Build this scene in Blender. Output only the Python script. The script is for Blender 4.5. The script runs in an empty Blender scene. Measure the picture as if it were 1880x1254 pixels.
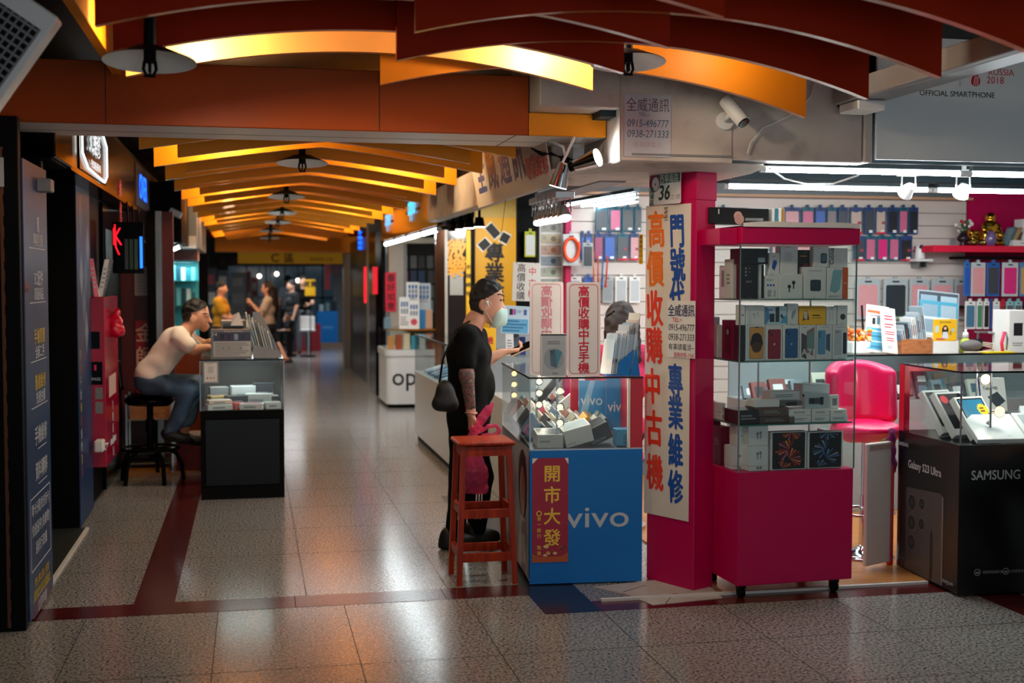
import bpy, math, random
import numpy as np
from mathutils import Matrix, Vector
random.seed(7)
scene = bpy.context.scene
COL = scene.collection
R = math.radians

# ------------------------------------------------------------------ camera
FPX = 2250.0
CAM = Vector((0, 0, 1.6))
yaw = math.atan((940 - 462) / FPX)
pit = -math.atan((627 - 515) / math.hypot(FPX, 478))
roll = 0.0015
fw = Vector((math.sin(yaw) * math.cos(pit), math.cos(yaw) * math.cos(pit), math.sin(pit)))
r0 = Vector((math.cos(yaw), -math.sin(yaw), 0)); u0 = r0.cross(fw)
rt = r0 * math.cos(roll) + u0 * math.sin(roll); up = rt.cross(fw)
cam = bpy.data.cameras.new('camera')
cam.sensor_width = 36; cam.lens = FPX / 1880 * 36
cam.clip_start = 0.05; cam.clip_end = 200
cam.dof.use_dof = True; cam.dof.focus_distance = 6.15; cam.dof.aperture_fstop = 2.2
camo = bpy.data.objects.new('camera', cam); COL.objects.link(camo)
camo.matrix_world = Matrix(((rt.x, up.x, -fw.x, CAM.x), (rt.y, up.y, -fw.y, CAM.y), (rt.z, up.z, -fw.z, CAM.z), (0, 0, 0, 1)))
scene.camera = camo

# ------------------------------------------------------------------ world, exposure
vs = scene.view_settings
vs.view_transform = 'Standard'; vs.look = 'None'; vs.gamma = 1.0; vs.exposure = 0.0
vs.use_curve_mapping = False
w = bpy.data.worlds.new('world'); scene.world = w; w.use_nodes = True
bg = w.node_tree.nodes['Background']
bg.inputs[0].default_value = (0.86, 0.94, 1.0, 1); bg.inputs[1].default_value = 0.20

def light(kind, name, loc, energy, color=(1, 1, 1), size=0.1, size_y=None, aim=None, spot=60, blend=0.5, parent=None):
    l = bpy.data.lights.new(name, kind); l.energy = energy; l.color = color
    if kind == 'AREA':
        l.size = size
        if size_y: l.shape = 'RECTANGLE'; l.size_y = size_y
    else:
        l.shadow_soft_size = size
    if kind == 'SPOT': l.spot_size = R(spot); l.spot_blend = blend
    o = bpy.data.objects.new(name, l); COL.objects.link(o); o.location = loc
    if aim is not None:
        o.rotation_euler = (Vector(aim) - Vector(loc)).to_track_quat('-Z', 'Y').to_euler()
    if parent: o.parent = parent; o.matrix_parent_inverse = parent.matrix_world.inverted()
    return o

# unseen daylight-toned fill panel added behind the camera to brighten floor and fronts
light('AREA', 'rear_fill', (1.2, -3.4, 1.15), 75, (0.92, 0.96, 1.0), 8.0, 1.9, aim=(1.2, 6, 0.5))

# ------------------------------------------------------------------ rays: photo pixel -> point in the place
def ray(x, y): return fw + rt * ((x - 940) / FPX) - up * ((y - 627) / FPX)
def WY(x, y, Y): d = ray(x, y); return CAM + d * (Y / d.y)
def WX(x, y, X): d = ray(x, y); return CAM + d * (X / d.x)
def WZ(x, y, Z=0.0): d = ray(x, y); return CAM + d * ((Z - CAM.z) / d.z)
class Frame:
    def __init__(s, x, y, deg=0.0, z=0.0):
        s.o = Vector((x, y, z)); s.a = R(deg)
        s.ex = Vector((math.cos(s.a), math.sin(s.a), 0)); s.ey = Vector((-math.sin(s.a), math.cos(s.a), 0))
    def w(s, x, y, z): return s.o + s.ex * x + s.ey * y + Vector((0, 0, z))
    def hit(s, px, py, dep=0.0):               # local (x, z) where the ray meets the plane local y = dep
        d = ray(px, py); p0 = s.o + s.ey * dep
        t = (p0 - CAM).dot(s.ey) / d.dot(s.ey)
        q = CAM + d * t - s.o
        return q.dot(s.ex), q.z
    def fit(s, x0, x1, y0, y1, dep=0.0):       # centre x, bottom z, width, height
        xm, ym = (x0 + x1) / 2, (y0 + y1) / 2
        a = s.hit(x0, ym, dep)[0]; b = s.hit(x1, ym, dep)[0]
        t = s.hit(xm, y0, dep)[1]; u = s.hit(xm, y1, dep)[1]
        return (a + b) / 2, u, b - a, t - u

# ------------------------------------------------------------------ materials
def lin(h):
    h = h.lstrip('#'); c = [int(h[i:i + 2], 16) / 255 for i in (0, 2, 4)]
    return [v / 12.92 if v <= 0.04045 else ((v + 0.055) / 1.055) ** 2.4 for v in c]
MATS = {}
def mat(name, hexc, rough=0.5, metal=0.0, vary=0.12, scale=30.0, emit=0.0, bump=0.0, coat=0.0, spec=0.5, stretch=None):
    if name in MATS: return MATS[name]
    m = bpy.data.materials.new(name); m.use_nodes = True
    nt = m.node_tree; b = nt.nodes['Principled BSDF']; N = nt.nodes.new; L = nt.links.new
    c = lin(hexc)
    b.inputs['Roughness'].default_value = rough; b.inputs['Metallic'].default_value = metal
    b.inputs['Specular IOR Level'].default_value = spec
    if coat: b.inputs['Coat Weight'].default_value = coat; b.inputs['Coat Roughness'].default_value = 0.08
    if vary > 0:
        tc = N('ShaderNodeTexCoord'); nz = N('ShaderNodeTexNoise'); nz.inputs['Scale'].default_value = scale
        nz.inputs['Detail'].default_value = 3
        if stretch:
            mp = N('ShaderNodeMapping'); mp.inputs['Scale'].default_value = stretch
            L(tc.outputs['Object'], mp.inputs[0]); L(mp.outputs[0], nz.inputs['Vector'])
        else: L(tc.outputs['Object'], nz.inputs['Vector'])
        mx = N('ShaderNodeMix'); mx.data_type = 'RGBA'
        mx.inputs[6].default_value = [*[v * (1 - vary) for v in c], 1]
        mx.inputs[7].default_value = [*[min(1, v * (1 + vary)) for v in c], 1]
        L(nz.outputs['Fac'], mx.inputs[0]); L(mx.outputs[2], b.inputs['Base Color'])
        if bump:
            bp = N('ShaderNodeBump'); bp.inputs['Strength'].default_value = bump; bp.inputs['Distance'].default_value = 0.01
            L(nz.outputs['Fac'], bp.inputs['Height']); L(bp.outputs[0], b.inputs['Normal'])
    else:
        b.inputs['Base Color'].default_value = [*c, 1]
    if emit:
        b.inputs['Emission Color'].default_value = [*c, 1]; b.inputs['Emission Strength'].default_value = emit
    MATS[name] = m
    return m
def glass_mat(name, tint='#fafefd', refl=0.10, alpha=None):
    m = bpy.data.materials.new(name); m.use_nodes = True; nt = m.node_tree; N = nt.nodes.new; L = nt.links.new
    nt.nodes.remove(nt.nodes['Principled BSDF'])
    t = N('ShaderNodeBsdfTransparent'); t.inputs[0].default_value = [*lin(tint), 1]
    g = N('ShaderNodeBsdfGlossy'); g.inputs['Roughness'].default_value = 0.03
    fr = N('ShaderNodeLayerWeight'); fr.inputs[0].default_value = 0.5
    pw_ = N('ShaderNodeMath'); pw_.operation = 'POWER'; pw_.inputs[1].default_value = 4.0; L(fr.outputs['Facing'], pw_.inputs[0])
    mp = N('ShaderNodeMath'); mp.operation = 'MULTIPLY_ADD'; mp.inputs[1].default_value = 0.6; mp.inputs[2].default_value = refl * 0.2
    L(pw_.outputs[0], mp.inputs[0])
    mx = N('ShaderNodeMixShader'); L(mp.outputs[0], mx.inputs[0]); L(t.outputs[0], mx.inputs[1]); L(g.outputs[0], mx.inputs[2])
    L(mx.outputs[0], nt.nodes['Material Output'].inputs[0]); MATS[name] = m
    return m
def film_mat(name, hexc, opac, rough=0.2):        # see-through coloured plastic
    m = bpy.data.materials.new(name); m.use_nodes = True; nt = m.node_tree; N = nt.nodes.new; L = nt.links.new
    b = nt.nodes['Principled BSDF']; b.inputs['Base Color'].default_value = [*lin(hexc), 1]; b.inputs['Roughness'].default_value = rough
    t = N('ShaderNodeBsdfTransparent'); t.inputs[0].default_value = [*[0.35 + 0.65 * v for v in lin(hexc)], 1]
    tl = N('ShaderNodeBsdfTranslucent'); tl.inputs[0].default_value = [*lin(hexc), 1]
    a = N('ShaderNodeMixShader'); a.inputs[0].default_value = 0.35; L(b.outputs[0], a.inputs[1]); L(tl.outputs[0], a.inputs[2])
    nz = N('ShaderNodeTexNoise'); nz.inputs['Scale'].default_value = 18; tc = N('ShaderNodeTexCoord'); L(tc.outputs['Object'], nz.inputs['Vector'])
    ma = N('ShaderNodeMath'); ma.operation = 'MULTIPLY_ADD'; ma.inputs[1].default_value = 0.4; ma.inputs[2].default_value = opac - 0.2; L(nz.outputs['Fac'], ma.inputs[0])
    mx = N('ShaderNodeMixShader'); L(ma.outputs[0], mx.inputs[0]); L(t.outputs[0], mx.inputs[1]); L(a.outputs[0], mx.inputs[2])
    L(mx.outputs[0], nt.nodes['Material Output'].inputs[0]); MATS[name] = m
    return m
def ramp_mat(name, stops, scale, rough, detail=4, metal=0.0, mapping=None, coat=0.0, bump=0.0, kind='noise', interp='LINEAR', spec=.5):
    m = bpy.data.materials.new(name); m.use_nodes = True; nt = m.node_tree; N = nt.nodes.new; L = nt.links.new
    b = nt.nodes['Principled BSDF']; b.inputs['Roughness'].default_value = rough; b.inputs['Metallic'].default_value = metal; b.inputs['Specular IOR Level'].default_value = spec
    if coat: b.inputs['Coat Weight'].default_value = coat; b.inputs['Coat Roughness'].default_value = 0.1
    tc = N('ShaderNodeTexCoord'); mp = N('ShaderNodeMapping'); mp.inputs['Scale'].default_value = mapping or (1, 1, 1)
    L(tc.outputs['Object'], mp.inputs[0])
    if kind == 'noise':
        nz = N('ShaderNodeTexNoise'); nz.inputs['Scale'].default_value = scale; nz.inputs['Detail'].default_value = detail; out = nz.outputs['Fac']
    elif kind == 'wave':
        nz = N('ShaderNodeTexWave'); nz.inputs['Scale'].default_value = scale; nz.inputs['Distortion'].default_value = 4; nz.inputs['Detail'].default_value = detail; out = nz.outputs['Fac']
    else:
        nz = N('ShaderNodeTexVoronoi'); nz.inputs['Scale'].default_value = scale; out = nz.outputs['Color']
    L(mp.outputs[0], nz.inputs['Vector'])
    rp = N('ShaderNodeValToRGB'); rp.color_ramp.interpolation = interp
    els = rp.color_ramp.elements
    while len(els) < len(stops): els.new(0.5)
    for e, (p, h) in zip(els, stops): e.position = p; e.color = [*lin(h), 1]
    L(out, rp.inputs[0]); L(rp.outputs[0], b.inputs['Base Color'])
    if bump:
        bp = N('ShaderNodeBump'); bp.inputs['Strength'].default_value = bump; L(out, bp.inputs['Height']); L(bp.outputs[0], b.inputs['Normal'])
    MATS[name] = m
    return m
def M(h, rough=0.45, emit=0.0): return mat('paint_%s_%d_%d' % (h.strip('#'), rough * 100, emit * 10), h, rough, emit=emit, vary=0.08)

# ------------------------------------------------------------------ mesh builder
TXT = {}
def text_mesh(s, off):
    k = (s, off)
    if k not in TXT:
        c = bpy.data.curves.new('t', 'FONT'); c.body = s; c.offset = off; c.resolution_u = 3
        o = bpy.data.objects.new('t', c); me = bpy.data.meshes.new_from_object(o)
        v = [(p.co.x, p.co.y) for p in me.vertices]; f = [tuple(p.vertices) for p in me.polygons]
        bpy.data.objects.remove(o); bpy.data.curves.remove(c); bpy.data.meshes.remove(me)
        TXT[k] = (v, f)
    return TXT[k]
class MB:
    def __init__(s): s.v = []; s.f = []; s.m = []; s.s = []; s.mats = []; s.T = Matrix()
    def mi(s, m):
        if m not in s.mats: s.mats.append(m)
        return s.mats.index(m)
    def add(s, vs_, fs, m, smooth=False):
        n = len(s.v); k = s.mi(m)
        for p in vs_: s.v.append(tuple(s.T @ Vector(p)))
        for f in fs: s.f.append(tuple(i + n for i in f)); s.m.append(k); s.s.append(smooth)
        return s
    def at(s, x=0, y=0, z=0, rz=0, rx=0, ry=0):
        s.T = Matrix.Translation((x, y, z)) @ Matrix.Rotation(R(rz), 4, 'Z') @ Matrix.Rotation(R(ry), 4, 'Y') @ Matrix.Rotation(R(rx), 4, 'X'); return s
    def box(s, x0, x1, y0, y1, z0, z1, m, b=0.0):
        if b <= 0:
            v = [(x, y, z) for x in (x0, x1) for y in (y0, y1) for z in (z0, z1)]
            return s.add(v, [(0, 1, 3, 2), (4, 6, 7, 5), (0, 4, 5, 1), (2, 3, 7, 6), (0, 2, 6, 4), (1, 5, 7, 3)], m)
        b = min(b, (x1 - x0) * .45, (y1 - y0) * .45, (z1 - z0) * .45)
        v = []; idx = {}
        for i in (0, 1):
            for j in (0, 1):
                for k in (0, 1):
                    for a in range(3):      # vertex lying on the face normal to axis a
                        p = [(x0, x1)[i], (y0, y1)[j], (z0, z1)[k]]; sg = [1 - 2 * i, 1 - 2 * j, 1 - 2 * k]
                        for q in range(3):
                            if q != a: p[q] += b * sg[q]
                        idx[i, j, k, a] = len(v); v.append(tuple(p))
        f = []
        for a in range(3):
            o1, o2 = [(1, 2), (2, 0), (0, 1)][a]
            for e in (0, 1):
                lp = []
                for (p, q) in ((0, 0), (1, 0), (1, 1), (0, 1)):
                    c = [0, 0, 0]; c[a] = e; c[o1] = p; c[o2] = q; lp.append(idx[c[0], c[1], c[2], a])
                f.append(tuple(lp if e else lp[::-1]))
        for a in range(3):                     # edges parallel to axis a
            o1, o2 = [(1, 2), (2, 0), (0, 1)][a]
            for p in (0, 1):
                for q in (0, 1):
                    c0 = [0, 0, 0]; c0[o1] = p; c0[o2] = q; c1 = list(c0); c1[a] = 1
                    lp = [idx[(*c0, o1)], idx[(*c1, o1)], idx[(*c1, o2)], idx[(*c0, o2)]]
                    f.append(tuple(lp if p != q else lp[::-1]))
        for i in (0, 1):
            for j in (0, 1):
                for k in (0, 1):
                    t = [idx[i, j, k, a] for a in range(3)]
                    f.append(tuple(t if (i + j + k) % 2 == 1 else t[::-1]))
        return s.add(v, f, m)
    def cyl(s, p, q, ra, m, rb=None, n=14, smooth=True, caps=True):
        p = Vector(p); q = Vector(q); rb = ra if rb is None else rb
        d = (q - p).normalized(); a = d.orthogonal().normalized(); b = d.cross(a)
        v = []
        for i in range(n):
            t = 2 * math.pi * i / n; e = a * math.cos(t) + b * math.sin(t)
            v += [p + e * ra, q + e * rb]
        f = [(2 * i, 2 * ((i + 1) % n), 2 * ((i + 1) % n) + 1, 2 * i + 1) for i in range(n)]
        s.add(v, f, m, smooth)
        if caps:
            s.add(v[0::2], [tuple(range(n))[::-1]], m); s.add(v[1::2], [tuple(range(n))], m)
        return s
    def tube(s, pts, r, m, n=8, closed=False):
        pts = [Vector(p) for p in pts]; v = []; k = len(pts); a = None
        for i, p in enumerate(pts):
            if closed: d = pts[(i + 1) % k] - pts[i - 1]
            else: d = pts[min(i + 1, k - 1)] - pts[max(i - 1, 0)]
            d = d.normalized()
            a = d.orthogonal() if a is None else a - d * a.dot(d)
            a = a.normalized(); b = d.cross(a); rr = r(i / max(1, k - 1)) if callable(r) else r
            for j in range(n):
                t = 2 * math.pi * j / n; v.append(p + (a * math.cos(t) + b * math.sin(t)) * rr)
        f = []
        for i in range(k if closed else k - 1):
            i2 = (i + 1) % k
            for j in range(n): f.append((i * n + j, i * n + (j + 1) % n, i2 * n + (j + 1) % n, i2 * n + j))
        if not closed: f += [tuple(range(n))[::-1], tuple(range((k - 1) * n, k * n))]
        return s.add(v, f, m, True)
    def lathe(s, prof, m, n=28, c=(0, 0, 0), smooth=True):
        v = []; k = len(prof)
        for i in range(n):
            t = 2 * math.pi * i / n
            for (r_, z) in prof: v.append((c[0] + r_ * math.cos(t), c[1] + r_ * math.sin(t), c[2] + z))
        f = []
        for i in range(n):
            j = (i + 1) % n
            for q in range(k - 1): f.append((i * k + q, j * k + q, j * k + q + 1, i * k + q + 1))
        return s.add(v, f, m, smooth)
    def ball(s, c, r_, m, n=16, h=10):
        rr = r_ if isinstance(r_, (tuple, list)) else (r_, r_, r_)
        v = []; f = []
        for i in range(h + 1):
            ph = math.pi * i / h - math.pi / 2
            for j in range(n):
                t = 2 * math.pi * j / n
                v.append((c[0] + rr[0] * math.cos(ph) * math.cos(t), c[1] + rr[1] * math.cos(ph) * math.sin(t), c[2] + rr[2] * math.sin(ph)))
        for i in range(h):
            for j in range(n): f.append((i * n + j, i * n + (j + 1) % n, (i + 1) * n + (j + 1) % n, (i + 1) * n + j))
        return s.add(v, f, m, True)
    def prism(s, pts, y0, y1, m):              # outline in x, z pushed from y0 to y1
        n = len(pts); v = [(x, y0, z) for x, z in pts] + [(x, y1, z) for x, z in pts]
        f = [tuple(range(n)), tuple(range(2 * n - 1, n - 1, -1))] + [(i, i + n, (i + 1) % n + n, (i + 1) % n) for i in range(n)]
        return s.add(v, f, m)
    def quad(s, a, b, c, d, m): return s.add([a, b, c, d], [(0, 1, 2, 3)], m)
    def text(s, txt, o, h, m, ex=(1, 0, 0), ez=(0, 0, 1), align='C', off=0.0, sx=1.0, maxw=None, slant=0.0):
        cj = any(ord(ch) > 0x2e00 for ch in txt)
        if off > .005:                  # heavier strokes: the glyph laid over itself a little shifted
            q = off * h * .8
            nn = Vector(ex).cross(Vector(ez))
            for i, (a, b) in enumerate(((q, 0), (-q, 0), (0, q), (0, -q))): s.text(txt, Vector(o) + Vector(ex) * a + Vector(ez) * b + nn * (.00025 * i), h, m, ex, ez, align, 0.0, sx, maxw, slant)
            return s
        v, f = text_mesh(txt, off)
        if not f: return s
        xs = [p[0] for p in v]; ys = [p[1] for p in v]
        y0, y1 = (-0.08, 0.86) if cj else (min(ys), max(ys))
        k = h / (y1 - y0); w_ = (max(xs) - min(xs)) * k * sx
        if maxw and w_ > maxw: sx *= maxw / w_; w_ = maxw
        ox = {'C': -(max(xs) + min(xs)) / 2, 'L': -min(xs), 'R': -max(xs)}[align]
        o = Vector(o); ex = Vector(ex); ez = Vector(ez)
        return s.add([o + ex * ((p[0] + ox + slant * p[1]) * k * sx) + ez * ((p[1] - (y0 + y1) / 2) * k) for p in v], f, m)
    def vtext(s, txt, o, h, step, m, ex=(1, 0, 0), ez=(0, 0, 1), off=0.02, sx=1.0, jit=0.0):   # a column read downwards
        for i, ch in enumerate(txt):
            if ch != ' ':
                s.text(ch, Vector(o) - Vector(ez) * (step * i) + Vector(ex) * random.uniform(-jit, jit), h, m, ex, ez, 'C', off, sx)
        return s
    def build(s, name, parent=None, loc=(0, 0, 0), rz=0.0, rx=0.0, ry=0.0):
        me = bpy.data.meshes.new(name); me.from_pydata(s.v, [], s.f)
        for m in s.mats: me.materials.append(m)
        me.polygons.foreach_set('material_index', s.m); me.polygons.foreach_set('use_smooth', s.s)
        me.update()
        o = bpy.data.objects.new(name, me); COL.objects.link(o)
        o.location = loc; o.rotation_euler = (R(rx), R(ry), R(rz) if abs(rz) >= 0 else 0)
        if parent: o.parent = parent
        return o
def rest(o, zf, gap=.0012):                     # let a tilted thing down onto the surface below it
    o.rotation_mode = 'XYZ'; m = Matrix.Translation(o.location) @ o.rotation_euler.to_matrix().to_4x4(); low = 9.0
    for v in o.data.vertices:
        p = m @ v.co; low = min(low, p.z - (zf(p) if callable(zf) else zf))
    o.location.z += gap - low
    return o
LABELS = {}
def tag(o, label, cat, group=None):
    o['label'] = label; o['category'] = cat
    if group: o['group'] = group
    LABELS.setdefault(label, []).append(o.name)
    return o
def thing(name, label, cat, loc=(0, 0, 0), rz=0.0, group=None):
    o = bpy.data.objects.new(name, None); COL.objects.link(o); o.location = loc; o.rotation_euler = (0, 0, R(rz))
    return tag(o, label, cat, group)
def struct(name, mb, **k): o = mb.build(name, **k); o['kind'] = 'structure'; return o
def copy_tree(o, label=None, group=None, parent=None):
    c = o.copy(); COL.objects.link(c)
    if parent: c.parent = parent
    if label: c['label'] = label; LABELS.setdefault(label, []).append(c.name)
    if group: c['group'] = group
    for ch in list(o.children): copy_tree(ch, parent=c)
    return c
ORD = ['first', 'second', 'third', 'fourth', 'fifth', 'sixth', 'seventh', 'eighth', 'ninth', 'tenth', 'eleventh', 'twelfth', 'thirteenth', 'fourteenth', 'fifteenth', 'sixteenth', 'seventeenth', 'eighteenth', 'nineteenth', 'twentieth']
def rrect(w_, h_, r_, cx=0, cz=0, n=5):
    r_ = min(r_, w_ / 2 - 1e-5, h_ / 2 - 1e-5); P = []
    for (sx, sz, a0) in ((1, 1, 0), (-1, 1, 90), (-1, -1, 180), (1, -1, 270)):
        for i in range(n + 1):
            a = R(a0 + 90 * i / n); P.append((cx + sx * (w_ / 2 - r_) + r_ * math.cos(a), cz + sz * (h_ / 2 - r_) + r_ * math.sin(a)))
    return P
def ring(mb, pts_out, pts_in, y, m):
    n = len(pts_out); v = [(x, y, z) for x, z in pts_out] + [(x, y, z) for x, z in pts_in]
    mb.add(v, [(i, (i + 1) % n, (i + 1) % n + n, i + n) for i in range(n)], m)
def art(mb, w_, h_, y, items, x0=None, z0=0.0):
    """print on a face lying at local y, w_ by h_, lower left corner x0, z0; fractions of the face"""
    x0 = -w_ / 2 if x0 is None else x0; e = 0.0006
    for i, it in enumerate(items):
        k = it[0]; yy = y - e * (1 + i * 0.5)
        X = lambda u: x0 + u * w_
        Z = lambda t: z0 + t * h_
        if k == 'r':
            _, u, t, a, b, m = it
            mb.quad((X(u - a / 2), yy, Z(t - b / 2)), (X(u + a / 2), yy, Z(t - b / 2)), (X(u + a / 2), yy, Z(t + b / 2)), (X(u - a / 2), yy, Z(t + b / 2)), m)
        elif k == 'rr':
            _, u, t, a, b, q, m = it
            P = rrect(a * w_, b * h_, q * w_, X(u), Z(t)); mb.add([(x, yy, z) for x, z in P], [tuple(range(len(P)))], m)
        elif k == 'c':
            _, u, t, q, m = it
            P = [(X(u) + q * w_ * math.cos(j * math.pi / 10), Z(t) + q * w_ * math.sin(j * math.pi / 10)) for j in range(20)]
            mb.add([(x, yy, z) for x, z in P], [tuple(range(20))], m)
        elif k == 'p':
            _, P, m = it
            mb.add([(X(u), yy, Z(t)) for u, t in P], [tuple(range(len(P)))], m)
        elif k == 't':
            _, s_, u, t, hh, m = it[:6]; kw = it[6] if len(it) > 6 else {}
            mb.text(s_, (X(u), yy, Z(t)), hh * h_, m, maxw=kw.get('maxw', 0.92) * w_, align=kw.get('align', 'C'), off=kw.get('off', 0.0), slant=kw.get('slant', 0.0))
        elif k == 'v':
            _, s_, u, t, hh, st, m = it[:7]; kw = it[7] if len(it) > 7 else {}
            mb.vtext(s_, (X(u), yy, Z(t)), hh * h_, st * h_, m, off=kw.get('off', 0.015), sx=kw.get('sx', 1.0), jit=kw.get('jit', 0) * w_)
        elif k == 'l':                                # rows of small print
            _, u, t, a, b, n, m = it
            for q in range(n):
                zz = t + b / 2 - b * (q + 0.5) / n; ww = a * random.uniform(0.65, 1.0); th = b / n * 0.45
                mb.quad((X(u - a / 2), yy, Z(zz - th / 2)), (X(u - a / 2 + ww), yy, Z(zz - th / 2)), (X(u - a / 2 + ww), yy, Z(zz + th / 2)), (X(u - a / 2), yy, Z(zz + th / 2)), m)
def card(name, w_, h_, d, body, items, loc, rz=0, rx=0, ry=0, label=None, cat='box', group=None, b=0.002, parent=None, side=None, lid=None):
    """a printed box or board, origin at the middle of its lower front edge, front towards local -y"""
    mb = MB(); mb.box(-w_ / 2, w_ / 2, 0, d, 0, h_, body, min(b, d * .3))
    art(mb, w_, h_, 0, items)
    if lid is not None: mb.quad((-w_ * .44, d * .08, h_ + .0006), (w_ * .44, d * .08, h_ + .0006), (w_ * .44, d * .9, h_ + .0006), (-w_ * .44, d * .9, h_ + .0006), lid)
    if side is not None:
        e = 0.0006
        mb.quad((w_ / 2 + e, .002, .002), (w_ / 2 + e, d - .002, .002), (w_ / 2 + e, d - .002, h_ - .002), (w_ / 2 + e, .002, h_ - .002), side)
    o = mb.build(name, parent=parent, loc=loc, rz=rz, rx=rx, ry=ry)
    if label: tag(o, label, cat, group)
    return o

# ------------------------------------------------------------------ shared materials
granite = ramp_mat('granite', [(0.0, '#15181a'), (0.36, '#34383a'), (0.43, '#7c7e80'), (0.56, '#a5a09c'), (0.66, '#bfb0a6'), (1, '#d8ccc4')], 80, 0.17, detail=6, coat=0.0, mapping=(1, 0.8, 1))
red_granite = ramp_mat('red_granite', [(0.0, '#2a0b0c'), (0.45, '#4c1416'), (0.7, '#6a2424'), (1, '#7c3a36')], 120, 0.2, detail=3)
dark_granite = ramp_mat('dark_granite', [(0.0, '#101015'), (0.5, '#25252e'), (1, '#40404c')], 120, 0.2, detail=3)
joint = mat('floor_joint', '#151515', 0.7)
orange = mat('shaded_orange_board', '#9c2602', 0.55, vary=0.1, scale=4, spec=.1)  # fins' orange darkened: shade over the front hall put into the colour
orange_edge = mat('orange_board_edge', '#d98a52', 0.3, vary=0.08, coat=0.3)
orange3 = mat('lamplit_orange_board', '#eea852', 0.45, vary=0.08, scale=4, spec=.3)  # fins' orange paled: glow of the nearby lamp painted into the colour
orange2 = mat('lit_orange_board', '#f2970c', 0.45, vary=0.08, scale=4, spec=.3)  # fins' orange brightened: lamplight along the passage put into the colour
soffitw = mat('pale_laminate', '#fff0e6', 0.38, vary=0.08, scale=3)
black = mat('black_paint', '#030304', 0.55, vary=0.3, spec=.12)
blackg = mat('black_gloss', '#020203', 0.16, vary=0.2, spec=.16)
darkwall = mat('dark_wall', '#14161a', 0.45, vary=0.3, scale=8)
white = mat('white_paint', '#dcd8d2', 0.5, vary=0.05, scale=6)
dirty = ramp_mat('aged_white_paint', [(0.2, '#8f8680'), (0.42, '#beb6ae'), (0.7, '#cbc3ba')], 6, 0.55, detail=6)
paper = mat('paper', '#ecebe6', 0.7, vary=0.04)
wplastic = mat('white_plastic', '#e6e7e6', 0.35, vary=0.04)
greyp = mat('grey_plastic', '#7d8082', 0.4, vary=0.08)
silver = mat('silver_metal', '#b9bdc0', 0.28, metal=1.0, vary=0.06)
chrome = mat('chrome', '#d8dcde', 0.08, metal=1.0, vary=0.02)
steel = mat('brushed_steel', '#8e9496', 0.35, metal=1.0, vary=0.1)
pink = mat('magenta_laminate', '#c40053', 0.42, vary=0.06, scale=5, spec=.3)
red = mat('red_paint', '#c8102a', 0.4, vary=0.06)
crimson = mat('crimson_paint', '#a90b35', 0.25, vary=0.08, coat=0.3)
blue = mat('blue_board', '#0a6fc4', 0.35, vary=0.05, scale=5)
vblue = mat('deep_blue_board', '#0476cc', 0.4, vary=0.06, scale=3, spec=.3)
yellow = mat('yellow_board', '#e0a21a', 0.5, vary=0.05, scale=5)
brightyellow = mat('bright_yellow', '#ffc21a', 0.5, vary=0.05)
ink = mat('black_ink', '#15161a', 0.6, vary=0.1)
inkblue = mat('blue_ink', '#1450a8', 0.6, vary=0.1)
inkred = mat('red_ink', '#d3153a', 0.6, vary=0.1)
inkgrey = mat('grey_ink', '#8a8d92', 0.6, vary=0.1)
gold = mat('gold_print', '#d2a032', 0.35, metal=0.6, vary=0.15)
goldm = mat('gold_metal', '#d8a53a', 0.22, metal=1.0, vary=0.2, scale=60)
glass = glass_mat('clear_glass')
glass_g = mat('glass_edge', '#3d7a72', 0.15, vary=0.1)
acrylic = glass_mat('acrylic', '#eef6fa', 0.2)
tubelight = mat('tube_light', '#eefcff', 0.4, vary=0, emit=34)
spotlight_e = mat('spot_light_face', '#fbfdff', 0.4, vary=0, emit=12)
warmbulb = mat('warm_bulb', '#ffd49a', 0.4, vary=0, emit=2.4)
wood_or = ramp_mat('orange_wood_floor', [(0.2, '#8a5526'), (0.5, '#b9793c'), (0.8, '#cf9252')], 3, 0.28, detail=5, mapping=(1.5, 14, 1))
stoolwood = ramp_mat('red_stained_wood', [(0.2, '#701a03'), (0.5, '#9c2a04'), (0.8, '#c4420a')], 3, 0.35, detail=5, mapping=(14, 14, 1.2), spec=.2)
brownwood = ramp_mat('brown_wood', [(0.2, '#7b4526'), (0.5, '#a8683c'), (0.8, '#bd8052')], 5, 0.5, detail=5, mapping=(3, 3, 18))
redwood = ramp_mat('dark_red_wood', [(0.2, '#3a120c'), (0.6, '#5d2014'), (1, '#74301c')], 4, 0.4, detail=5, mapping=(10, 10, 1))
# ================================================================== THE SETTING
def slab(name, x0, x1, y0, y1, z0, z1, m, b=0.0): return struct(name, MB().box(x0, x1, y0, y1, z0, z1, m, b))
slab('floor', -7, 9, -1.5, 42, -0.1, 0.0, granite)
# dark red granite bands laid in the floor
trim = [(-1.12, 1.37, 6.04, 6.26, red_granite), (-0.585, -0.388, 6.26, 30, red_granite), (1.37, 1.65, 5.67, 9.0, dark_granite),
        (1.65, 3.6, 5.67, 5.86, red_granite), (3.62, 3.85, 3.0, 5.67, red_granite)]
for i, (a, b, c, d, m) in enumerate(trim): slab('trim_%d' % (i + 1), a, b, c, d, 0.0, 0.0012, m)
mb = MB(); jw = 0.0035
for x in (-0.172, 0.435, 1.038, 1.657, 2.262, 2.866, -0.78): mb.box(x - jw / 2, x + jw / 2, 1.0, 6.04 if x < 1.6 else 5.67, 0, .0008, joint)
for y in (5.08, 4.46, 3.85): mb.box(-1.15, 3.62, y - jw / 2, y + jw / 2, 0, .0008, joint)
for x in (0.26, 0.987): mb.box(x - jw / 2, x + jw / 2, 6.26, 33, 0, .0008, joint)
for q in range(34): mb.box(-0.388, 1.4, 7.25 + .75 * q - jw / 2, 7.25 + .75 * q + jw / 2, 0, .0008, joint)
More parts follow.
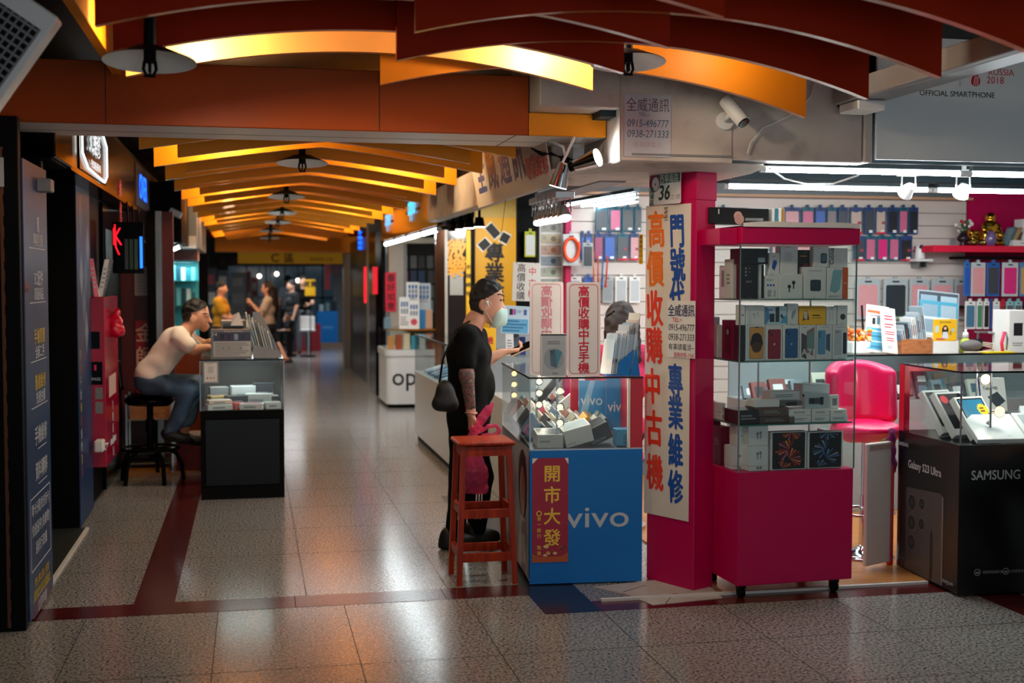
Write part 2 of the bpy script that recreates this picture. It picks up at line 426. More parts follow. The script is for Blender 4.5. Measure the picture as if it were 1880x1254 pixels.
for q in range(12): mb.box(-1.03, -.585, 7.0 + .75 * q - jw / 2, 7.0 + .75 * q + jw / 2, 0, .0008, joint)
for x in (0.2, .95): mb.box(x - jw / 2, x + jw / 2, 6.04, 6.26, 0.0012, .0018, joint)
struct('floor_joints', mb)
slab('floor_shop', 2.35, 7, 6.05, 9.6, 0.0, 0.012, wood_or)
slab('floor_shop_strip', 2.36, 3.52, 5.86, 6.05, 0.0, 0.012, wood_or)
slab('trim_6', 1.7, 3.5, 5.835, 5.86, 0.0, 0.014, white)
mb = MB()
P = [(1.74, 6.13), (1.86, 5.96), (1.93, 5.72), (2.32, 5.78), (2.34, 6.0), (2.1, 6.2)]
mb.add([(x, y, .004) for x, y in P] + [(x, y, 0) for x, y in P], [tuple(range(6))] + [(i, (i + 1) % 6, (i + 1) % 6 + 6, i + 6) for i in range(6)], dirty)
mb.tube([(1.86, 5.99, .004), (2.02, 6.1, .004)], .002, joint, 4); mb.tube([(2.0, 5.73, .004), (2.1, 5.9, .004), (2.3, 5.86, .004)], .002, joint, 4)
struct('floor_patch', mb)
slab('floor_left_step', -1.9, -1.06, 6.64, 8.24, 0.0, 0.012, M('#2b3335', .4)); slab('trim_7', -1.06, -1.04, 6.64, 8.24, 0.0, 0.014, white)
slab('floor_left_platform', -1.03, -.42, 10.35, 13.2, 0.0, 0.035, wood_or)

slab('ceiling', -7, 9, -1.5, 42, 2.86, 2.96, black)
slab('ceiling_left', -7, -1.0, 7.06, 21, 2.62, 2.7, black)
slab('ceiling_shop', 1.7, 7, 5.9, 9.7, 2.42, 2.52, mat('shop_ceiling', '#0c2831', .6, vary=.15))
# orange cross beam with its pale underside and its low end by the shop
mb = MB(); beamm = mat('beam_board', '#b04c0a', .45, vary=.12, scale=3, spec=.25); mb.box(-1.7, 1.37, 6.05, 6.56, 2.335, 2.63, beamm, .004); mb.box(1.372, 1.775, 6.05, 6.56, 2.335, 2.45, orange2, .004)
mb.quad((-1.1, 6.055, 2.3342), (1.77, 6.055, 2.3342), (1.77, 6.55, 2.3342), (-1.1, 6.55, 2.3342), soffitw)
for x in (-.66, .62): mb.box(x - .0015, x + .0015, 6.048, 6.05, 2.34, 2.62, joint)
mb.box(-1.1, 1.77, 6.33, 6.336, 2.3335, 2.3345, joint); mb.box(1.3, 1.306, 6.05, 6.55, 2.3335, 2.3345, joint)
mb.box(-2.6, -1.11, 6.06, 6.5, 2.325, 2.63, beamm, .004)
struct('ceiling_beam', mb)
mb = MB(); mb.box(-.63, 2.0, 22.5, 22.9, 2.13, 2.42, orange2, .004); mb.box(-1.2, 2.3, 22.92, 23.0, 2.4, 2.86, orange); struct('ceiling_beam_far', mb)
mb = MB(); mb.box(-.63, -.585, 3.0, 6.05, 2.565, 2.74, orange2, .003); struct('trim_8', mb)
# white fascia of the corner shop, its board, its rounded corner soffit
mb = MB()
mb.box(1.375, 1.78, 5.83, 6.5, 2.452, 2.86, dirty, .006); mb.box(1.78, 2.37, 5.83, 6.5, 2.195, 2.86, dirty, .006)
mb.box(2.37, 3.08, 5.835, 6.3, 2.215, 2.86, dirty, .005); mb.box(3.085, 3.13, 5.82, 6.2, 2.215, 2.6, dirty, .006)
mb.box(1.84, 2.37, 5.825, 5.83, 2.225, 2.235, greyp)
struct('wall_front', mb)
mb = MB(); P = [(1.55, 6.55), (1.60, 6.2), (1.78, 5.97), (2.08, 5.86), (2.45, 5.87), (2.62, 5.95), (2.62, 7.0), (1.55, 7.0)]
Q = [(1.62, 6.6), (1.68, 6.3), (1.86, 6.08), (2.12, 5.95), (2.4, 5.95), (2.55, 6.02), (2.55, 7.0), (1.62, 7.0)]
n = len(P); mb.add([(x, y, 2.2) for x, y in P] + [(x, y, 2.163) for x, y in Q], [tuple(range(n)), tuple(range(2 * n - 1, n - 1, -1))] + [(i, (i + 1) % n, (i + 1) % n + n, i + n) for i in range(n)], dirty)
struct('ceiling_soffit', mb)
# fascia along the passage
mb = MB(); mb.box(1.6, 1.72, 6.5, 11.3, 2.15, 2.42, dirty, .006); mb.box(1.62, 1.7, 6.5, 11.3, 2.42, 2.86, black); struct('wall_right_fascia', mb)
slab('ceiling_right_shops', 1.72, 6, 9.7, 24, 2.5, 2.6, black)
# slat wall at the back of the shop
slatw = mat('slat_panel', '#d8ccc4', .45, vary=.04, scale=3)
mb = MB(); mb.box(2.2, 6.07, 9.63, 9.73, 0, 2.42, greyp)
zz = 2.30
while zz > 0.15:
    h = min(.108, zz - .1); mb.box(2.46, 6.06, 9.60, 9.63, zz - h + .004, zz, slatw, .004); zz -= .108
mb.box(2.46, 6.06, 9.5, 9.62, 2.305, 2.325, mat('pelmet', '#c99a76', .4)); struct('wall_back', mb)
mb = MB(); mb.box(2.455, 2.50, 9.5, 9.6, .05, 2.3, pink); struct('trim_9', mb)
mb = MB(); mb.box(6.07, 7.0, 9.6, 9.73, 0, 2.42, pink); struct('wall_back_pink', mb)
slab('wall_right', 7.0, 7.1, 5.0, 9.73, 0, 2.5, white)
mb = MB(); mb.box(2.26, 2.455, 9.585, 9.63, .4, 2.2, paper); struct('wall_banknote_board', mb); slab('trim_40', 2.08, 2.245, 9.6, 9.64, 0, 2.42, black)
# pink corner pillar
PF = Frame(2.225, 5.947, 0)
pa = math.degrees(math.atan2(.304, -.151))
mb = MB(); mb.box(0, .345, -.145, 0, 0, 2.164, pink, .004)
mb.box(-.004, .2, -.149, .002, 2.02, 2.163, pink, .003)
struct('wall_pillar', mb, loc=(2.225, 5.947, 0), rz=pa)
# left side
mb = MB(); mb.box(-1.5, -1.16, 2.5, 5.88, 0, 2.86, black)
for z in (.25, .62, .99): mb.box(-1.161, -1.158, 2.5, 5.86, z, z + .008, greyp)
mb.box(-1.18, -1.13, 2.5, 5.84, 1.1, 1.15, blackg, .004); struct('wall_left', mb)
mb = MB(); mb.box(-1.15, -1.022, 5.88, 5.95, 0, 2.34, black, .003); mb.box(-1.10, -1.085, 5.872, 5.88, .02, 2.2, mat('old_wood_strip', '#5a3014', .6))
for q in range(22): mb.box(-1.086, -1.078, 5.871, 5.88, .05 + q * .1, .09 + q * .1, black)
struct('trim_10', mb)
mb = MB(); mb.box(-2.2, -.95, 6.45, 7.05, 2.215, 2.62, blackg, .004)
for q in range(12): mb.box(-2.1, -.97, 6.5 + q * .045, 6.52 + q * .045, 2.205, 2.215, black)
mb.box(-.95, -.945, 6.46, 7.04, 2.22, 2.6, mat('smoked_mirror', '#6d5a50', .12, metal=.9, vary=.2)); struct('wall_left_header', mb)
mb = MB(); mb.box(-2.0, -1.1, 8.24, 8.32, 0, 2.62, black); mb.box(-2.0, -1.95, 6.6, 8.3, 0, 2.3, black); mb.box(-2.0, -1.03, 6.55, 6.62, 0, 2.3, black)
mb.box(-1.25, -1.127, 8.32, 10.9, 0, 2.3, black); struct('wall_left_recess', mb)
rib = mat('ribbed_metal', '#23282c', .3, metal=.8, vary=.15)
mb = MB(); mb.box(-1.127, -1.10, 9.78, 10.9, 0, 2.2, blackg)
for q in range(16): mb.cyl((-1.10, 9.81 + q * .066, .3), (-1.10, 9.81 + q * .066, 2.0), .021, rib, n=8)
struct('wall_left_ribbed', mb)
mirror = mat('dark_mirror_fascia', '#574a44', .15, metal=.85, vary=.25, scale=3)
mb = MB(); mb.box(-1.3, -.985, 7.1, 13.0, 2.235, 2.66, mirror, .003); mb.box(-1.2, -.96, 7.1, 13.0, 2.21, 2.235, blackg); struct('wall_left_fascia', mb)
mb = MB(); mb.box(-1.9, -.66, 11.0, 11.1, 0, 2.2, mat('maroon_panel', '#4a1216', .45, vary=.15)); struct('wall_left_maroon', mb)
mb = MB(); mb.box(-.87, -.80, 10.9, 11.0, 0, 2.2, black); mb.box(-.80, -.75, 10.92, 11.0, 0, 2.2, steel); struct('trim_11', mb)
mb = MB(); mb.box(-2.4, -.7, 13.1, 14.6, 2.0, 2.62, black); mb.box(-1.3, -.6, 14.6, 17.2, 1.98, 2.5, greyp, .01); mb.box(-.95, -.62, 14.58, 14.62, 1.98, 2.12, white); struct('wall_left_box', mb)
# far left wall and end wall
mb = MB(); mb.box(-2.6, -2.5, 11, 36, 0, 2.86, black); mb.box(-1.6, -.72, 21.5, 21.6, 0, 2.4, black); struct('wall_left_far', mb)
mb = MB(); mb.box(-3, 5, 37, 37.1, 0, 2.86, M('#2a3036', .4)); struct('wall_end', mb)
mb = MB()
for q in range(6): mb.box(-.7 + q * .55, -.66 + q * .55, 36.9, 37.0, .1, 2.3, M('#30343a', .3))
mb.box(-.9, 2.6, 36.9, 37.0, 2.05, 2.3, M('#5d4a3c', .4)); mb.box(-.9, 2.6, 36.9, 37.0, 1.1, 1.15, M('#30343a', .3))
mb.box(-.66, 2.5, 36.95, 36.97, .1, 2.05, mat('window_glow', '#4a6272', .1, emit=.16, vary=.9, scale=1.5))
struct('window_1', mb)
mb = MB(); mb.box(1.7, 1.95, 18.2, 18.6, 0, 2.5, greyp); mb.box(1.66, 1.95, 22.6, 23.0, 0, 2.3, greyp); mb.box(2.6, 2.7, 24, 37, 0, 2.4, M('#c9cdd0', .4)); struct('wall_right_posts', mb)
mb = MB(); mb.box(3.4, 3.5, 9.75, 37, 0, 2.6, M('#6a6c6e', .6)); struct('wall_right_far', mb)

# ---------------------------------------------------------------- curved ceiling fins
def fin(Y, x0, x1, z0, zm, z1, top, label, group, m=orange, t=.035, gable=False):
    N_ = 22; mb = MB(); v = []
    xm = (x0 + x1) / 2
    for i in range(N_ + 1):
        u = i / N_; x = x0 + (x1 - x0) * u
        z = z0 + (z1 - z0) * u + (zm - (z0 + z1) / 2) * ((1 - abs(2 * u - 1) ** 1.2) if gable else 4 * u * (1 - u))
        for (yy, q) in ((0, z), (0, top), (t, top), (t, z)): v.append((x - xm, yy, q))
    for i in range(N_):
        a, b = 4 * i, 4 * i + 4
        mb_f = [(a, b, b + 1, a + 1), (a + 1, b + 1, b + 2, a + 2), (a + 2, b + 2, b + 3, a + 3)]
        for f_ in mb_f: mb.f.append(f_); mb.m.append(0); mb.s.append(False)
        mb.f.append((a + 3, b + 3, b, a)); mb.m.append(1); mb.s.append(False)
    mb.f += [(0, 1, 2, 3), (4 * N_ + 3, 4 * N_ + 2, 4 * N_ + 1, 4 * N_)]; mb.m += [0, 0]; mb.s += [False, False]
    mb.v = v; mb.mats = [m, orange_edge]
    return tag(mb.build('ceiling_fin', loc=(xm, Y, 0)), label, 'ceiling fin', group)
GL, GR, GP = 'curved fins over the left of the hall', 'curved fins over the right of the hall', 'fins above the passage'
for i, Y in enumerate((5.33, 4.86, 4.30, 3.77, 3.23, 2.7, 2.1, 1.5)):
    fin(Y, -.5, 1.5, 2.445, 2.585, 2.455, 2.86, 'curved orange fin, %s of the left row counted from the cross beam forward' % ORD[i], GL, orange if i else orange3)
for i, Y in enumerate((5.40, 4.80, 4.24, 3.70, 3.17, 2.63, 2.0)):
    fin(Y, .56, 2.56, 2.46, 2.565, 2.375, 2.86, 'curved orange fin, %s of the right row counted from the white fascia forward' % ORD[i], GR, orange if i else mat('half_lit_orange_board', '#ac6208', .5, vary=.1, scale=4, spec=.15))  # first fin takes a part-lit tone of the same orange, lamplight in the colour
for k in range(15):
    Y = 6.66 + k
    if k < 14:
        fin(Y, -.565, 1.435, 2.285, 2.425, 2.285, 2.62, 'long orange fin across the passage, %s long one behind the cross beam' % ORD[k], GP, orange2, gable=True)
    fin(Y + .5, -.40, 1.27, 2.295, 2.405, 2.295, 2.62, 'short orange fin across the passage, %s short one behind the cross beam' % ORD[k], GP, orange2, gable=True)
# ---------------------------------------------------------------- disc lamps: dark shade on a stem, their lamps throw warm light up on the fins
def disc_lamp(px, py, Y, label, r=.16):
    p = WY(px, py, Y); t = thing('pendant_lamp', label, 'lamp', p, group='disc lamps under the fins'); t.rotation_euler = (R(-5), 0, 0)
    rim = mat('lamp_enamel_dark', '#26282a', .35, vary=.2); under = mat('lamp_enamel_grey', '#f0f3f3', .35, vary=.06)
    mb = MB(); mb.lathe([(.03, .05), (.06, .045), (r * .6, .028), (r, 0), (r + .003, -.004)], rim); mb.lathe([(r + .003, -.004), (r - .004, -.001), (r * .6, .022), (.03, .04), (.0, .04)], under); mb.build('lamp_shade', t)
    MB().cyl((0, 0, .045), (0, -.0875 * (2.858 - p.z), 2.858 - p.z), .022, black).build('stem', t)
    mb = MB(); mb.cyl((0, 0, .04), (0, 0, -.005), .022, black)
    mb.tube([(-.018, 0, 0), (-.022, 0, -.03), (-.012, 0, -.052), (.012, 0, -.052), (.022, 0, -.03), (.018, 0, 0)], .006, black)
    mb.tube([(0, -.012, 0), (0, -.012, -.04), (0, .012, -.04), (0, .012, 0)], .005, black); mb.cyl((-.02, 0, -.055), (.02, 0, -.055), .004, black); mb.build('bulb', t)
    return t
disc_lamp(275, 112, 4.56, 'large disc lamp hanging in front of the orange beam at left')
disc_lamp(1153, 114, 5.1, 'disc lamp hanging in front of the white shop fascia')
for i, (px, py, Y) in enumerate(((555, 299, 7.97), (526, 361, 10.92), (518, 391, 13.92), (510, 408, 15.4), (497, 424, 17.9), (495, 437, 20.9))):
    disc_lamp(px, py, Y, 'disc lamp over the passage, %s from the cross beam' % ORD[i])
# warm lamps up between the fins
WARM = (1.0, .76, .42); PALE = (1.0, .86, .62)
for (x, y, z, e) in ((-.22, 5.10, 2.58, 24), (1.25, 5.1, 2.62, 26), (2.1, 5.12, 2.66, 9)):
    if e: light('POINT', 'fin_lamp', (x, y, z), e, PALE, .05)
for k in range(7):
    light('POINT', 'fin_lamp', (-.15 + 1.2 * (k % 2), 7.4 + 2.0 * k, 2.50), 20, WARM, .06)
    light('POINT', 'fin_lamp', (1.05 - 1.2 * (k % 2), 8.4 + 2.0 * k, 2.50), 18, WARM, .06)
# ================================================================== one continuous skin from smooth joined limbs
def sdf_grid(prims, res, k=.03, cuts=(), noise=0.0, nscale=30.0, grow=0.0):
    V = lambda p: np.array(p, dtype=np.float32)
    lo = V((1e9,) * 3); hi = -lo; P = []
    for p in prims:
        if p[0] in ('c', '-c'):
            a, b, ra, rb = V(p[1]), V(p[2]), p[3], p[4]; r_ = max(ra, rb)
            l, h = np.minimum(a, b) - r_, np.maximum(a, b) + r_
        else:
            c, rad = V(p[1]), V(p[2]); Rm = np.array(p[3], dtype=np.float32) if len(p) > 3 and p[3] is not None else np.eye(3, dtype=np.float32)
            e = np.sqrt(((Rm * rad[None, :]) ** 2).sum(1)); l, h = c - e, c + e
        P.append((p, l - grow, h + grow))
        if p[0][0] != '-': lo = np.minimum(lo, l - grow); hi = np.maximum(hi, h + grow)
    lo = lo - (k + 3 * res); hi = hi + (k + 3 * res)
    n = np.ceil((hi - lo) / res).astype(int) + 1
    ax = [lo[i] + res * np.arange(n[i], dtype=np.float32) for i in range(3)]
    d = np.full(n, 1.0, dtype=np.float32)
    for p, l, h in P:
        kk = p[5] if p[0][-1] == 'c' and len(p) > 5 else (p[4] if p[0][-1] == 'e' and len(p) > 4 else k)
        m = kk + 2.5 * res
        i0 = np.clip(np.floor((l - m - lo) / res).astype(int), 0, n); i1 = np.clip(np.ceil((h + m - lo) / res).astype(int) + 1, 0, n)
        if (i1 <= i0).any(): continue
        sl = tuple(slice(a, b) for a, b in zip(i0, i1))
        X, Y, Z = np.meshgrid(ax[0][sl[0]], ax[1][sl[1]], ax[2][sl[2]], indexing='ij', sparse=True)
        if p[0][-1] == 'c':
            a, b = V(p[1]), V(p[2]); ba = b - a; L2 = max(float(ba @ ba), 1e-9)
            px, py, pz = X - a[0], Y - a[1], Z - a[2]
            t = np.clip((px * ba[0] + py * ba[1] + pz * ba[2]) / L2, 0, 1)
            q = np.sqrt((px - t * ba[0]) ** 2 + (py - t * ba[1]) ** 2 + (pz - t * ba[2]) ** 2) - (p[3] + (p[4] - p[3]) * t)
        else:
            c, rad = V(p[1]), V(p[2]) + grow; Rm = np.array(p[3], dtype=np.float32) if len(p) > 3 and p[3] is not None else np.eye(3, dtype=np.float32)
            px, py, pz = X - c[0], Y - c[1], Z - c[2]
            l0 = (px * Rm[0, 0] + py * Rm[1, 0] + pz * Rm[2, 0]); l1 = (px * Rm[0, 1] + py * Rm[1, 1] + pz * Rm[2, 1]); l2 = (px * Rm[0, 2] + py * Rm[1, 2] + pz * Rm[2, 2])
            k0 = np.sqrt((l0 / rad[0]) ** 2 + (l1 / rad[1]) ** 2 + (l2 / rad[2]) ** 2); k1 = np.sqrt((l0 / rad[0] ** 2) ** 2 + (l1 / rad[1] ** 2) ** 2 + (l2 / rad[2] ** 2) ** 2) + 1e-9
            q = k0 * (k0 - 1) / k1 + grow
        s = d[sl]
        if p[0][0] == '-':
            hh = np.clip(.5 - .5 * (s + q) / kk, 0, 1); d[sl] = s * (1 - hh) - q * hh + kk * hh * (1 - hh)
        else:
            hh = np.clip(.5 + .5 * (s - q) / kk, 0, 1); d[sl] = s * (1 - hh) + q * hh - kk * hh * (1 - hh)
    d -= grow
    X, Y, Z = np.meshgrid(*ax, indexing='ij', sparse=True)
    if noise:
        d += noise * (np.sin(X * nscale + 1.7 * np.sin(Z * nscale * .6)) * np.sin(Y * nscale * .9 + 1.0) + .7 * np.sin(Z * nscale * 1.3 + 2.2 * np.sin(X * nscale * .5 + Y * nscale * .7)))
    for c in cuts:
        p, nn = V(c[0]), V(c[1]); nn = nn / np.linalg.norm(nn)
        d = np.maximum(d, (X - p[0]) * nn[0] + (Y - p[1]) * nn[1] + (Z - p[2]) * nn[2])
    return d, lo
def surface(d, lo, res):
    """naive surface nets"""
    ins = d < 0
    c8 = [ins[i:ins.shape[0] - 1 + i, j:ins.shape[1] - 1 + j, q:ins.shape[2] - 1 + q] for i in (0, 1) for j in (0, 1) for q in (0, 1)]
    cnt = sum(c.astype(np.int8) for c in c8); act = (cnt > 0) & (cnt < 8)
    ids = np.argwhere(act); lut = np.full(act.shape, -1, dtype=np.int32); lut[act] = np.arange(len(ids))
    offs = np.array([(i, j, q) for i in (0, 1) for j in (0, 1) for q in (0, 1)])
    vals = np.stack([d[ids[:, 0] + o[0], ids[:, 1] + o[1], ids[:, 2] + o[2]] for o in offs], 1)
    acc = np.zeros((len(ids), 3)); num = np.zeros(len(ids))
    for a in range(8):
        for b in range(a + 1, 8):
            if np.abs(offs[a] - offs[b]).sum() != 1: continue
            va, vb = vals[:, a], vals[:, b]; cr = (va < 0) != (vb < 0)
            t = np.where(cr, va / np.where(cr, va - vb, 1), 0)
            acc += np.where(cr[:, None], offs[a] + t[:, None] * (offs[b] - offs[a]), 0); num += cr
    v = lo + (ids + acc / num[:, None]) * res
    F = []
    for a in range(3):
        o1, o2 = (a + 1) % 3, (a + 2) % 3
        A = np.moveaxis(ins, a, 0); df = A[:-1] != A[1:]
        df = np.moveaxis(df, 0, a); e = np.argwhere(df)
        e = e[(e[:, o1] > 0) & (e[:, o2] > 0) & (e[:, o1] < d.shape[o1] - 1) & (e[:, o2] < d.shape[o2] - 1)]
        q = []
        for (s1, s2) in ((1, 1), (0, 1), (0, 0), (1, 0)):
            c = e.copy(); c[:, o1] -= s1; c[:, o2] -= s2; q.append(lut[c[:, 0], c[:, 1], c[:, 2]])
        q = np.stack(q, 1); fl = ~ins[e[:, 0], e[:, 1], e[:, 2]]; q[fl] = q[fl][:, ::-1]; F.append(q)
    return v, np.concatenate(F)
def skin(name, prims, mats, res=.006, k=.03, cuts=(), noise=0.0, nscale=30.0, grow=0.0, parent=None, matfn=None):
    d, lo = sdf_grid(prims, res, k, cuts, noise, nscale, grow); v, f = surface(d, lo, res)
    me = bpy.data.meshes.new(name)
    me.vertices.add(len(v)); me.vertices.foreach_set('co', v.astype(np.float32).ravel())
    me.loops.add(f.size); me.loops.foreach_set('vertex_index', f.astype(np.int32).ravel())
    me.polygons.add(len(f)); me.polygons.foreach_set('loop_start', np.arange(0, f.size, 4, dtype=np.int32))
    me.update(calc_edges=True); me.polygons.foreach_set('use_smooth', np.ones(len(f), dtype=bool))
    mats = mats if isinstance(mats, list) else [mats]
    for m in mats: me.materials.append(m)
    if matfn is not None: me.polygons.foreach_set('material_index', matfn(v[f].mean(1)).astype(np.int32))
    me.update(); o = bpy.data.objects.new(name, me); COL.objects.link(o)
    if parent: o.parent = parent; o.matrix_parent_inverse = Matrix.Translation(-Vector(parent.location))
    return o
def rotm(ax, deg): return [list(r_) for r_ in Matrix.Rotation(R(deg), 3, ax)]
def near_seg(c, a, b, r_):
    a = np.array(a); b = np.array(b); t = np.clip(((c - a) @ (b - a)) / ((b - a) @ (b - a)), 0, 1)
    return (np.linalg.norm(c - a - t[:, None] * (b - a), axis=1) < r_) & (t > 0.02) & (t < 0.97)
def hand_prims(wrist, dirn, palm_n, thumb_side, curl=(25, 30, 25), s=1.0, spread=6):
    """palm and five jointed fingers; dirn along the hand, palm_n the way the palm faces, thumb_side across"""
    W = Vector(wrist); D = Vector(dirn).normalized(); N_ = Vector(palm_n); N_ = (N_ - D * N_.dot(D)).normalized(); S = D.cross(N_)
    if S.dot(Vector(thumb_side)) < 0: S = -S
    pr = []; T3 = lambda v: tuple(v)
    for u in (-.028, -.009, .010, .027): pr.append(('c', T3(W + D * .008 * s + S * u * .6 * s), T3(W + D * .088 * s + S * u * s), .0145 * s, .0125 * s, .012))
    for u, L, r_ in ((.029, .072, .0085), (.010, .080, .0088), (-.009, .074, .0084), (-.028, .058, .0076)):
        p = W + D * .09 * s + S * u * s; a = 0.0
        for q, fr in enumerate((.45, .32, .23)):
            a += R(curl[q]); d = D * math.cos(a) + N_ * math.sin(a) + S * (u * spread * .3); e = p + d.normalized() * L * fr * s
            pr.append(('c', T3(p), T3(e), (r_ - q * .0006) * s, (r_ - (q + 1) * .0006) * s, .005)); p = e
    p = W + D * .022 * s + S * .026 * s
    for q, (L, a, b) in enumerate(((.040, 45, 25), (.032, 25, 45), (.026, 8, 60))):
        d = (D * math.cos(R(a)) + S * math.sin(R(a)) * .8 + N_ * math.sin(R(b)) * .6).normalized(); e = p + d * L * s
        pr.append(('c', T3(p), T3(e), (.0135 - q * .0018) * s, (.0118 - q * .0018) * s, .008)); p = e
    return pr
skin_tan = ramp_mat('skin', [(.3, '#c08a70'), (.55, '#cf9a80'), (.8, '#d8a88e')], 14, .5, detail=4)
skin_pale = ramp_mat('skin_fair', [(.3, '#d39a7c'), (.55, '#dda98c'), (.8, '#e4b79c')], 14, .5, detail=4)  # fairer skin tone for the other people
tattoo = ramp_mat('tattooed_skin', [(.30, '#1d2126'), (.42, '#4c4a48'), (.50, '#8a5244'), (.56, '#3a4046'), (.70, '#a88470')], 22, .5, detail=5)
hairm = ramp_mat('black_hair', [(.3, '#050506'), (.7, '#141211')], 60, .7, detail=3, mapping=(1, 1, .2))
hairb = ramp_mat('brown_hair', [(.3, '#120a07'), (.7, '#301b13')], 50, .62, detail=3, mapping=(1, 1, .12))
tee_black = mat('black_cotton', '#050506', .85, vary=.2, scale=60, spec=.15)
tee_white = mat('white_cotton', '#eae2da', .85, vary=.05, scale=30)
denim = ramp_mat('blue_denim', [(.3, '#1b2a3c'), (.55, '#35506b'), (.8, '#6b86a0')], 5, .8, detail=6)
darkdenim = ramp_mat('dark_denim', [(.3, '#10161f'), (.6, '#1e2a38'), (.85, '#384656')], 8, .8, detail=6)
eyew = mat('eye_white', '#e8e2da', .3, vary=.03); lipm = mat('lips', '#a5564a', .45, vary=.1); soled = mat('shoe_black', '#0c0c0e', .5, vary=.2)

# ------------------------------------------------------------------ the customer in black at the counter, facing right
def person_standing():
    t = thing('person', 'person in black t-shirt and mask at blue counter holding phone and pink bag', 'person', WZ(858, 1000))
    Q = lambda x, y, Y: tuple(WY(x, y, Y))
    rs, re, rw = Q(856, 617, 7.07), Q(857, 690, 7.03), Q(865, 758, 7.05)
    ls, le, lw = Q(876, 616, 7.42), Q(888, 664, 7.48), Q(921, 648, 7.47)
    hc = Q(893, 550, 7.27)
    tilt = rotm('Y', 16)
    torso = [('c', Q(856, 618, 7.11), Q(868, 616, 7.41), .060, .060), ('c', Q(858, 652, 7.18), Q(865, 650, 7.35), .104, .104),
             ('c', Q(860, 765, 7.19), Q(858, 652, 7.18), .103, .102), ('c', Q(863, 765, 7.35), Q(865, 652, 7.35), .103, .102), ('e', Q(880, 708, 7.27), (.080, .12, .12)), ('c', Q(858, 765, 7.18), Q(863, 765, 7.35), .105, .105)]
    arms_up = [('c', rs, re, .046, .040), ('c', ls, le, .045, .040)]
    rl = [('c', Q(854, 775, 7.18), Q(848, 880, 7.17), .086, .060), ('c', Q(848, 880, 7.17), Q(835, 975, 7.2), .062, .042)]
    ll = [('c', Q(864, 775, 7.35), Q(882, 880, 7.36), .086, .060), ('c', Q(882, 880, 7.36), Q(876, 975, 7.34), .062, .042)]
    head = [('e', hc, (.098, .078, .118), tilt), ('e', Q(903, 572, 7.27), (.062, .056, .075), tilt), ('c', Q(872, 588, 7.27), Q(862, 616, 7.27), .060, .066),
            ('c', Q(921, 560, 7.27), Q(926, 568, 7.27), .011, .012, .02), ('c', Q(915, 592, 7.27), Q(909, 596, 7.27), .020, .022, .03),
            ('e', Q(888, 560, 7.195), (.030, .012, .036), rotm('Y', 10), .008), ('e', Q(888, 560, 7.345), (.030, .012, .036), rotm('Y', 10), .008)]
    fore = [('c', re, rw, .043, .028), ('c', le, lw, .042, .028)]
    hands = hand_prims(Vector(rw) + Vector((0, 0, -.008)), (.04, .0, -1), (1, .35, 0), (.3, -1, 0), curl=(45, 55, 45), s=.98)
    hands += hand_prims(Vector(lw) + Vector((.012, 0, .004)), (1, -.15, .10), (0.1, .25, 1), (.2, 1, .2), curl=(38, 48, 40), s=.98)
    allp = torso + arms_up + rl + ll + head + fore + hands
    body = skin('body', allp, [skin_tan, tattoo], res=.0055, k=.022, parent=t, matfn=lambda c: (near_seg(c, Vector(rs).lerp(Vector(re), .3), Vector(re) + Vector((0, 0, -.02)), .07) | near_seg(c, Vector(re) + Vector((0, 0, .03)), Vector(rw) + Vector((0, 0, .02)), .062)).astype(int))
    # t-shirt with short sleeves
    sl = [('c', rs, tuple(Vector(rs).lerp(Vector(re), .68)), .046, .038), ('c', ls, tuple(Vector(ls).lerp(Vector(le), .66)), .044, .038)]
    skin('tshirt', torso + sl, tee_black, res=.009, k=.03, grow=.016, noise=.0022, nscale=26, parent=t,
         cuts=[(Q(868, 590, 7.27), (.45, 0, .9)), (Q(860, 796, 7.27), (0, 0, -1))])
    tr = [('c', Q(858, 770, 7.18), Q(863, 770, 7.35), .104, .104)] + rl + ll
    skin('trousers', tr, tee_black, res=.009, k=.03, grow=.014, noise=.003, nscale=30, parent=t, cuts=[(Q(860, 985, 7.27), (0, 0, -1))])
    for (x, Y) in ((840, 7.10), (881, 7.28)):
        mb = MB()
        for q in range(3):
            a = Vector(Q(x - 6 + q * 5, 905, Y)); mb.tube([a, a + Vector((-.004, -.004, -.07)), a + Vector((-.012, -.004, -.16))], .004, wplastic, 5)
        o = mb.build('trouser_stripes', t); o.matrix_parent_inverse = Matrix.Translation(-t.location)
    for (ax_, Y) in ((833, 7.2), (874, 7.34)):
        a = WY(ax_, 975, Y)
        skin('shoe', [('e', (a.x + .03, Y, .045), (.118, .046, .045)), ('e', (a.x - .025, Y, .07), (.06, .046, .07)), ('e', (a.x + .03, Y, .015), (.122, .048, .016))], soled, res=.008, k=.03, parent=t, cuts=[((0, 0, .002), (0, 0, -1))])
    # hair, mask, earbud, eye, bracelet
    hp = [('e', tuple(Vector(hc) + Vector((-.003, 0, .012))), (.102, .081, .114), tilt), ('e', tuple(Vector(hc) + Vector((.02, 0, .075))), (.075, .06, .05), tilt)]
    skin('hair', hp, hairm, res=.005, k=.02, noise=.0035, nscale=95, parent=t, cuts=[(Q(890, 547, 7.27), (.55, 0, -1)), (Q(927, 530, 7.27), (1, 0, -.35))])
    side = [('e', tuple(Vector(hc) + Vector((-.008, 0, -.004))), (.095, .0795, .114), tilt)]
    skin('hair_sides', side, mat('short_hair', '#2b2320', .6, vary=.3, scale=120), res=.005, k=.02, parent=t, cuts=[(Q(884, 565, 7.27), (1, 0, .1)), (Q(872, 582, 7.27), (.35, 0, -1))])
    mk = mat('mask_paper', '#b9d6cf', .8, vary=.04, scale=60)
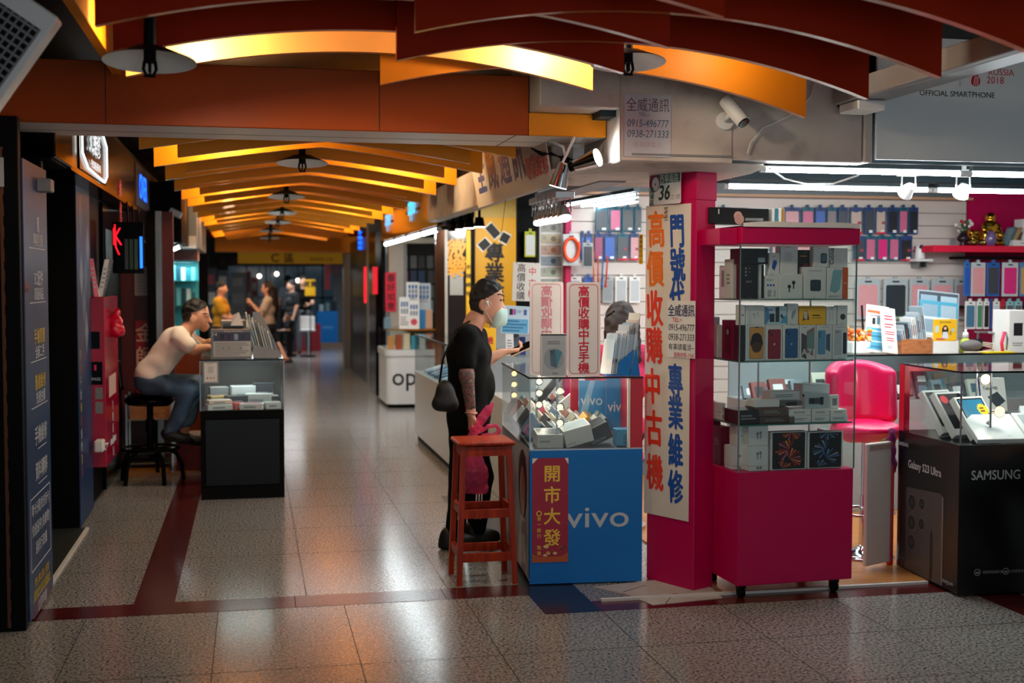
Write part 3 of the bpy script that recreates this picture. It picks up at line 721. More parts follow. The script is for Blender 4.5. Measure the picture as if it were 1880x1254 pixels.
    skin('face_mask', [('e', Q(912, 582, 7.27), (.052, .064, .066), rotm('Y', 18)), ('c', Q(924, 568, 7.27), Q(923, 590, 7.27), .022, .026)], mk, res=.005, k=.03, parent=t,
         cuts=[(Q(903, 582, 7.27), (-1, 0, .25)), (Q(915, 563, 7.27), (.35, 0, 1))])
    mb = MB()
    mb.tube([Q(904, 561, 7.2), Q(897, 551, 7.185), Q(892, 547, 7.18)], .0016, paper, 5); mb.tube([Q(904, 592, 7.2), Q(897, 580, 7.185), Q(891, 571, 7.18)], .0016, paper, 5)
    o = mb.build('mask_loop', t); o.matrix_parent_inverse = Matrix.Translation(-t.location)
    mb = MB(); mb.ball(Q(894, 555, 7.178), .010, wplastic); mb.cyl(Q(895, 555, 7.176), Q(898, 564, 7.176), .0042, wplastic)
    o = mb.build('earbud', t); o.matrix_parent_inverse = Matrix.Translation(-t.location)
    mb = MB(); mb.ball(Q(919, 551, 7.225), (.010, .012, .006), mat('eye_dark', '#1a1210', .3)); mb.tube([Q(913, 541, 7.21), Q(919, 540, 7.205), Q(926, 544, 7.22)], .004, hairm, 5)
    o = mb.build('eye', t); o.matrix_parent_inverse = Matrix.Translation(-t.location)
    mb = MB(); c = Vector(rw); mb.tube([c + Vector((.034 * math.cos(a), .034 * math.sin(a), .004 * math.sin(2 * a))) for a in [i * math.pi / 10 for i in range(20)]], .004, mat('bracelet', '#c98a76', .4), 6, closed=True)
    o = mb.build('bracelet', t); o.matrix_parent_inverse = Matrix.Translation(-t.location)
    # phone in the left hand
    ph = MB(); ph.box(-.074, .074, -.036, .036, 0, .008, mat('phone_gold', '#d8b088', .25, vary=.04), .003); ph.box(-.07, .07, -.033, .033, .008, .0086, blackg)
    lp = Vector(WY(956, 641, 7.45)); ph = ph.build('mobile_phone', None, loc=lp, rz=-8, ry=-24, rx=32)
    tag(ph, 'smartphone held flat in the left hand of the person in black', 'phone')
    # shoulder bag
    b = thing('shoulder_bag', 'small black shoulder bag hanging behind the person in black', 'bag', WY(818, 748, 7.05))
    bl = b.location
    o = skin('bag_body', [('e', tuple(WY(817, 725, 6.96)), (.058, .05, .085)), ('c', tuple(WY(806, 742, 6.96)), tuple(WY(830, 742, 6.96)), .04, .04)], mat('nylon_black', '#0d0d0f', .6, vary=.2, scale=40), res=.008, k=.04, noise=.002, nscale=40, parent=b)
    mb = MB(); mb.tube([WY(806, 708, 7.0), WY(813, 660, 6.99), WY(828, 625, 6.99), WY(848, 597, 7.1), WY(862, 590, 7.2)], .006, black, 6); o = mb.build('strap', b); o.matrix_parent_inverse = Matrix.Translation(-bl)
    # pink plastic bag hanging from the right hand
    pf = film_mat('pink_plastic', '#ff6a9c', .36)
    g = thing('plastic_bag', 'thin pink plastic bag hanging from the tattooed arm of the person in black', 'bag', WY(872, 905, 7.0))
    fl = [('c', Q(868, 786, 6.98), Q(868, 824, 6.98), .016, .042), ('c', Q(868, 812, 6.98), Q(872, 862, 6.98), .035, .062, .04), ('e', Q(872, 876, 6.98), (.078, .052, .085), None, .04), ('c', Q(858, 896, 6.98), Q(888, 898, 6.98), .03, .03, .03)]
    for q, (a, b) in enumerate(((851, 6.955), (858, 6.94), (866, 6.925), (875, 6.92), (884, 6.93), (891, 6.95))):   # gathered creases that fade towards the bottom
        fl.append(('c', Q(868 + (a - 868) * .25, 806, 6.95), Q(a, 872 + 5 * (q % 3), b), .008, .005, .012))
    for (p_, q_, ra, rb) in (((878, 790), (888, 768), .014, .020), ((888, 768), (897, 752), .020, .024), ((897, 752), (905, 741), .024, .006), ((872, 786), (882, 764), .010, .014), ((882, 764), (893, 748), .014, .010), ((878, 794), (896, 783), .012, .012), ((896, 783), (912, 782), .012, .010), ((912, 782), (918, 792), .010, .010), ((918, 792), (908, 799), .010, .012), ((908, 799), (886, 800), .012, .014)):
        fl.append(('c', Q(*p_, 6.945), Q(*q_, 6.94), ra, rb, .010))
    skin('bag_film', fl, pf, res=.0045, k=.012, noise=.0018, nscale=90, parent=g)
    mb = MB(); c = Q(866, 880, 6.98); mb.box(c[0] - .05, c[0] + .05, c[1] - .03, c[1] + .03, c[2] - .04, c[2] + .06, mat('dark_parcel', '#301018', .6), .01); o = mb.build('contents', g); o.matrix_parent_inverse = Matrix.Translation(-g.location)
person_standing()

# ------------------------------------------------------------------ the seated man in a white t-shirt, leaning on the black counter
def person_seated():
    Y0 = 10.05
    t = thing('person', 'person in white t-shirt and jeans leaning on the black counter, seated on bar chair', 'person', WY(285, 700, Y0))
    Q = lambda x, y, Y=Y0: tuple(WY(x, y, Y))
    rs, re, rw = Q(330, 622, 9.86), Q(356, 642, 9.84), Q(382, 638, 9.88)
    ls, le, lw = Q(345, 618, 10.22), Q(376, 634, 10.28), Q(392, 626, 10.2)
    hc = Q(360, 577); tilt = rotm('Y', 22)
    torso = [('c', Q(329, 616, 9.90), Q(337, 615, 10.19), .055, .055), ('c', Q(320, 628, 9.97), Q(322, 628, 10.13), .095, .095), ('c', Q(276, 688, 9.97), Q(320, 628, 9.97), .097, .094), ('c', Q(277, 688, 10.13), Q(322, 628, 10.13), .097, .094), ('c', Q(276, 688, 9.97), Q(277, 688, 10.13), .098, .098)]
    up_ = [('c', rs, re, .045, .038), ('c', ls, le, .045, .038)]
    rk, lk, rf, lf = Q(350, 716, 9.88), Q(362, 706, 10.16), Q(313, 798, 9.9), Q(334, 802, 10.12)
    legs = [('c', Q(274, 702, 9.95), rk, .082, .060), ('c', rk, rf, .058, .042), ('c', Q(278, 702, 10.14), lk, .082, .060), ('c', lk, lf, .058, .042)]
    head = [('e', hc, (.096, .076, .112), tilt), ('e', Q(369, 588), (.056, .054, .068), tilt), ('c', Q(348, 598), Q(337, 612), .056, .062), ('c', Q(384, 585), Q(387, 591), .010, .012, .02),
            ('c', Q(382, 598), Q(381, 600), .012, .012, .015), ('c', Q(376, 604), Q(374, 605), .02, .02, .03), ('e', Q(355, 586, 9.976), (.026, .011, .034), rotm('Y', 15), .008), ('e', Q(355, 586, 10.124), (.026, .011, .034), rotm('Y', 15), .008), ('c', Q(380, 579, 10.0), Q(380, 579, 10.1), .012, .012, .02)]
    arms = [('c', re, rw, .042, .029), ('c', le, lw, .041, .029)]
    hands = hand_prims(rw, (1, .1, .05), (0, .2, -1), (0, 1, 0), s=.95) + hand_prims(lw, (1, -.3, .05), (0, 0, -1), (0, -1, 0), s=.95)
    skin('body', torso + up_ + legs + head + arms + hands, skin_pale, res=.007, k=.022, parent=t)
    sl = [('c', rs, tuple(Vector(rs).lerp(Vector(re), .62)), .044, .046), ('c', ls, tuple(Vector(ls).lerp(Vector(le), .62)), .044, .044)]
    skin('tshirt', torso + sl, tee_white, res=.009, k=.03, grow=.017, noise=.004, nscale=24, parent=t, cuts=[(Q(344, 606), (.75, 0, .66)), (Q(262, 700), (-.45, 0, -.9))])
    skin('jeans', [('c', Q(274, 699, 9.96), Q(276, 699, 10.13), .098, .098)] + legs, denim, res=.009, k=.03, grow=.014, noise=.004, nscale=28, parent=t, cuts=[(Q(268, 678), (-.3, 0, 1)), (Q(320, 789), (.2, 0, -1))])
    for f_, Y in ((rf, 9.9), (lf, 10.12)):
        skin('shoe', [('e', (f_[0] + .055, Y, f_[2] - .02), (.13, .046, .042), rotm('Y', 18)), ('e', (f_[0] - .01, Y, f_[2] + .005), (.055, .045, .06))], soled, res=.009, k=.03, parent=t)
    skin('hair', [('e', tuple(Vector(hc) + Vector((-.008, 0, .016))), (.104, .085, .112), tilt)], hairm, res=.006, k=.02, noise=.006, nscale=80, parent=t, cuts=[(Q(358, 572), (.35, 0, -1)), (Q(385, 560), (1, 0, -.4))])
    skin('hair_sides', [('e', tuple(Vector(hc) + Vector((-.014, 0, -.002))), (.093, .0795, .108), tilt)], mat('short_hair', '#2b2320', .6), res=.006, k=.02, parent=t, cuts=[(Q(354, 585), (1, 0, .1)), (Q(345, 590), (.35, 0, -1))])
    mb = MB(); mb.ball(Q(378, 581, 10.0), (.008, .008, .004), eyew); mb.tube([Q(373, 576, 9.985), Q(378, 575, 9.99), Q(383, 577, 10.0)], .004, hairm, 5); mb.tube([Q(377, 599, 10.0), Q(381, 598, 10.03)], .004, lipm, 5)
    o = mb.build('face_details', t); o.matrix_parent_inverse = Matrix.Translation(-t.location)
person_seated()
# ================================================================== PINK GLASS CABINET by the pillar
FC = Frame(2.368, 5.71, 3.1); CW, CD = .645, .46
def local_obj(fr, mb, name, parent=None): return mb.build(name, parent)
cab = thing('display_cabinet', 'tall magenta display cabinet with glass shelves of boxes, beside the pillar', 'display cabinet', FC.o, 3.1)
MB().box(0, CW, 0, CD, .075, .648, pink, .004).build('base', cab)
mb = MB(); mb.box(.0, CW + .012, -.012, CD, 1.79, 1.872, pink, .003); mb.box(-.10, 0, .03, CD, 1.785, 1.868, pink, .003); mb.build('header', cab)
mb = MB(); n = 14
for i in range(n):
    x0, x1 = CW * i / n + .005, CW * (i + 1) / n + .005
    z = lambda u: 1.878 + .010 * math.sin(u * 3.1) + .004 * math.sin(u * 9)
    mb.add([(x0, -.018, 1.874 if i != 0 else 1.88), (x1, -.018, 1.874), (x1, CD, z((i + 1) / n)), (x0, CD, z(i / n))], [(0, 1, 2, 3)], paper)
    mb.add([(x0, -.0185, 1.874), (x1, -.0185, 1.874), (x1, -.016, z((i + 1) / n) + .014), (x0, -.016, z(i / n) + .014)], [(0, 1, 2, 3)], paper)
mb.build('paper_sheet', cab)
SH = [FC.hit(1455, y_)[1] for y_ in (549, 662, 778)]
for z in SH: mb = MB(); mb.box(.006, CW - .006, .008, CD - .006, z - .007, z - .001, glass_g); mb.build('shelf', cab)
mb = MB(); mb.box(.0, CW, 0, .004, .648, 1.79, glass); mb.build('front_pane', cab)
for x in (0, CW - .004): mb = MB(); mb.box(x, x + .004, .004, CD, .648, 1.79, glass); mb.build('side_pane', cab)
for x in (0, CW): MB().box(x - .003, x + .003, -.002, .004, .648, 1.79, glass_g if x else steel).build('corner_strip', cab)
MB().box(CW - .01, CW - .0045, CD - .01, CD, .648, 1.79, steel).build('corner_strip', cab)
for x, y in ((.05, .06), (CW - .07, .06), (.05, CD - .06), (CW - .07, CD - .06)):
    mb = MB(); mb.cyl((x - .012, y, .032), (x + .012, y, .032), .03, black); mb.box(x - .02, x + .02, y - .02, y + .02, .05, .076, blackg); mb.build('castor', cab)

def zb(zx0, zx1, zy0, zy1): return (1300 + zx0 / 4.179, 1300 + zx1 / 4.179, 380 + zy0 / 4.18, 380 + zy1 / 4.18)
def zc(zx0, zx1, zy0, zy1): return (1300 + zx0 / 2.614, 1300 + zx1 / 2.614, 640 + zy0 / 2.614, 640 + zy1 / 2.614)
def zs(zx0, zx1, zy0, zy1): return (1540 + zx0 / 2.7265, 1540 + zx1 / 2.7265, 660 + zy0 / 2.726, 660 + zy1 / 2.726)
def put(fr, box, dep, thick, z0, body, items, label, cat='product box', name='product_box', group=None, rz=0.0, h=None, rx=0.0, side=None, gap=.0025):
    cx, zbot, w_, hh = fr.fit(*box, dep)
    a, b = max(cx - w_ / 2, .008), min(cx + w_ / 2, CW - .008); cx, w_ = (a + b) / 2, max(b - a, .02)
    if z0 is None: z0 = zbot
    if h is None: h = max(.012, min(zbot + hh - z0, 1.782 - z0))
    o = card(name, w_ - gap, h, thick, body, items, fr.w(cx, dep, z0), rz=math.degrees(fr.a) + rz, rx=rx, label=label, cat=cat, group=group, side=side)
    o['top'] = z0 + h
    return o
top = lambda o: o['top'] + .0008
def phone_art(u, t, a, b, m, cams=None, logo=None):
    it = [('rr', u, t, a, b, .05, M('#b8bcc0')), ('rr', u, t, a * .94, b * .97, .045, m)]
    if cams:
        for (cu, ct, q) in cams: it.append(('c', u + cu * a, t + ct * b, q, ink))
    if logo: it.append(('c', u, t, .05, logo))
    return it
GA, GB_, GC = 'boxes on the top shelf of the magenta cabinet', 'boxes on the middle shelf of the magenta cabinet', 'packets on the lower shelf of the magenta cabinet'
wb = mat('white_card', '#dfe3e4', .4, vary=.03); kb = mat('black_card', '#0c0d10', .4, vary=.15)
S1, S2, S3 = SH
# top shelf
ring3 = [('c', .30, .88, .055, inkgrey), ('c', .30, .78, .055, inkgrey), ('c', .30, .68, .055, inkgrey), ('c', .50, .88, .035, inkgrey), ('c', .50, .78, .035, inkgrey)]
b1 = put(FC, zb(247, 385, 440, 704), .035, .05, S1, kb, ring3 + [('l', .52, .5, .45, .07, 2, inkgrey), ('t', 'SAMSUNG', .5, .05, .02, inkgrey)], 'black phone box with camera rings, left end of the cabinet top shelf', group=GA, side=wb)
b2 = put(FC, zb(388, 430, 440, 704), .06, .05, S1, wb, [('r', .72, .5, .5, .96, kb)], 'narrow black and white box beside the camera-ring box in the cabinet', group=GA)
put(FC, zb(246, 462, 318, 438), .04, .12, top(b1), kb, [('rr', .76, .28, .26, .3, .03, M('#8ea0ac'))], 'long black box lying on top of the camera-ring phone box', group=GA)
b3 = put(FC, zb(436, 540, 530, 704), .05, .05, S1, wb, [('l', .4, .83, .6, .06, 2, inkgrey), ('c', .2, .6, .075, inkblue), ('c', .42, .6, .075, inkblue), ('c', .64, .6, .075, inkblue), ('l', .35, .25, .35, .3, 4, inkgrey), ('l', .75, .25, .2, .3, 4, inkgrey)], 'white box with three blue dots in the cabinet', group=GA)
put(FC, zb(466, 551, 352, 525), .05, .045, top(b3), wb, [('p', [(.25, .35), (.5, .22), (.75, .55), (.7, .66), (.42, .68), (.3, .5)], inkblue), ('l', .5, .85, .35, .05, 1, inkgrey), ('l', .3, .08, .3, .04, 1, inkgrey)], 'white box with dark blue gadget picture, on the three-dot box', group=GA)
bud = [('c', .42, .5, .075, ink), ('r', .42, .38, .05, .22, ink), ('c', .6, .66, .075, ink), ('r', .6, .52, .05, .22, ink), ('t', 'Pro 3', .85, .06, .035, inkgrey)]
b4 = put(FC, zb(546, 728, 516, 704), .04, .07, S1, wb, bud, 'white box with black earbuds picture in the cabinet', group=GA)
put(FC, zb(554, 690, 300, 513), .05, .06, top(b4), wb, [('l', .5, .96, .5, .03, 1, inkgrey), ('l', .5, .62, .5, .35, 5, M('#b9bfc2'))], 'tall plain white box standing on the earbuds box', group=GA)
b5 = put(FC, zb(734, 908, 460, 704), .04, .09, S1, wb, [('rr', .52, .42, .48, .36, .08, M('#2a3b46')), ('l', .5, .88, .6, .03, 1, inkgrey), ('l', .5, .05, .2, .02, 1, inkgrey)], 'white box with dark rounded square picture in the cabinet', group=GA)
b6 = put(FC, zb(911, 1075, 464, 700), .04, .05, S1, wb, [('p', [(.12, .25), (.28, .9), (.72, .9), (.6, .3), (.4, .18)], M('#7fb3c0')), ('p', [(.30, .9), (.34, .96), (.74, .92), (.72, .9)], M('#a7ccd4')), ('r', .86, .5, .27, 1, M('#d9591c')), ('t', 'vivo', .87, .5, .05, wb), ('l', .35, .08, .6, .05, 2, inkgrey)], 'phone box with pale blue handset picture and orange edge, right end of shelf', group=GA)
put(FC, zb(690, 806, 330, 462), .09, .05, S1 + .075, kb, [('c', .5, .52, .2, M('#7a2334')), ('r', .5, .14, 1, .26, brightyellow), ('l', .45, .82, .6, .06, 1, gold), ('r', .5, .93, .4, .1, M('#2a2a2a'))], 'black packet with yellow base hanging between the white boxes', name='hanging_packet', group=GA).location.z += 0
put(FC, zb(806, 930, 286, 452), .05, .04, top(b5), wb, [('rr', .66, .42, .4, .5, .1, M('#34424c')), ('rr', .66, .44, .3, .36, .06, M('#5e7c8c')), ('l', .4, .9, .3, .04, 1, inkgrey), ('l', .22, .08, .2, .03, 1, inkgrey)], 'white box with grey watch picture, on the rounded-square box', group=GA, rz=0)
mb = MB()
cbx = put(FC, zb(935, 1074, 316, 464), .05, .05, top(b6), wb, [('r', .12, .95, .2, .1, M('#5a5f64'))], 'white cable box with black lettering, topmost at right of the cabinet', group=GA)
cx, zt, w_, h_ = FC.fit(*zb(948, 975, 330, 440), .05); mb = MB(); mb.text('Cable', (-.042, -.001, h_ / 2 + .014), .022, ink, ex=(0, 0, 1), ez=(-1, 0, 0), off=.01); mb.build('lettering', cbx)
# middle shelf, front row
f1 = put(FC, zb(243, 286, 910, 1180), .03, .06, S2, kb, [], 'narrow black box at the left end of the middle cabinet shelf', group=GB_)
goldphone = [('rr', .56, .5, .74, .90, .08, ink), ('rr', .56, .5, .70, .88, .07, M('#d99b4a')), ('c', .56, .5, .33, M('#1d120c')), ('c', .56, .62, .28, M('#120b08')), ('c', .56, .38, .26, M('#4a2a18')), ('r', .56, .93, .2, .02, ink)]
f2 = put(FC, zb(288, 437, 906, 1180), .03, .035, S2, wb, goldphone, 'white phone box picturing a black and gold screen', group=GB_)
f3 = put(FC, zb(438, 572, 906, 1180), .03, .035, S2, wb, [('rr', .52, .46, .76, .84, .09, M('#8f0f30')), ('c', .22, .8, .06, ink), ('c', .36, .73, .06, ink), ('c', .52, .46, .06, M('#c0c4c8'))], 'white phone box picturing a red phone', group=GB_)
f4 = put(FC, zb(573, 700, 906, 1180), .03, .035, S2, wb, [('rr', .52, .48, .80, .84, .09, M('#1d5c94')), ('c', .22, .82, .06, ink), ('c', .36, .75, .06, ink), ('c', .52, .46, .06, M('#aab4be'))], 'white phone box picturing a blue phone', group=GB_)
f5 = put(FC, zb(701, 829, 906, 1180), .03, .035, S2, wb, [('p', [(.1, .1), (.1, .78), (.42, .7), (.42, .02)], M('#4a4f54')), ('p', [(.42, .2), (.42, .82), (.9, .95), (.9, .1)], M('#9a7a80')), ('p', [(.5, .3), (.5, .75), (.85, .84), (.85, .2)], M('#6f9c9a')), ('t', 'A71', .5, .22, .19, wb, {'off': .03}), ('l', .3, .93, .3, .03, 1, inkgrey)], 'white phone box lettered A71', group=GB_)
f6 = put(FC, zb(830, 954, 906, 1176), .03, .035, S2, wb, [('rr', .32, .5, .5, .7, .07, M('#5f9ec6')), ('p', [(.6, .3), (.6, .72), (.86, .76), (.86, .22)], M('#3a6484')), ('c', .2, .78, .04, ink), ('c', .2, .72, .04, ink), ('c', .2, .66, .04, ink), ('l', .6, .94, .6, .03, 1, inkgrey), ('l', .5, .04, .3, .02, 1, inkgrey)], 'white phone box picturing a light blue phone', group=GB_)
f7 = put(FC, zb(955, 1072, 906, 1172), .03, .035, S2, wb, [('rr', .34, .5, .5, .74, .07, M('#b7c4cc')), ('rr', .8, .47, .24, .62, .05, M('#1c2a4c')), ('c', .22, .80, .04, ink), ('c', .36, .80, .04, ink), ('l', .5, .94, .7, .03, 1, inkgrey), ('l', .5, .04, .3, .02, 1, inkgrey)], 'white phone box picturing a silver phone, right end of middle shelf', group=GB_)
# middle shelf, upper row
put(FC, zb(242, 287, 752, 906), .035, .05, top(f1), wb, [('c', .5, .5, .2, inkgrey)], 'small white cube box above the narrow black box', group=GB_)
put(FC, zb(288, 436, 756, 904), .035, .06, top(f2), wb, [('c', .42, .55, .07, M('#b9bfc3')), ('r', .45, .45, .05, .2, M('#b9bfc3')), ('c', .62, .6, .07, M('#c5cacd')), ('r', .65, .5, .05, .2, M('#c5cacd'))], 'white earphone box above the black and gold phone box', group=GB_)
put(FC, zb(440, 606, 762, 904), .035, .05, top(f3), M('#bcd8e8'), [('rr', .3, .38, .22, .45, .03, M('#1e2b38')), ('rr', .55, .55, .18, .8, .03, M('#2f3b48')), ('p', [(.68, .5), (.85, .2), (.9, .28), (.75, .6)], M('#1d3c5c')), ('p', [(0, 0), (.2, .4), (.1, .9), (0, 1)], M('#3f8fc8')), ('p', [(.7, .1), (1, .1), (1, .5), (.85, .45)], M('#59a6d6')), ('l', .22, .8, .3, .1, 1, inkblue)], 'pale blue box picturing dark flip phones', group=GB_)
put(FC, zb(607, 694, 742, 904), .035, .04, top(f4), wb, [('p', [(.35, .3), (.45, .25), (.78, .6), (.7, .72), (.4, .62)], M('#9aa6ac')), ('l', .45, .88, .4, .04, 1, inkgrey), ('l', .3, .08, .3, .03, 1, inkgrey)], 'narrow white box picturing a grey charger', group=GB_)
put(FC, zb(698, 905, 760, 903), .035, .05, top(f5), brightyellow, [('p', [(.12, .2), (.2, .75), (.3, .75), (.38, .25), (.26, .3)], M('#5a2f20')), ('rr', .24, .52, .12, .4, .02, M('#d8d2c4')), ('l', .68, .5, .38, .12, 1, ink), ('l', .68, .36, .4, .06, 1, M('#6a4a14')), ('r', .5, .9, .98, .06, M('#c89018'))], 'yellow flip-phone box on the middle cabinet shelf', group=GB_)
put(FC, zb(906, 990, 766, 903), .035, .04, top(f6), wb, [('r', .35, .45, .08, .5, M('#c2c8cc')), ('r', .6, .5, .06, .55, M('#c2c8cc')), ('l', .5, .88, .7, .04, 1, inkgrey), ('p', [(.2, 1), (.35, 1.0), (.5, .93), (.75, 1)], ink)], 'white charger box next to the green-disc box', group=GB_)
put(FC, zb(992, 1072, 757, 903), .035, .04, top(f7), wb, [('c', .52, .42, .27, M('#12474c')), ('l', .5, .86, .4, .04, 1, inkgrey), ('l', .5, .1, .4, .03, 1, inkgrey)], 'white box with dark green disc picture', group=GB_)
# boxes seen through the left side of the cabinet
def inside(x, y, z, w_, h_, d, body, items, label, rz=0, group=None):
    return card('product_box', w_, h_, d, body, items, FC.w(x, y, z), rz=3.1 + rz, label=label, cat='product box', group=group)
inside(.006 + .03, .25, S1, .15, .17, .05, wb, [('rr', .3, .6, .2, .5, .02, inkgrey), ('rr', .6, .6, .2, .5, .02, inkgrey)], 'white box with two grey pictures, seen through the left pane on top shelf', -90, GA)
inside(.012, .16, S1, .1, .2, .05, wb, [('l', .5, .5, .4, .3, 3, inkgrey)], 'white box seen edge-on through the left pane on the top shelf', -90, GA)
inside(.02, .18, S2, .14, .2, .06, M('#6d1030'), [('rr', .5, .5, .5, .7, .05, M('#48081e')), ('c', .5, .7, .1, inkgrey)], 'maroon phone box seen through the left pane on the middle shelf', -90, GB_)
inside(.02, .34, S2, .08, .17, .05, wb, [], 'plain white box at the back of the middle shelf', -90, GB_)
inside(.02, .42, S2, .07, .21, .05, wb, [('l', .5, .7, .5, .3, 3, inkgrey)], 'white box with grey print at the back corner of the middle shelf', -90, GB_)
inside(.02, .30, .6495, .1, .2, .05, M('#5a0d28'), [('l', .5, .6, .5, .2, 3, inkgrey)], 'dark red box low behind the left pane', -90)
inside(.02, .40, .6495, .08, .23, .05, kb, [('r', .5, .5, .1, .9, inkgrey)], 'black box low at the back behind the left pane', -90)
# lower shelf: heap of flat boxes, each carried by the one under it
heap = [(85, 245, 297, 356, .03, kb, 'flat black box in front at the left'), (245, 418, 326, 356, .03, M('#4c3a34'), 'flat brown box in the front row'), (388, 496, 322, 355, .03, wb, 'white flat box in the middle of the front row'),
        (498, 585, 322, 353, .03, wb, 'white flat box right of the middle'), (587, 672, 318, 350, .03, wb, 'white flat box at the right end'), (30, 82, 310, 340, .22, wb, 'white flat box at the far left')]
hb = []
for i, (a, b, c, d, dep, m, nm) in enumerate(heap):
    hb.append(put(FC, zc(a, b, c, d), dep, .16, S3, m, [('l', .5, .5, .7, .4, 2, inkgrey)], nm + ' on the lower cabinet shelf', group=GC, cat='flat box', name='flat_box'))
lay2 = [(235, 385, 282, 324, 1, M('#5a4640'), 'brown flat box on the long brown box'), (388, 496, 291, 320, 2, wb, 'upper white flat box in the middle'), (498, 584, 290, 320, 3, wb, 'upper white flat box right of the middle'), (588, 668, 292, 316, 4, paper, 'upper white flat box at the right end'), (32, 84, 262, 308, 5, wb, 'upper white flat box at the far left')]
h2 = []
for a, b, c, d, k_, m, nm in lay2:
    h2.append(put(FC, zc(a, b, c, d), heap[k_][4] + .005, .14, top(hb[k_]), m, [('l', .5, .5, .6, .4, 2, inkgrey)], nm + ' of the lower cabinet shelf', group=GC, cat='flat box', name='flat_box'))
h3 = [put(FC, zc(224, 345, 245, 280), .04, .1, top(h2[0]), wb, [], 'white flat box third up at the left of the lower cabinet shelf', group=GC, cat='flat box', name='flat_box'),
      put(FC, zc(345, 455, 252, 288), .06, .1, top(h2[0]), M('#5c6468'), [('rr', .5, .5, .5, .7, .03, ink)], 'grey gadget packet in the middle of the lower cabinet shelf', group=GC, cat='packet', name='gadget_packet'),
      put(FC, zc(465, 580, 214, 286), .05, .012, top(h2[2]), M('#a9bcc2'), [('rr', .45, .5, .6, .4, .04, M('#37454c')), ('c', .3, .5, .09, ink), ('r', .7, .5, .14, .5, ink)], 'pale card with a dark phone holder standing on the lower cabinet shelf', group=GC, cat='packet', name='gadget_packet'),
      put(FC, zc(584, 630, 222, 288), .06, .02, top(h2[3]), paper, [('rr', .5, .5, .5, .5, .05, inkgrey)], 'small white card packet at the right of the lower cabinet shelf', group=GC, cat='packet', name='gadget_packet')]
put(FC, zc(300, 440, 205, 240), .10, .1, top(h3[1]), wb, [('l', .5, .5, .7, .4, 2, inkgrey)], 'white flat box on the grey gadget packet', group=GC, cat='flat box', name='flat_box')
put(FC, zc(453, 585, 170, 212), .12, .1, top(h3[2]) if False else h2[1]['top'] + .055, wb, [('r', .5, .1, 1, .2, M('#4a3a34'))], 'white flat box on top of the pile at the right', group=GC, cat='flat box', name='flat_box').location.z = h2[1]['top'] + .054
put(FC, zc(460, 500, 220, 288), .13, .08, h2[1]['top'] + .001, wb, [], 'small white cube box holding up the right pile', group=GC, cat='flat box', name='flat_box', h=.0525)
# bottom of the cabinet
GD = 'earphone boxes in the bottom of the magenta cabinet'; Z0 = .649
pods = [('c', .45, .62, .07, inkgrey), ('r', .46, .46, .05, .25, inkgrey), ('c', .6, .66, .07, inkgrey), ('r', .61, .48, .05, .25, inkgrey)]
for col, (xa, xb) in enumerate(((193, 290), (112, 190))):
    z = Z0
    for row in range(3):
        y1 = (658, 562, 466)[row]; y0 = (564, 468, 372)[row]
        xa2 = xa + (26 if (col and row == 2) else 0)
        o = put(FC, zc(xa2, xb, y0, y1), .03 if not col else .10, .09, z, wb, pods if not col else [('c', .5, .5, .08, inkgrey)], 'small white %s box, %s of the %s stack in the cabinet bottom' % ('earphone' if not col else 'dot-marked', ('lowest', 'middle', 'topmost')[row], 'front' if not col else 'left'), group=GD, name='earphone_box')
        z = top(o)
def fan_art(cols, seed):
    rr = random.Random(seed); it = [('rr', .5, .5, .90, .95, .03, kb)]
    for (cu, ct, a0, a1, rad) in ((.52, .52, 70, 250, .42), (.5, .30, -60, 120, .40), (.55, .98, 190, 350, .30), (.28, .06, 10, 120, .3)):
        n = 11
        for i in range(n):
            a = R(a0 + (a1 - a0) * i / n); b = R(a0 + (a1 - a0) * (i + .62) / n); q = rad * rr.uniform(.75, 1.0)
            P = [(cu, ct)] + [(min(.93, max(.07, cu + q * math.cos(v))), min(.96, max(.04, ct + q * .72 * math.sin(v)))) for v in (a, (a + b) / 2, b)]
            it.append(('p', P, M(cols[i % len(cols)], .4)))
    return it
for i, (a, b, cols, nm) in enumerate(((298, 474, ['#8c2412', '#c0501e', '#d98a4a', '#7a1a3a', '#b06a78', '#4a0f1c'], 'red and orange'), (476, 648, ['#12304e', '#2c5f8c', '#7f9db4', '#0d2038', '#3c6aa8', '#9a9aa8'], 'blue'))):
    cx, zb_, w_, h_ = FC.fit(*zc(a, b, 400, 656), .03)
    put(FC, zc(a, b, 398, 655), .03, .05, Z0, wb, fan_art(cols, i + 3), 'tablet box printed with a fan of %s feathery shapes' % nm, group='tablet boxes in the cabinet bottom', name='tablet_box')
inside(.612, .24, Z0, .16, .17, .02, wb, [], 'white box squeezed in at the right of the tablet boxes', -90)
for i in range(3): inside(.36 + .09 * i, .10, Z0 + .272, .08, .012, .1, kb if i != 1 else M('#a7b0b2'), [], 'flat %s packet lying over the tablet boxes, %s from left' % ('black' if i != 1 else 'grey', ORD[i])).location.z = Z0 + .262
mb = MB(); mb.box(-.17, .17, 0, .14, 0, .085, kb, .004); art(mb, .34, .085, 0, [('c', .48, .5, .07, M('#c79a92')), ('c', .5, .3, .08, M('#b98d88')), ('r', .75, .3, .3, .16, inkgrey), ('r', .16, .75, .02, .3, wb)])
tag(mb.build('product_box', loc=FC.w(.12, .27, 1.9), rz=3.1), 'large black box with a rosy picture lying on top of the cabinet', 'product box')
for i in range(4): tag(MB().box(-.008, .008, 0, .16, 0, .085, [wb, M('#35809a'), paper, M('#a87a3a')][i], .001).build('magazine', loc=FC.w(.315 + .019 * i, .27, 1.9), rz=3.1), '%s magazine upright beside the large black box on the cabinet' % ['white', 'teal', 'cream', 'tan'][i], 'magazine', 'magazines on the cabinet')

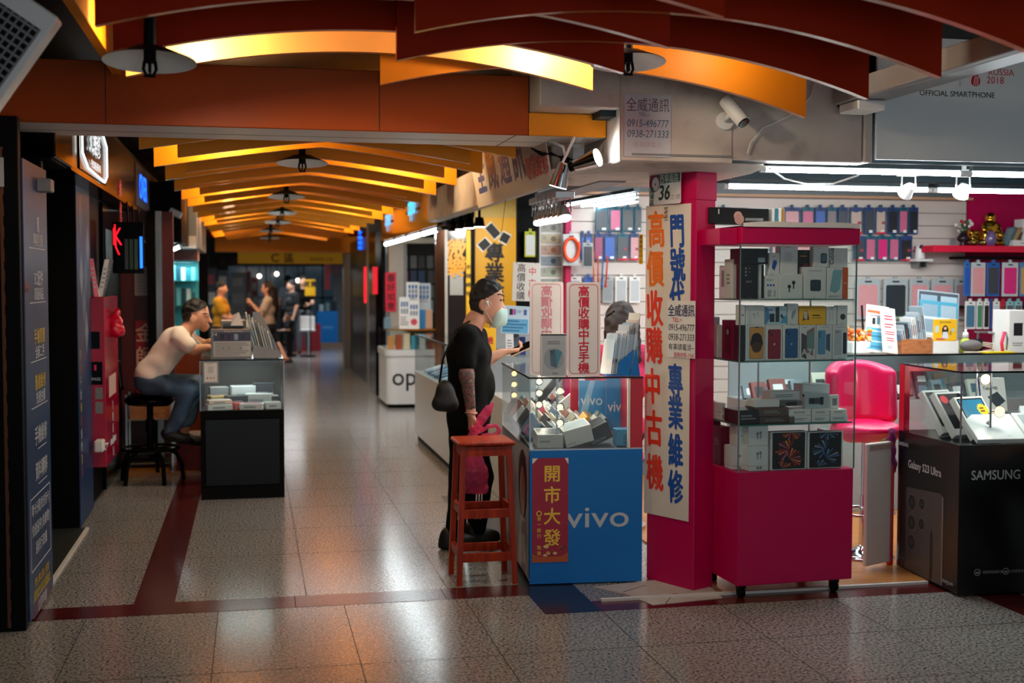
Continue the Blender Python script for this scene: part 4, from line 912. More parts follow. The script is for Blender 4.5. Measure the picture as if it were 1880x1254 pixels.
# ================================================================== BLUE COUNTER at the corner
FV = Frame(1.42, 6.235, -4.5); VW, VL = .60, 1.19; VB, VT = .715, 1.10
cnt = thing('display_counter', 'glass-topped counter with blue front at the corner of the shop', 'counter', FV.o, -4.5)
MB().box(.004, VW, .004, VL, .012, VB, mat('pale_print', '#a9b3ba', .4, vary=.3, scale=3), .003).build('base', cnt)
mb = MB(); mb.box(0, VW + .006, -.004, .006, .006, VB, vblue, .002)
mb.text('vivo', (.362, -.0048, .355), .105, M('#c9d3da'), off=.014, sx=1.3, maxw=.355); mb.build('front_panel', cnt)
ad = MB(); hairink = M('#2a2426'); face = M('#c59a88')
def side_poly(P, m, e): ad.add([(-e, y, z) for y, z in P], [tuple(range(len(P)))], m)
side_poly([(.02, .03), (1.17, .03), (1.17, .70), (.02, .70)], M('#aab6bf'), .001)
side_poly([(.25 + .17 * math.cos(i * .3142), .50 + .19 * math.sin(i * .3142)) for i in range(20)], hairink, .0016)
side_poly([(.25 + .10 * math.cos(i * .3142), .46 + .14 * math.sin(i * .3142)) for i in range(20)], face, .0022)
side_poly([(.08, .03), (.16, .32), (.34, .32), (.46, .03)], M('#d5dade'), .002)
ad.build('side_panel', cnt)
mb = MB(); mb.box(0, VW, 0, VL, VT - .008, VT, glass); mb.build('top_pane', cnt)
mb = MB(); mb.box(.0, VW - .06, 0, .005, VB, VT - .008, glass); mb.build('front_pane', cnt)
mb = MB(); mb.box(0, .005, .005, VL, VB, VT - .008, glass); mb.build('left_pane', cnt)
mb = MB(); mb.box(-.002, VW + .008, -.003, .004, VT - .008, VT + .001, blackg); mb.box(-.003, .003, 0, VL, VT - .008, VT + .001, blackg); mb.box(-.002, .004, -.002, .004, VB, VT - .008, steel); mb.box(-.001, VW, -.003, .004, VB, VB + .008, steel); mb.build('trim_strip', cnt)
mb = MB(); mb.box(VW - .06, VW + .006, .0, .05, VB, VT - .008, red, .002); mb.box(VW - .075, VW - .06, .002, .02, VB, VT - .008, soffitw, .002); mb.box(VW - .014, VW + .006, .05, VL, VB, VT - .008, red, .002); mb.build('red_panel', cnt)
# sloping bed of the counter
bed = MB()
bed.add([(.01, .02, VB + .004), (VW - .07, .02, VB + .004), (VW - .07, 1.17, VB + .09), (.01, 1.17, VB + .09), (.01, .02, VB - .02), (VW - .07, .02, VB - .02), (VW - .07, 1.17, VB - .02), (.01, 1.17, VB - .02)], [(0, 1, 2, 3), (4, 5, 6, 7), (0, 1, 5, 4), (1, 2, 6, 5), (2, 3, 7, 6), (3, 0, 4, 7)], M('#51555a'))
bed.build('sloping_bed', cnt)
rr = random.Random(5)
cols = ['#d6d8d8', '#b8bcc0', '#7c858c', '#2c3238', '#c9b9a0', '#e0dccf', '#7f9aa8', '#b0aa98', '#3b4248', '#cfd6d9', '#8e5a52', '#5a7a96']
GE = 'phone boxes standing in rows in the blue counter'
posn = ['front', 'second', 'third', 'fourth', 'fifth', 'sixth', 'seventh']
def bed_z(p): return on_bed((p - FV.o).dot(FV.ey))
def on_bed(y): return VB + .004 + .086 * (y - .02) / 1.15
for row in range(6):
    y = .23 + row * .158
    for i in range(12):
        x = .03 + i * .037 + rr.uniform(-.003, .003)
        if x > VW - .13: continue
        if row == 0 and i > 6: continue
        c = cols[rr.randrange(len(cols))]
        if (row, i) in ((1, 8), (2, 9)): c = '#e8a818'
        if (row, i) == (3, 3): c = '#c02050'
        hgt = rr.uniform(.11, .14)
        mb = MB(); th = rr.uniform(.016, .023); hz = rr.uniform(.085, .115); mb.box(-th / 2, th / 2, 0, hgt, 0, hz, M(c, .4), .002)
        e = .0006
        mb.quad((-th / 2 + .002, hgt * .06, hz + e), (th / 2 - .002, hgt * .06, hz + e), (th / 2 - .002, hgt * .8, hz + e), (-th / 2 + .002, hgt * .8, hz + e), M(cols[rr.randrange(len(cols))], .35)); mb.quad((th / 2 + e, .01, .01), (th / 2 + e, hgt - .01, .01), (th / 2 + e, hgt - .01, hz - .01), (th / 2 + e, .01, hz - .01), M(cols[rr.randrange(len(cols))], .35))
        mb.quad((-th * .3, -e, .02), (th * .3, -e, .02), (th * .3, -e, .05), (-th * .3, -e, .05), inkgrey)
        o = mb.build('phone_box', loc=FV.w(x, y, on_bed(y) + .012), rz=-4.5 + 8, ry=34 + rr.uniform(-1, 1), rx=10); rest(o, bed_z)
        tag(o, 'narrow phone box, %s from the left in the %s row of the blue counter' % (ORD[i], posn[row]), 'phone box', GE)
def vput(px, dep, thick, body, items, label, rx=0, rz=0, ry=0, name='phone_box', z0=None, lift=0, lid=None):
    cx, zt, w_, h_ = FV.fit(*px, dep)
    z = (on_bed(dep) + .002 if z0 is None else z0) + lift
    return rest(card(name, w_, h_, thick, body, items, FV.w(cx, dep, z), rz=-4.5 + rz, rx=rx, ry=ry, label=label, cat='phone box', group='larger boxes in the blue counter', lid=lid), bed_z)
silv = M('#b4b8ba', .3)
vput((986, 1034, 806, 832), .03, .15, silv, [('l', .3, .5, .4, .3, 1, inkgrey)], 'silver grey box flat at the front left inside the blue counter', rx=7, lid=M('#23272c', .25))
vput((1040, 1092, 800, 832), .03, .15, M('#c4c8ca', .3), [('t', 'vivo', .2, .2, .2, inkgrey)], 'silver box with lettering tilted at the front middle inside the blue counter', ry=-15, rx=7, lid=M('#9aa6ac', .25))
vput((1084, 1128, 800, 832), .05, .15, kb, [('t', 'SAMSUNG', .4, .2, .14, inkgrey)], 'black box tilted at the front right inside the blue counter', ry=-24, rx=6, lid=M('#1b1d22', .25))
vput((1132, 1158, 802, 832), .03, .1, M('#1d7fae'), [('l', .6, .4, .3, .6, 5, M('#123f5c'))], 'teal box upright in the right corner of the blue counter')
bk = MB(); bk.box(-.022, .022, 0, .02, -.15, .15, kb, .002); tag(bk.build('phone_box', loc=FV.w(.27, .95, VB + .255), rz=-4.5, ry=40), 'long dark box leaning diagonally inside the blue counter', 'phone box')
bk = MB(); bk.box(-.03, .03, 0, .03, -.10, .10, wb, .002); bk.quad((-.02, -.001, -.09), (.02, -.001, -.09), (.02, -.001, -.03), (-.02, -.001, -.03), inkgrey); tag(bk.build('phone_box', loc=FV.w(.335, .75, VB + .175), rz=-4.5, ry=50), 'long white box leaning diagonally under the dark one', 'phone box')
# blue poster panels inside, each with the word
for i, (x0, x1, y_, tx) in enumerate(((1063, 1112, .62, 1087), (1113, 1158, .45, 1137))):
    cx, zb_, w_, h_ = FV.fit(x0, x1, 702, 800 if i else 785, y_)
    mb = MB(); mb.box(-w_ / 2, w_ / 2, 0, .006, 0, h_, M('#2f86c6' if i else '#4a98d0', .3)); mb.text('vivo', (-.005, -.001, h_ * (.56 if not i else .46)), .055, wb, off=.012, maxw=w_ * .8)
    if not i: mb.add([(-w_ * .5, -.0005, h_ * .2), (-w_ * .1, -.0005, h_), (w_ * .1, -.0005, h_), (-w_ * .3, -.0005, 0)], [(0, 1, 2, 3)], M('#9cc4e4', .3))  # slanting pale band is a painted highlight across this poster
    tag(mb.build('poster_panel', loc=FV.w(cx, y_, max(zb_, on_bed(y_) + .004)), rz=-4.5 - 3), 'blue poster panel with white word inside the counter, %s' % ('behind the other' if not i else 'beside the red edge'), 'poster')
cx, zb_, w_, h_ = FV.fit(1048, 1062, 702, 760, .7)
MB().box(cx - w_ / 2, cx + w_ / 2, .7, .72, zb_ - .02, VT - .009, red).build('red_post', cnt)
# lamp strips with ring bulbs
for k_, (px, dep, bulbs) in enumerate((( 1023, .05, [(752,), (772,), (800,)]), (928, .55, [(718,), (740,), (760,)]), (985, .5, [(722,), (745,), (762,)]))):
    cx, zb_, w_, h_ = FV.fit(px - 4, px + 4, 715, 832, dep)
    x_ = max(.03, cx) if k_ != 1 else .05; dep = dep if k_ != 1 else 1.1
    ls = thing('lamp_strip', 'steel strip with round warm bulbs in the blue counter, %s' % ['nearest the front glass', 'farthest back', 'behind the corner'][k_], 'lamp', FV.w(x_, dep, VB + .02 if k_ == 0 else VB + .1), -4.5)
    hh = VT - .012 - ls.location.z
    MB().box(-.006, .006, -.003, .003, -.012 if k_ else -.014, hh, steel).build('strip', ls)
    for q in range(3):
        z = hh * (.34 + .24 * q)
        mb = MB(); mb.lathe([(.008, 0), (.020, .004), (.022, .012), (.023, .016)], chrome, 16); mb.lathe([(.0, .012), (.011, .012), (.016, .0145)], warmbulb, 16)
        for i_ in range(len(mb.v)): v = mb.v[i_]; mb.v[i_] = (v[0] + .012, -v[2] - .004, v[1] + z)
        mb.build('bulb', ls)
light('POINT', 'counter_lamp', FV.w(.25, .10, VT - .06), 1.6, (1, .86, .66), .03, parent=None)
light('POINT', 'counter_lamp', FV.w(.2, .9, VT - .06), 2.2, (1, .86, .66), .03)
# red paper couplet on the front
cp = mat('red_couplet_paper', '#a80c38', .45, vary=.08, scale=12)
cx, zb_, w_, h_ = FV.fit(977, 1043, 841, 1032, -.006)
mb = MB(); mb.box(-w_ / 2, w_ / 2, 0, .001, 0, h_, cp)
mb.vtext('開市大發', (.010, -.0008, h_ * .855), .088, h_ * .205, gold, off=.024)
mb.vtext('第一銀行 敬賀', (-w_ * .31, -.0008, h_ * .42), .022, .0305, gold, off=.01)
ring(mb, [(-w_ * .31 + .015 * math.cos(i * .4), h_ * .47 + .015 * math.sin(i * .4)) for i in range(16)], [(-w_ * .31 + .010 * math.cos(i * .4), h_ * .47 + .010 * math.sin(i * .4)) for i in range(16)], -.0008, gold)
mb.add([(-w_ / 2, -.0006, .0), (w_ / 2, -.0006, 0), (w_ / 2, -.0006, .05), (w_ * .3, -.0006, .03), (-w_ * .3, -.0006, .03), (-w_ / 2, -.0006, .045)], [(0, 1, 2, 3, 4, 5)], M('#c0541c'))
rr2 = random.Random(2)
for q in range(16):
    a, b = rr2.uniform(-w_ * .4, w_ * .4), rr2.uniform(.03, .085); s_ = rr2.uniform(.008, .015)
    mb.add([(a + s_ * math.cos(j * .785), -.0009 - q * .00002, b + s_ * .6 * math.sin(j * .785)) for j in range(8)], [tuple(range(8))], [M('#d98a2a'), M('#7a1c18'), M('#e8c890'), M('#a33a20')][q % 4])
mb.add([(-w_ / 2, -.001, h_), (-w_ / 2 + .03, -.001, h_), (-w_ / 2, -.004, h_ - .03)], [(0, 1, 2)], paper); mb.add([(w_ / 2, -.001, h_), (w_ / 2 - .02, -.001, h_), (w_ / 2, -.004, h_ - .035)], [(0, 1, 2)], paper)
tag(mb.build('couplet_banner', loc=FV.w(cx, -.0078, zb_), rz=-4.5), 'red paper banner with gold characters on the blue counter front', 'banner')
# standing sign boards on the counter
def sign_board(px, dep, label, mirrored, rz):
    cx, zb_, w_, h_ = FV.fit(*px, dep)
    mb = MB(); P = rrect(w_, h_, .012, 0, h_ / 2)
    mb.prism(P, 0, .012, mat('sign_acrylic', '#e6e2df', .25, vary=.03))
    c = inkred if not mirrored else mat('faint_red', '#dd8f9f', .5, vary=.1)
    ring(mb, rrect(w_ * .86, h_ * .955, .022, 0, h_ / 2), rrect(w_ * .83, h_ * .943, .020, 0, h_ / 2), -.0008, c)
    for i, ch in enumerate('高價收購中古手機'):
        mb.text(ch, (0, -.0012, h_ * (.905 - i * .1165)), h_ * .113, c, ex=((-1 if mirrored else 1), 0, 0), sx=1.06, off=.03)
    return tag(mb.build('sign_board', loc=FV.w(cx, dep, VT + .0015), rz=-4.5 + rz, rx=-1 if not mirrored else -2), label, 'sign')
sign_board((1041, 1103, 523, 695), .06, 'white standing sign with crisp red characters, right one on the blue counter', False, 3)
sign_board((973, 1034, 521, 693), .13, 'white standing sign with faded mirrored characters, behind the phone box', True, -6)
mb_items = [('r', .5, .5, .92, .95, M('#a9b2b8', .3)), ('rr', .5, .42, .78, .5, .35, M('#8f9aa2', .3)), ('p', [(.38, .26), (.62, .20), (.84, .58), (.62, .64), (.42, .60)], M('#2a7f96', .3)), ('p', [(.34, .62), (.38, .26), (.62, .20), (.58, .62)], M('#35586a', .3)), ('c', .42, .6, .03, ink), ('c', .5, .62, .03, ink), ('c', .44, .55, .03, ink), ('l', .55, .80, .6, .1, 2, inkgrey), ('t', 'oppo', .56, .07, .045, ink), ('r', .5, .985, 1, .03, ink)]
cx, zb_, w_, h_ = FV.fit(993, 1039, 616, 694, .04)
card('phone_box', w_, h_, .045, wb, mb_items, FV.w(cx, .03, VT + .0015), rz=-4.5 - 3, label='white phone box with a teal phone, standing between the two signs', cat='phone box')
mb = MB(); mb.box(-.03, .03, -.014, .012, 0, .07, M('#55504e')); mb.quad((-.02, -.0146, .01), (.02, -.0146, .01), (.02, -.0146, .06), (-.02, -.0146, .06), inkgrey); tag(mb.build('spare_box', loc=FV.w(.16, .075, VT + .0015), rz=-30), 'small dark box beside the right-hand standing sign', 'box')
# brochure holder
cx, zb_, w_, h_ = FV.fit(1110, 1172, 620, 697, .06)
bh = thing('brochure_holder', 'blue brochure holder full of leaflets at the right end of the blue counter', 'brochure holder', FV.w(cx + .005, .03, VT + .0015), -4.5)
mb = MB(); mb.prism([(-.035, 0), (.03, 0), (.06, .14), (-.03, .07)], .0, .004, vblue); mb.prism([(.034, 0), (.09, 0), (.07, .15)], .0, .004, vblue); mb.box(-.09, .088, .004, .15, 0, .004, vblue); mb.build('stand', bh)
mb = MB(); mb.box(-.09, .08, .012, .014, .09, .22, acrylic); mb.build('pocket', bh)
for i in range(13):
    x = -.082 + i * .0098; mb = MB(); h_ = .19 + .010 * i + rr.uniform(-.02, .02)
    c = ['#dfe4e6', '#d3dade', '#9fb6cc', '#e8e6dc', '#c4d0d8', '#d8c8b8', '#eef0f0'][rr.randrange(7)]
    mb.box(-.0025, .0025, -.045, .045, 0, h_, M(c)); mb.box(.0025, .0029, -.04, .04, h_ * .5, h_ * .75, M(['#3a6aa0', '#7a8a96', '#b06a50'][i % 3])); mb.box(-.0026, .0026, -.0455, -.045, h_ * .3, h_ * .9, M(['#4a7ab0', '#8a949c', '#30363c', '#c8d0d4'][i % 4]))
    o = mb.build('leaflet', loc=FV.w(cx + .005 + x, .10, VT + .008), rz=-4.5 + 28, ry=9); tag(o, 'upright leaflet in the blue brochure holder, %s from the left' % ORD[i], 'leaflet', 'leaflets in the blue holder')

# ================================================================== red wooden stool
st = thing('bar_stool', 'red stained wooden stool with square top in front of the blue counter', 'stool', (1.206, 6.44, 0))
zt = .735; A, B_ = .155, .150      # half widths at floor and at the top
def leg_at(sx, sy, z): u = z / zt; return Vector((sx * (.150 - .028 * u), sy * (.135 - .026 * u), z))
mb = MB(); mb.box(-.152, .152, -.14, .14, zt, zt + .024, stoolwood, .008); mb.build('seat', st)
for sx in (-1, 1):
    for sy in (-1, 1):
        p, q = leg_at(sx, sy, 0), leg_at(sx, sy, zt); v = []
        for c in (p, q):
            for (a, b) in ((-1, -1), (1, -1), (1, 1), (-1, 1)): v.append(c + Vector((a * .0145, b * .0145, 0)))
        MB().add(v, [(3, 2, 1, 0), (4, 5, 6, 7), (0, 1, 5, 4), (1, 2, 6, 5), (2, 3, 7, 6), (3, 0, 4, 7)], stoolwood).build('leg', st)
for (z, hh) in ((.66, .05), (.375, .045), (.145, .045)):
    for (a, b) in (((-1, -1), (1, -1)), ((-1, 1), (1, 1)), ((-1, -1), (-1, 1)), ((1, -1), (1, 1))):
        if z == .66: zz = .705
        else: zz = z + (.0 if a[1] == b[1] else .02)
        p, q = leg_at(*a, zz), leg_at(*b, zz); mb = MB(); d = (q - p); t_ = .010
        if abs(d.x) > abs(d.y): mb.box(p.x, q.x, p.y - t_, p.y + t_, zz - hh / 2, zz + hh / 2, stoolwood)
        else: mb.box(p.x - t_, p.x + t_, p.y, q.y, zz - hh / 2, zz + hh / 2, stoolwood)
        mb.build('rail', st)

# ================================================================== pillar signs
def pillar_xy(u): return PF.o + Vector((-.151, .304, 0)).normalized() * u
pn = Vector((-.304, -.151, 0)).normalized(); pex = Vector((.151, -.304, 0)).normalized()
pz = math.degrees(math.atan2(pex.y, pex.x))
FP = Frame(2.225, 5.947, pz)                      # local x towards the near corner, front to the viewer
def pfit(x0, x1, y0, y1, dep=-.006): return FP.fit(x0, x1, y0, y1, dep)
cx, zb_, w_, h_ = pfit(1184, 1266, 376, 950); sx_ = cx
mb = MB(); mb.box(-w_ / 2, w_ / 2, 0, .005, 0, h_, mat('cream_board', '#e9e0d2', .45, vary=.04, scale=3), .001)
inko = mat('orange_paint', '#ff7a1e', .5, vary=.1); inkv = mat('vermilion_paint', '#f2402a', .5, vary=.1)
def pz_at(x, y): return FP.hit(x, y, -.007)
def brush(mbx, chs, pos, hgt, cols, cx0, zb0, sxx=.8):
    for (ch, (x, y), c) in zip(chs, pos, cols):
        a, z = pz_at(x, y); mbx.text(ch, (a - cx0, -.0012, z - zb0), hgt, c, off=.03, sx=sxx, slant=-.08)
brush(mb, '高價收購中古機', [(1206, 420), (1204, 492), (1203, 565), (1202, 633), (1199, 708), (1202, 785), (1203, 866)], .19, [inko, inko, inkv, inkv, inkv, inkv, inkv], cx, zb_, .62)
brush(mb, '門號代辦專業維修', [(1244, 422), (1245, 485), (1244, 545), (1243, 610), (1241, 698), (1241, 757), (1241, 826), (1241, 893)], .175, [inkblue] * 8, cx, zb_, .58)
a, z = pz_at(1223, 392); 
for q in range(9): mb.quad((a - cx - .014 + .004 * (q % 3), -.0012, z - zb_ + .03 - q * .008), (a - cx + .012, -.0012, z - zb_ + .032 - q * .008), (a - cx + .012, -.0012, z - zb_ + .028 - q * .008), (a - cx - .014, -.0012, z - zb_ + .025 - q * .008), [ink, gold, inkblue][q % 3])
tag(mb.build('shop_sign', loc=FP.w(cx, -.0065, zb_), rz=pz), 'tall cream sign with orange and blue brush characters on the pink pillar', 'sign')
cx, zb_, w_, h_ = pfit(1225, 1276, 552, 657, -.012)
mb = MB(); mb.box(-w_ / 2, w_ / 2, 0, .001, 0, h_, paper); navy = mat('navy_ink', '#23306a', .6)
mb.text('全威通訊', (0, -.001, h_ * .83), .062, navy, off=.01, maxw=w_ * .95); mb.text('TEL=', (-w_ * .15, -.001, h_ * .66), .022, inkred)
for i, s_ in enumerate(('0915-496777', '0938-271333', '有事請電洽~')): mb.text(s_, (0, -.001, h_ * (.53 - .17 * i)), .034, ink, maxw=w_ * .92, slant=.1)
mb.text('服務時間~7:00', (w_ * .1, -.001, h_ * .05), .026, inkred, maxw=w_ * .7)
tag(mb.build('paper_notice', loc=FP.w(cx, -.0105, zb_), rz=pz), 'handwritten paper notice taped over the cream pillar sign', 'notice')
cx, zb_, w_, h_ = pfit(1190, 1251, 318, 375, -.02)
mb = MB(); mb.prism(rrect(w_, h_, .012, 0, h_ / 2), 0, .004, wplastic); grn = M('#2c6a52')
mb.add([(x, -.0006, z) for x, z in rrect(w_ * .96, h_ * .3, .008, 0, h_ * .83)], [tuple(range(24))], grn)
mb.text('西寧南路', (w_ * .14, -.0012, h_ * .83), .046, wb, maxw=w_ * .6, off=.01); mb.text('36', (-w_ * .02, -.0012, h_ * .38), .075, M('#1d4a3c'), off=.04, slant=.15, sx=.85); mb.text('之1號', (w_ * .34, -.0012, h_ * .22), .028, inkgrey); mb.vtext('萬華區', (-w_ * .41, -.0012, h_ * .48), .032, .033, grn)
mb.add([(-w_ * .33 + .042 * math.cos(i * .314), -.0010, h_ * .72 + .047 * math.sin(i * .314)) for i in range(20)], [tuple(range(20))], M('#8c3048'))
mb.add([(-w_ * .30 + .028 * math.cos(i * .314), -.0016, h_ * .68 + .036 * math.sin(i * .314)) for i in range(20)], [tuple(range(20))], wb)
mb.add([(-w_ * .30 + .006 * math.cos(i * .785), -.0020, h_ * .67 + .006 * math.sin(i * .785)) for i in range(8)], [tuple(range(8))], inkred)
tag(mb.build('address_plate', loc=FP.w(cx, -.0175, zb_), rz=pz - 4), 'green and white house number plate at the top of the pillar', 'sign')
cx, zb_, w_, h_ = pfit(1173, 1180, 430, 485, -.002)
mb = MB(); mb.box(-w_ / 2, w_ / 2, 0, .001, 0, h_, brightyellow); mb.vtext('專業維修中心', (0, -.0008, h_ * .9), .024, h_ * .155, ink, off=.0); tag(mb.build('sticker', loc=FP.w(cx, -.0012, zb_), rz=pz), 'narrow yellow sticker on the left edge of the pink pillar', 'sticker')
# ================================================================== BLACK COUNTER of tablets at the right
FS = Frame(3.5, 5.56, -3.0); SW, SL = 1.15, .66; SB, ST = .777, 1.150
sc = thing('display_counter', 'glass-topped black counter with white lettering at the right edge of the photo', 'counter', FS.o, -3.0)
MB().box(.004, SW, .004, SL, .02, SB, blackg, .003).build('base', sc)
mb = MB(); mb.box(0, SW, -.003, .004, .015, SB, mat('black_print', '#0a0b0d', .3, vary=.2), .001)
lt = M('#b9bdbf', .4)
sx_, sz_, sw_, sh_ = FS.fit(1783, 1872, 863, 880); mb.text('SAMSUNG', (sx_, -.0038, sz_ + sh_ / 2), sh_, lt, off=.03, maxw=sw_); mb.text('超強夜拍攝影機', (.19, -.0038, .125), .016, inkgrey, maxw=.11); mb.text('大容量電池效能', (.335, -.0038, .125), .016, inkgrey, maxw=.11)
for x in (.105, .262, .42):
    ring(mb, [(x + .018 * math.cos(i * .4), .125 + .018 * math.sin(i * .4)) for i in range(16)], [(x + .014 * math.cos(i * .4), .125 + .014 * math.sin(i * .4)) for i in range(16)], -.0038, inkgrey)
    mb.add([(x - .009, -.0038, .118), (x + .009, -.0038, .118), (x + .009, -.0038, .13), (x - .009, -.0038, .126)], [(0, 1, 2, 3)], inkgrey)
mb.build('front_panel', sc)
mb = MB(); e = .0035
mb.box(-.003, .004, 0, SL, .015, SB, mat('black_print', '#0a0b0d', .3))
EX = (0, -1, 0)                                    # this face is read from the back corner to the front one
mb.text('SAMSUNG', (-e, .60, .705), .020, lt, ex=EX, off=.03, maxw=.11); mb.text('Galaxy S23 Ultra', (-e, .36, .60), .055, lt, ex=EX, off=.025, maxw=.36); mb.text('samsung.com', (-e, .11, .05), .022, lt, ex=EX, maxw=.14)
def side(P, m, k_=1.0): mb.add([(-e - k_ * .0004, y, z) for y, z in P], [tuple(range(len(P)))], m)
side([(.56, .02), (.56, .46), (.55, .475), (.18, .50), (.165, .49), (.165, .02)], M('#4a4644', .3)); side([(.165, .02), (.165, .49), (.15, .48), (.15, .02)], M('#77706c', .3), 1.2)
for (y, z, q) in ((.49, .40, .05), (.49, .29, .05), (.49, .18, .05), (.38, .41, .036), (.38, .30, .036)):
    for k_, (m, f_) in enumerate(((M('#5d5854', .3), 1.0), (M('#1c1a1a', .2), .8), (M('#3a3836', .2), .35))): side([(y + q * f_ * math.cos(i * .314), z + q * f_ * math.sin(i * .314)) for i in range(20)], m, 2 + k_)
side([(.285, .02), (.285, .26), (.27, .30), (.255, .26), (.255, .02)], M('#1a1818', .3), 2)
for q in range(3): mb.text(('智慧相機', '專業夜拍', '超大電量')[q], (-e, .60 - .1 * q, .07 - .008 * q), .014, inkgrey, ex=EX)
mb.build('side_panel', sc)
MB().box(0, SW, 0, SL, ST - .008, ST, glass).build('top_pane', sc); MB().box(0, SW, 0, .005, SB, ST - .008, glass).build('front_pane', sc); MB().box(0, .005, .05, SL - .05, SB, ST - .008, glass).build('side_pane', sc)
mb = MB(); mb.box(-.003, SW, -.003, .004, ST - .008, ST + .001, blackg); mb.box(-.003, .003, 0, SL, ST - .008, ST + .001, blackg); mb.build('trim_strip', sc)
mb = MB(); mb.box(-.003, .004, -.003, .004, SB, ST - .008, steel); mb.build('corner_strip', sc)
mb = MB(); mb.box(-.004, .03, SL - .06, SL, SB, ST - .004, red, .002); mb.box(.03, SW, SL - .02, SL, ST - .045, ST - .009, red, .002); mb.build('red_frame', sc)
def sput(px, dep, thick, body, items, label, rx=0, rz=0, ry=0, z0=None, lift=0.0, cat='tablet box', group='tablets and boxes in the black counter', side=None):
    cx, zt, w_, h_ = FS.fit(*px, dep)
    c_ = math.cos(R(rx)); h_ = h_ / max(.35, c_)
    return card('tablet_box', w_, h_, thick, body, items, FS.w(cx, dep, SB + .003 + lift), rz=-3 + rz, rx=rx, ry=ry, label=label, cat=cat, group=group, side=side)
scr = M('#1c1e22', .2); burst_y = brightyellow; burst_r = M('#e02a3a')
def burst(u, t, q, m, n=14, asp=1.0): return ('p', [(u + q * (1 if i % 2 else .78) * math.cos(i * math.pi / n), t + asp * q * (1 if i % 2 else .78) * math.sin(i * math.pi / n)) for i in range(2 * n)], m)
def tablet_lean(x, dep, w_, h_, label, items, rz=0):
    return card('tablet_box', w_, h_, .04, wb, items, FS.w(x, dep, SB + .010), rz=-3 + rz, rx=-38, label=label, cat='tablet box', group='tablets and boxes in the black counter')
tablet_lean(.165, .33, .19, .27, 'white tablet box leaning at the back left in the black counter', [('rr', .5, .55, .86, .8, .03, scr), ('r', .5, .08, .3, .02, inkgrey)], rz=16)
tablet_lean(.175, .22, .19, .27, 'white tablet box with a red burst sticker in the black counter', [('rr', .5, .55, .86, .8, .03, scr), burst(.24, .82, .15, burst_r, asp=.7)], rz=16)
tablet_lean(.225, .115, .20, .25, 'tablet box with a blue screen and yellow burst sticker', [('rr', .5, .52, .88, .86, .03, scr), ('rr', .5, .54, .80, .76, .02, M('#2a7ca4', .3)), burst(.78, .66, .2, burst_y, asp=.8), ('l', .78, .66, .2, .14, 2, ink)], rz=16)
cardx = card('tablet_box', .27, .20, .028, M('#dfe3e6', .3), [('rr', .5, .5, .98, .96, .04, M('#cfd4d8', .25)), ('c', .42, .62, .045, ink), ('c', .45, .7, .02, ink), ('l', .7, .12, .1, .03, 1, inkgrey)], FS.w(.245, .022, SB + .008), rz=-3, rx=-56, label='silver tablet lying at the front of the black counter', cat='tablet box', group='tablets and boxes in the black counter')
card('tablet_box', .20, .17, .03, wb, [('rr', .5, .5, .96, .94, .04, M('#d9b49a', .3)), burst(.2, .1, .15, burst_r)], FS.w(.34, .31, SB + .025), rz=-3, rx=-50, label='beige tablet box behind the silver tablet', cat='tablet box', group='tablets and boxes in the black counter')
card('tablet_box', .23, .19, .05, wb, [('r', .5, .5, .98, .96, M('#c2c8ca', .3)), ('r', .5, .55, .8, .7, M('#9fa8ac', .2)), burst(.32, .22, .15, burst_y, asp=.9), ('l', .32, .22, .16, .1, 2, ink)], FS.w(.50, .03, SB + .008), rz=-3 - 4, rx=-60, label='grey tablet box with yellow burst sticker', cat='tablet box', group='tablets and boxes in the black counter', side=paper)
card('tablet_box', .15, .19, .03, wb, [('t', 'Lenovo', .3, .84, .09, M('#d07048'), {'off': .01}), ('t', 'Tab M8', .42, .68, .10, ink, {'off': .01}), ('p', [(.3, .42), (.68, .58), (.95, .3), (.6, .1)], M('#34404c')), ('r', .03, .5, .06, 1, M('#263a7a'))], FS.w(.46, .47, SB + .11), rz=-3 - 8, rx=-18, label='white and navy tablet box standing at the back of the black counter', cat='tablet box', group='tablets and boxes in the black counter')
card('tablet_box', .28, .20, .035, wb, [('p', [(.25, .1), (.5, .95), (.9, .9), (.7, .05)], M('#e0b8a8', .3)), ('p', [(.45, .6), (.6, .85), (.95, .8), (.85, .6)], M('#7fae98', .3)), ('l', .2, .4, .2, .2, 2, inkgrey), ('r', .82, .3, .2, .5, M('#3b3f46'))], FS.w(.62, .17, SB + .03), rz=-3 - 20, rx=-48, label='white tablet box with pink and green print at the right edge', cat='tablet box', group='tablets and boxes in the black counter')
MB().box(.32, .95, .40, .60, SB, SB + .108, M('#3a3d42')).build('riser', sc)
for o in [q for q in COL.objects if q.name.startswith('tablet_box') and (q.location - FS.o).length < 1.3 and q.location.x > 3.45]: rest(o, SB + (.108 if 'white and navy' in o['label'] else 0))
for i, (x, y, z) in enumerate(((.255, .10, .16), (.29, .3, .31))):
    l_ = thing('spot_lamp', 'small ring lamp on a steel rod in the black counter, %s' % ('lower one' if not i else 'upper one'), 'lamp', FS.w(x - .035, y, SB + .0), -3)
    MB().box(-.004, .004, -.004, .004, .0015, ST - .0105 - SB, steel).build('rod', l_)
    mb = MB(); mb.lathe([(.008, 0), (.024, .006), (.030, .016), (.031, .022)], chrome, 18); mb.lathe([(0, .016), (.02, .016), (.028, .02)], warmbulb, 18)
    mb.v = [(v[0] + .035, -v[2] - .006, v[1] + z) for v in mb.v]; mb.tube([(0, 0, z), (.02, -.004, z)], .004, steel); mb.build('bulb', l_)
light('POINT', 'counter_lamp', FS.w(.3, .08, ST - .05), 3.0, (1, .9, .76), .03)

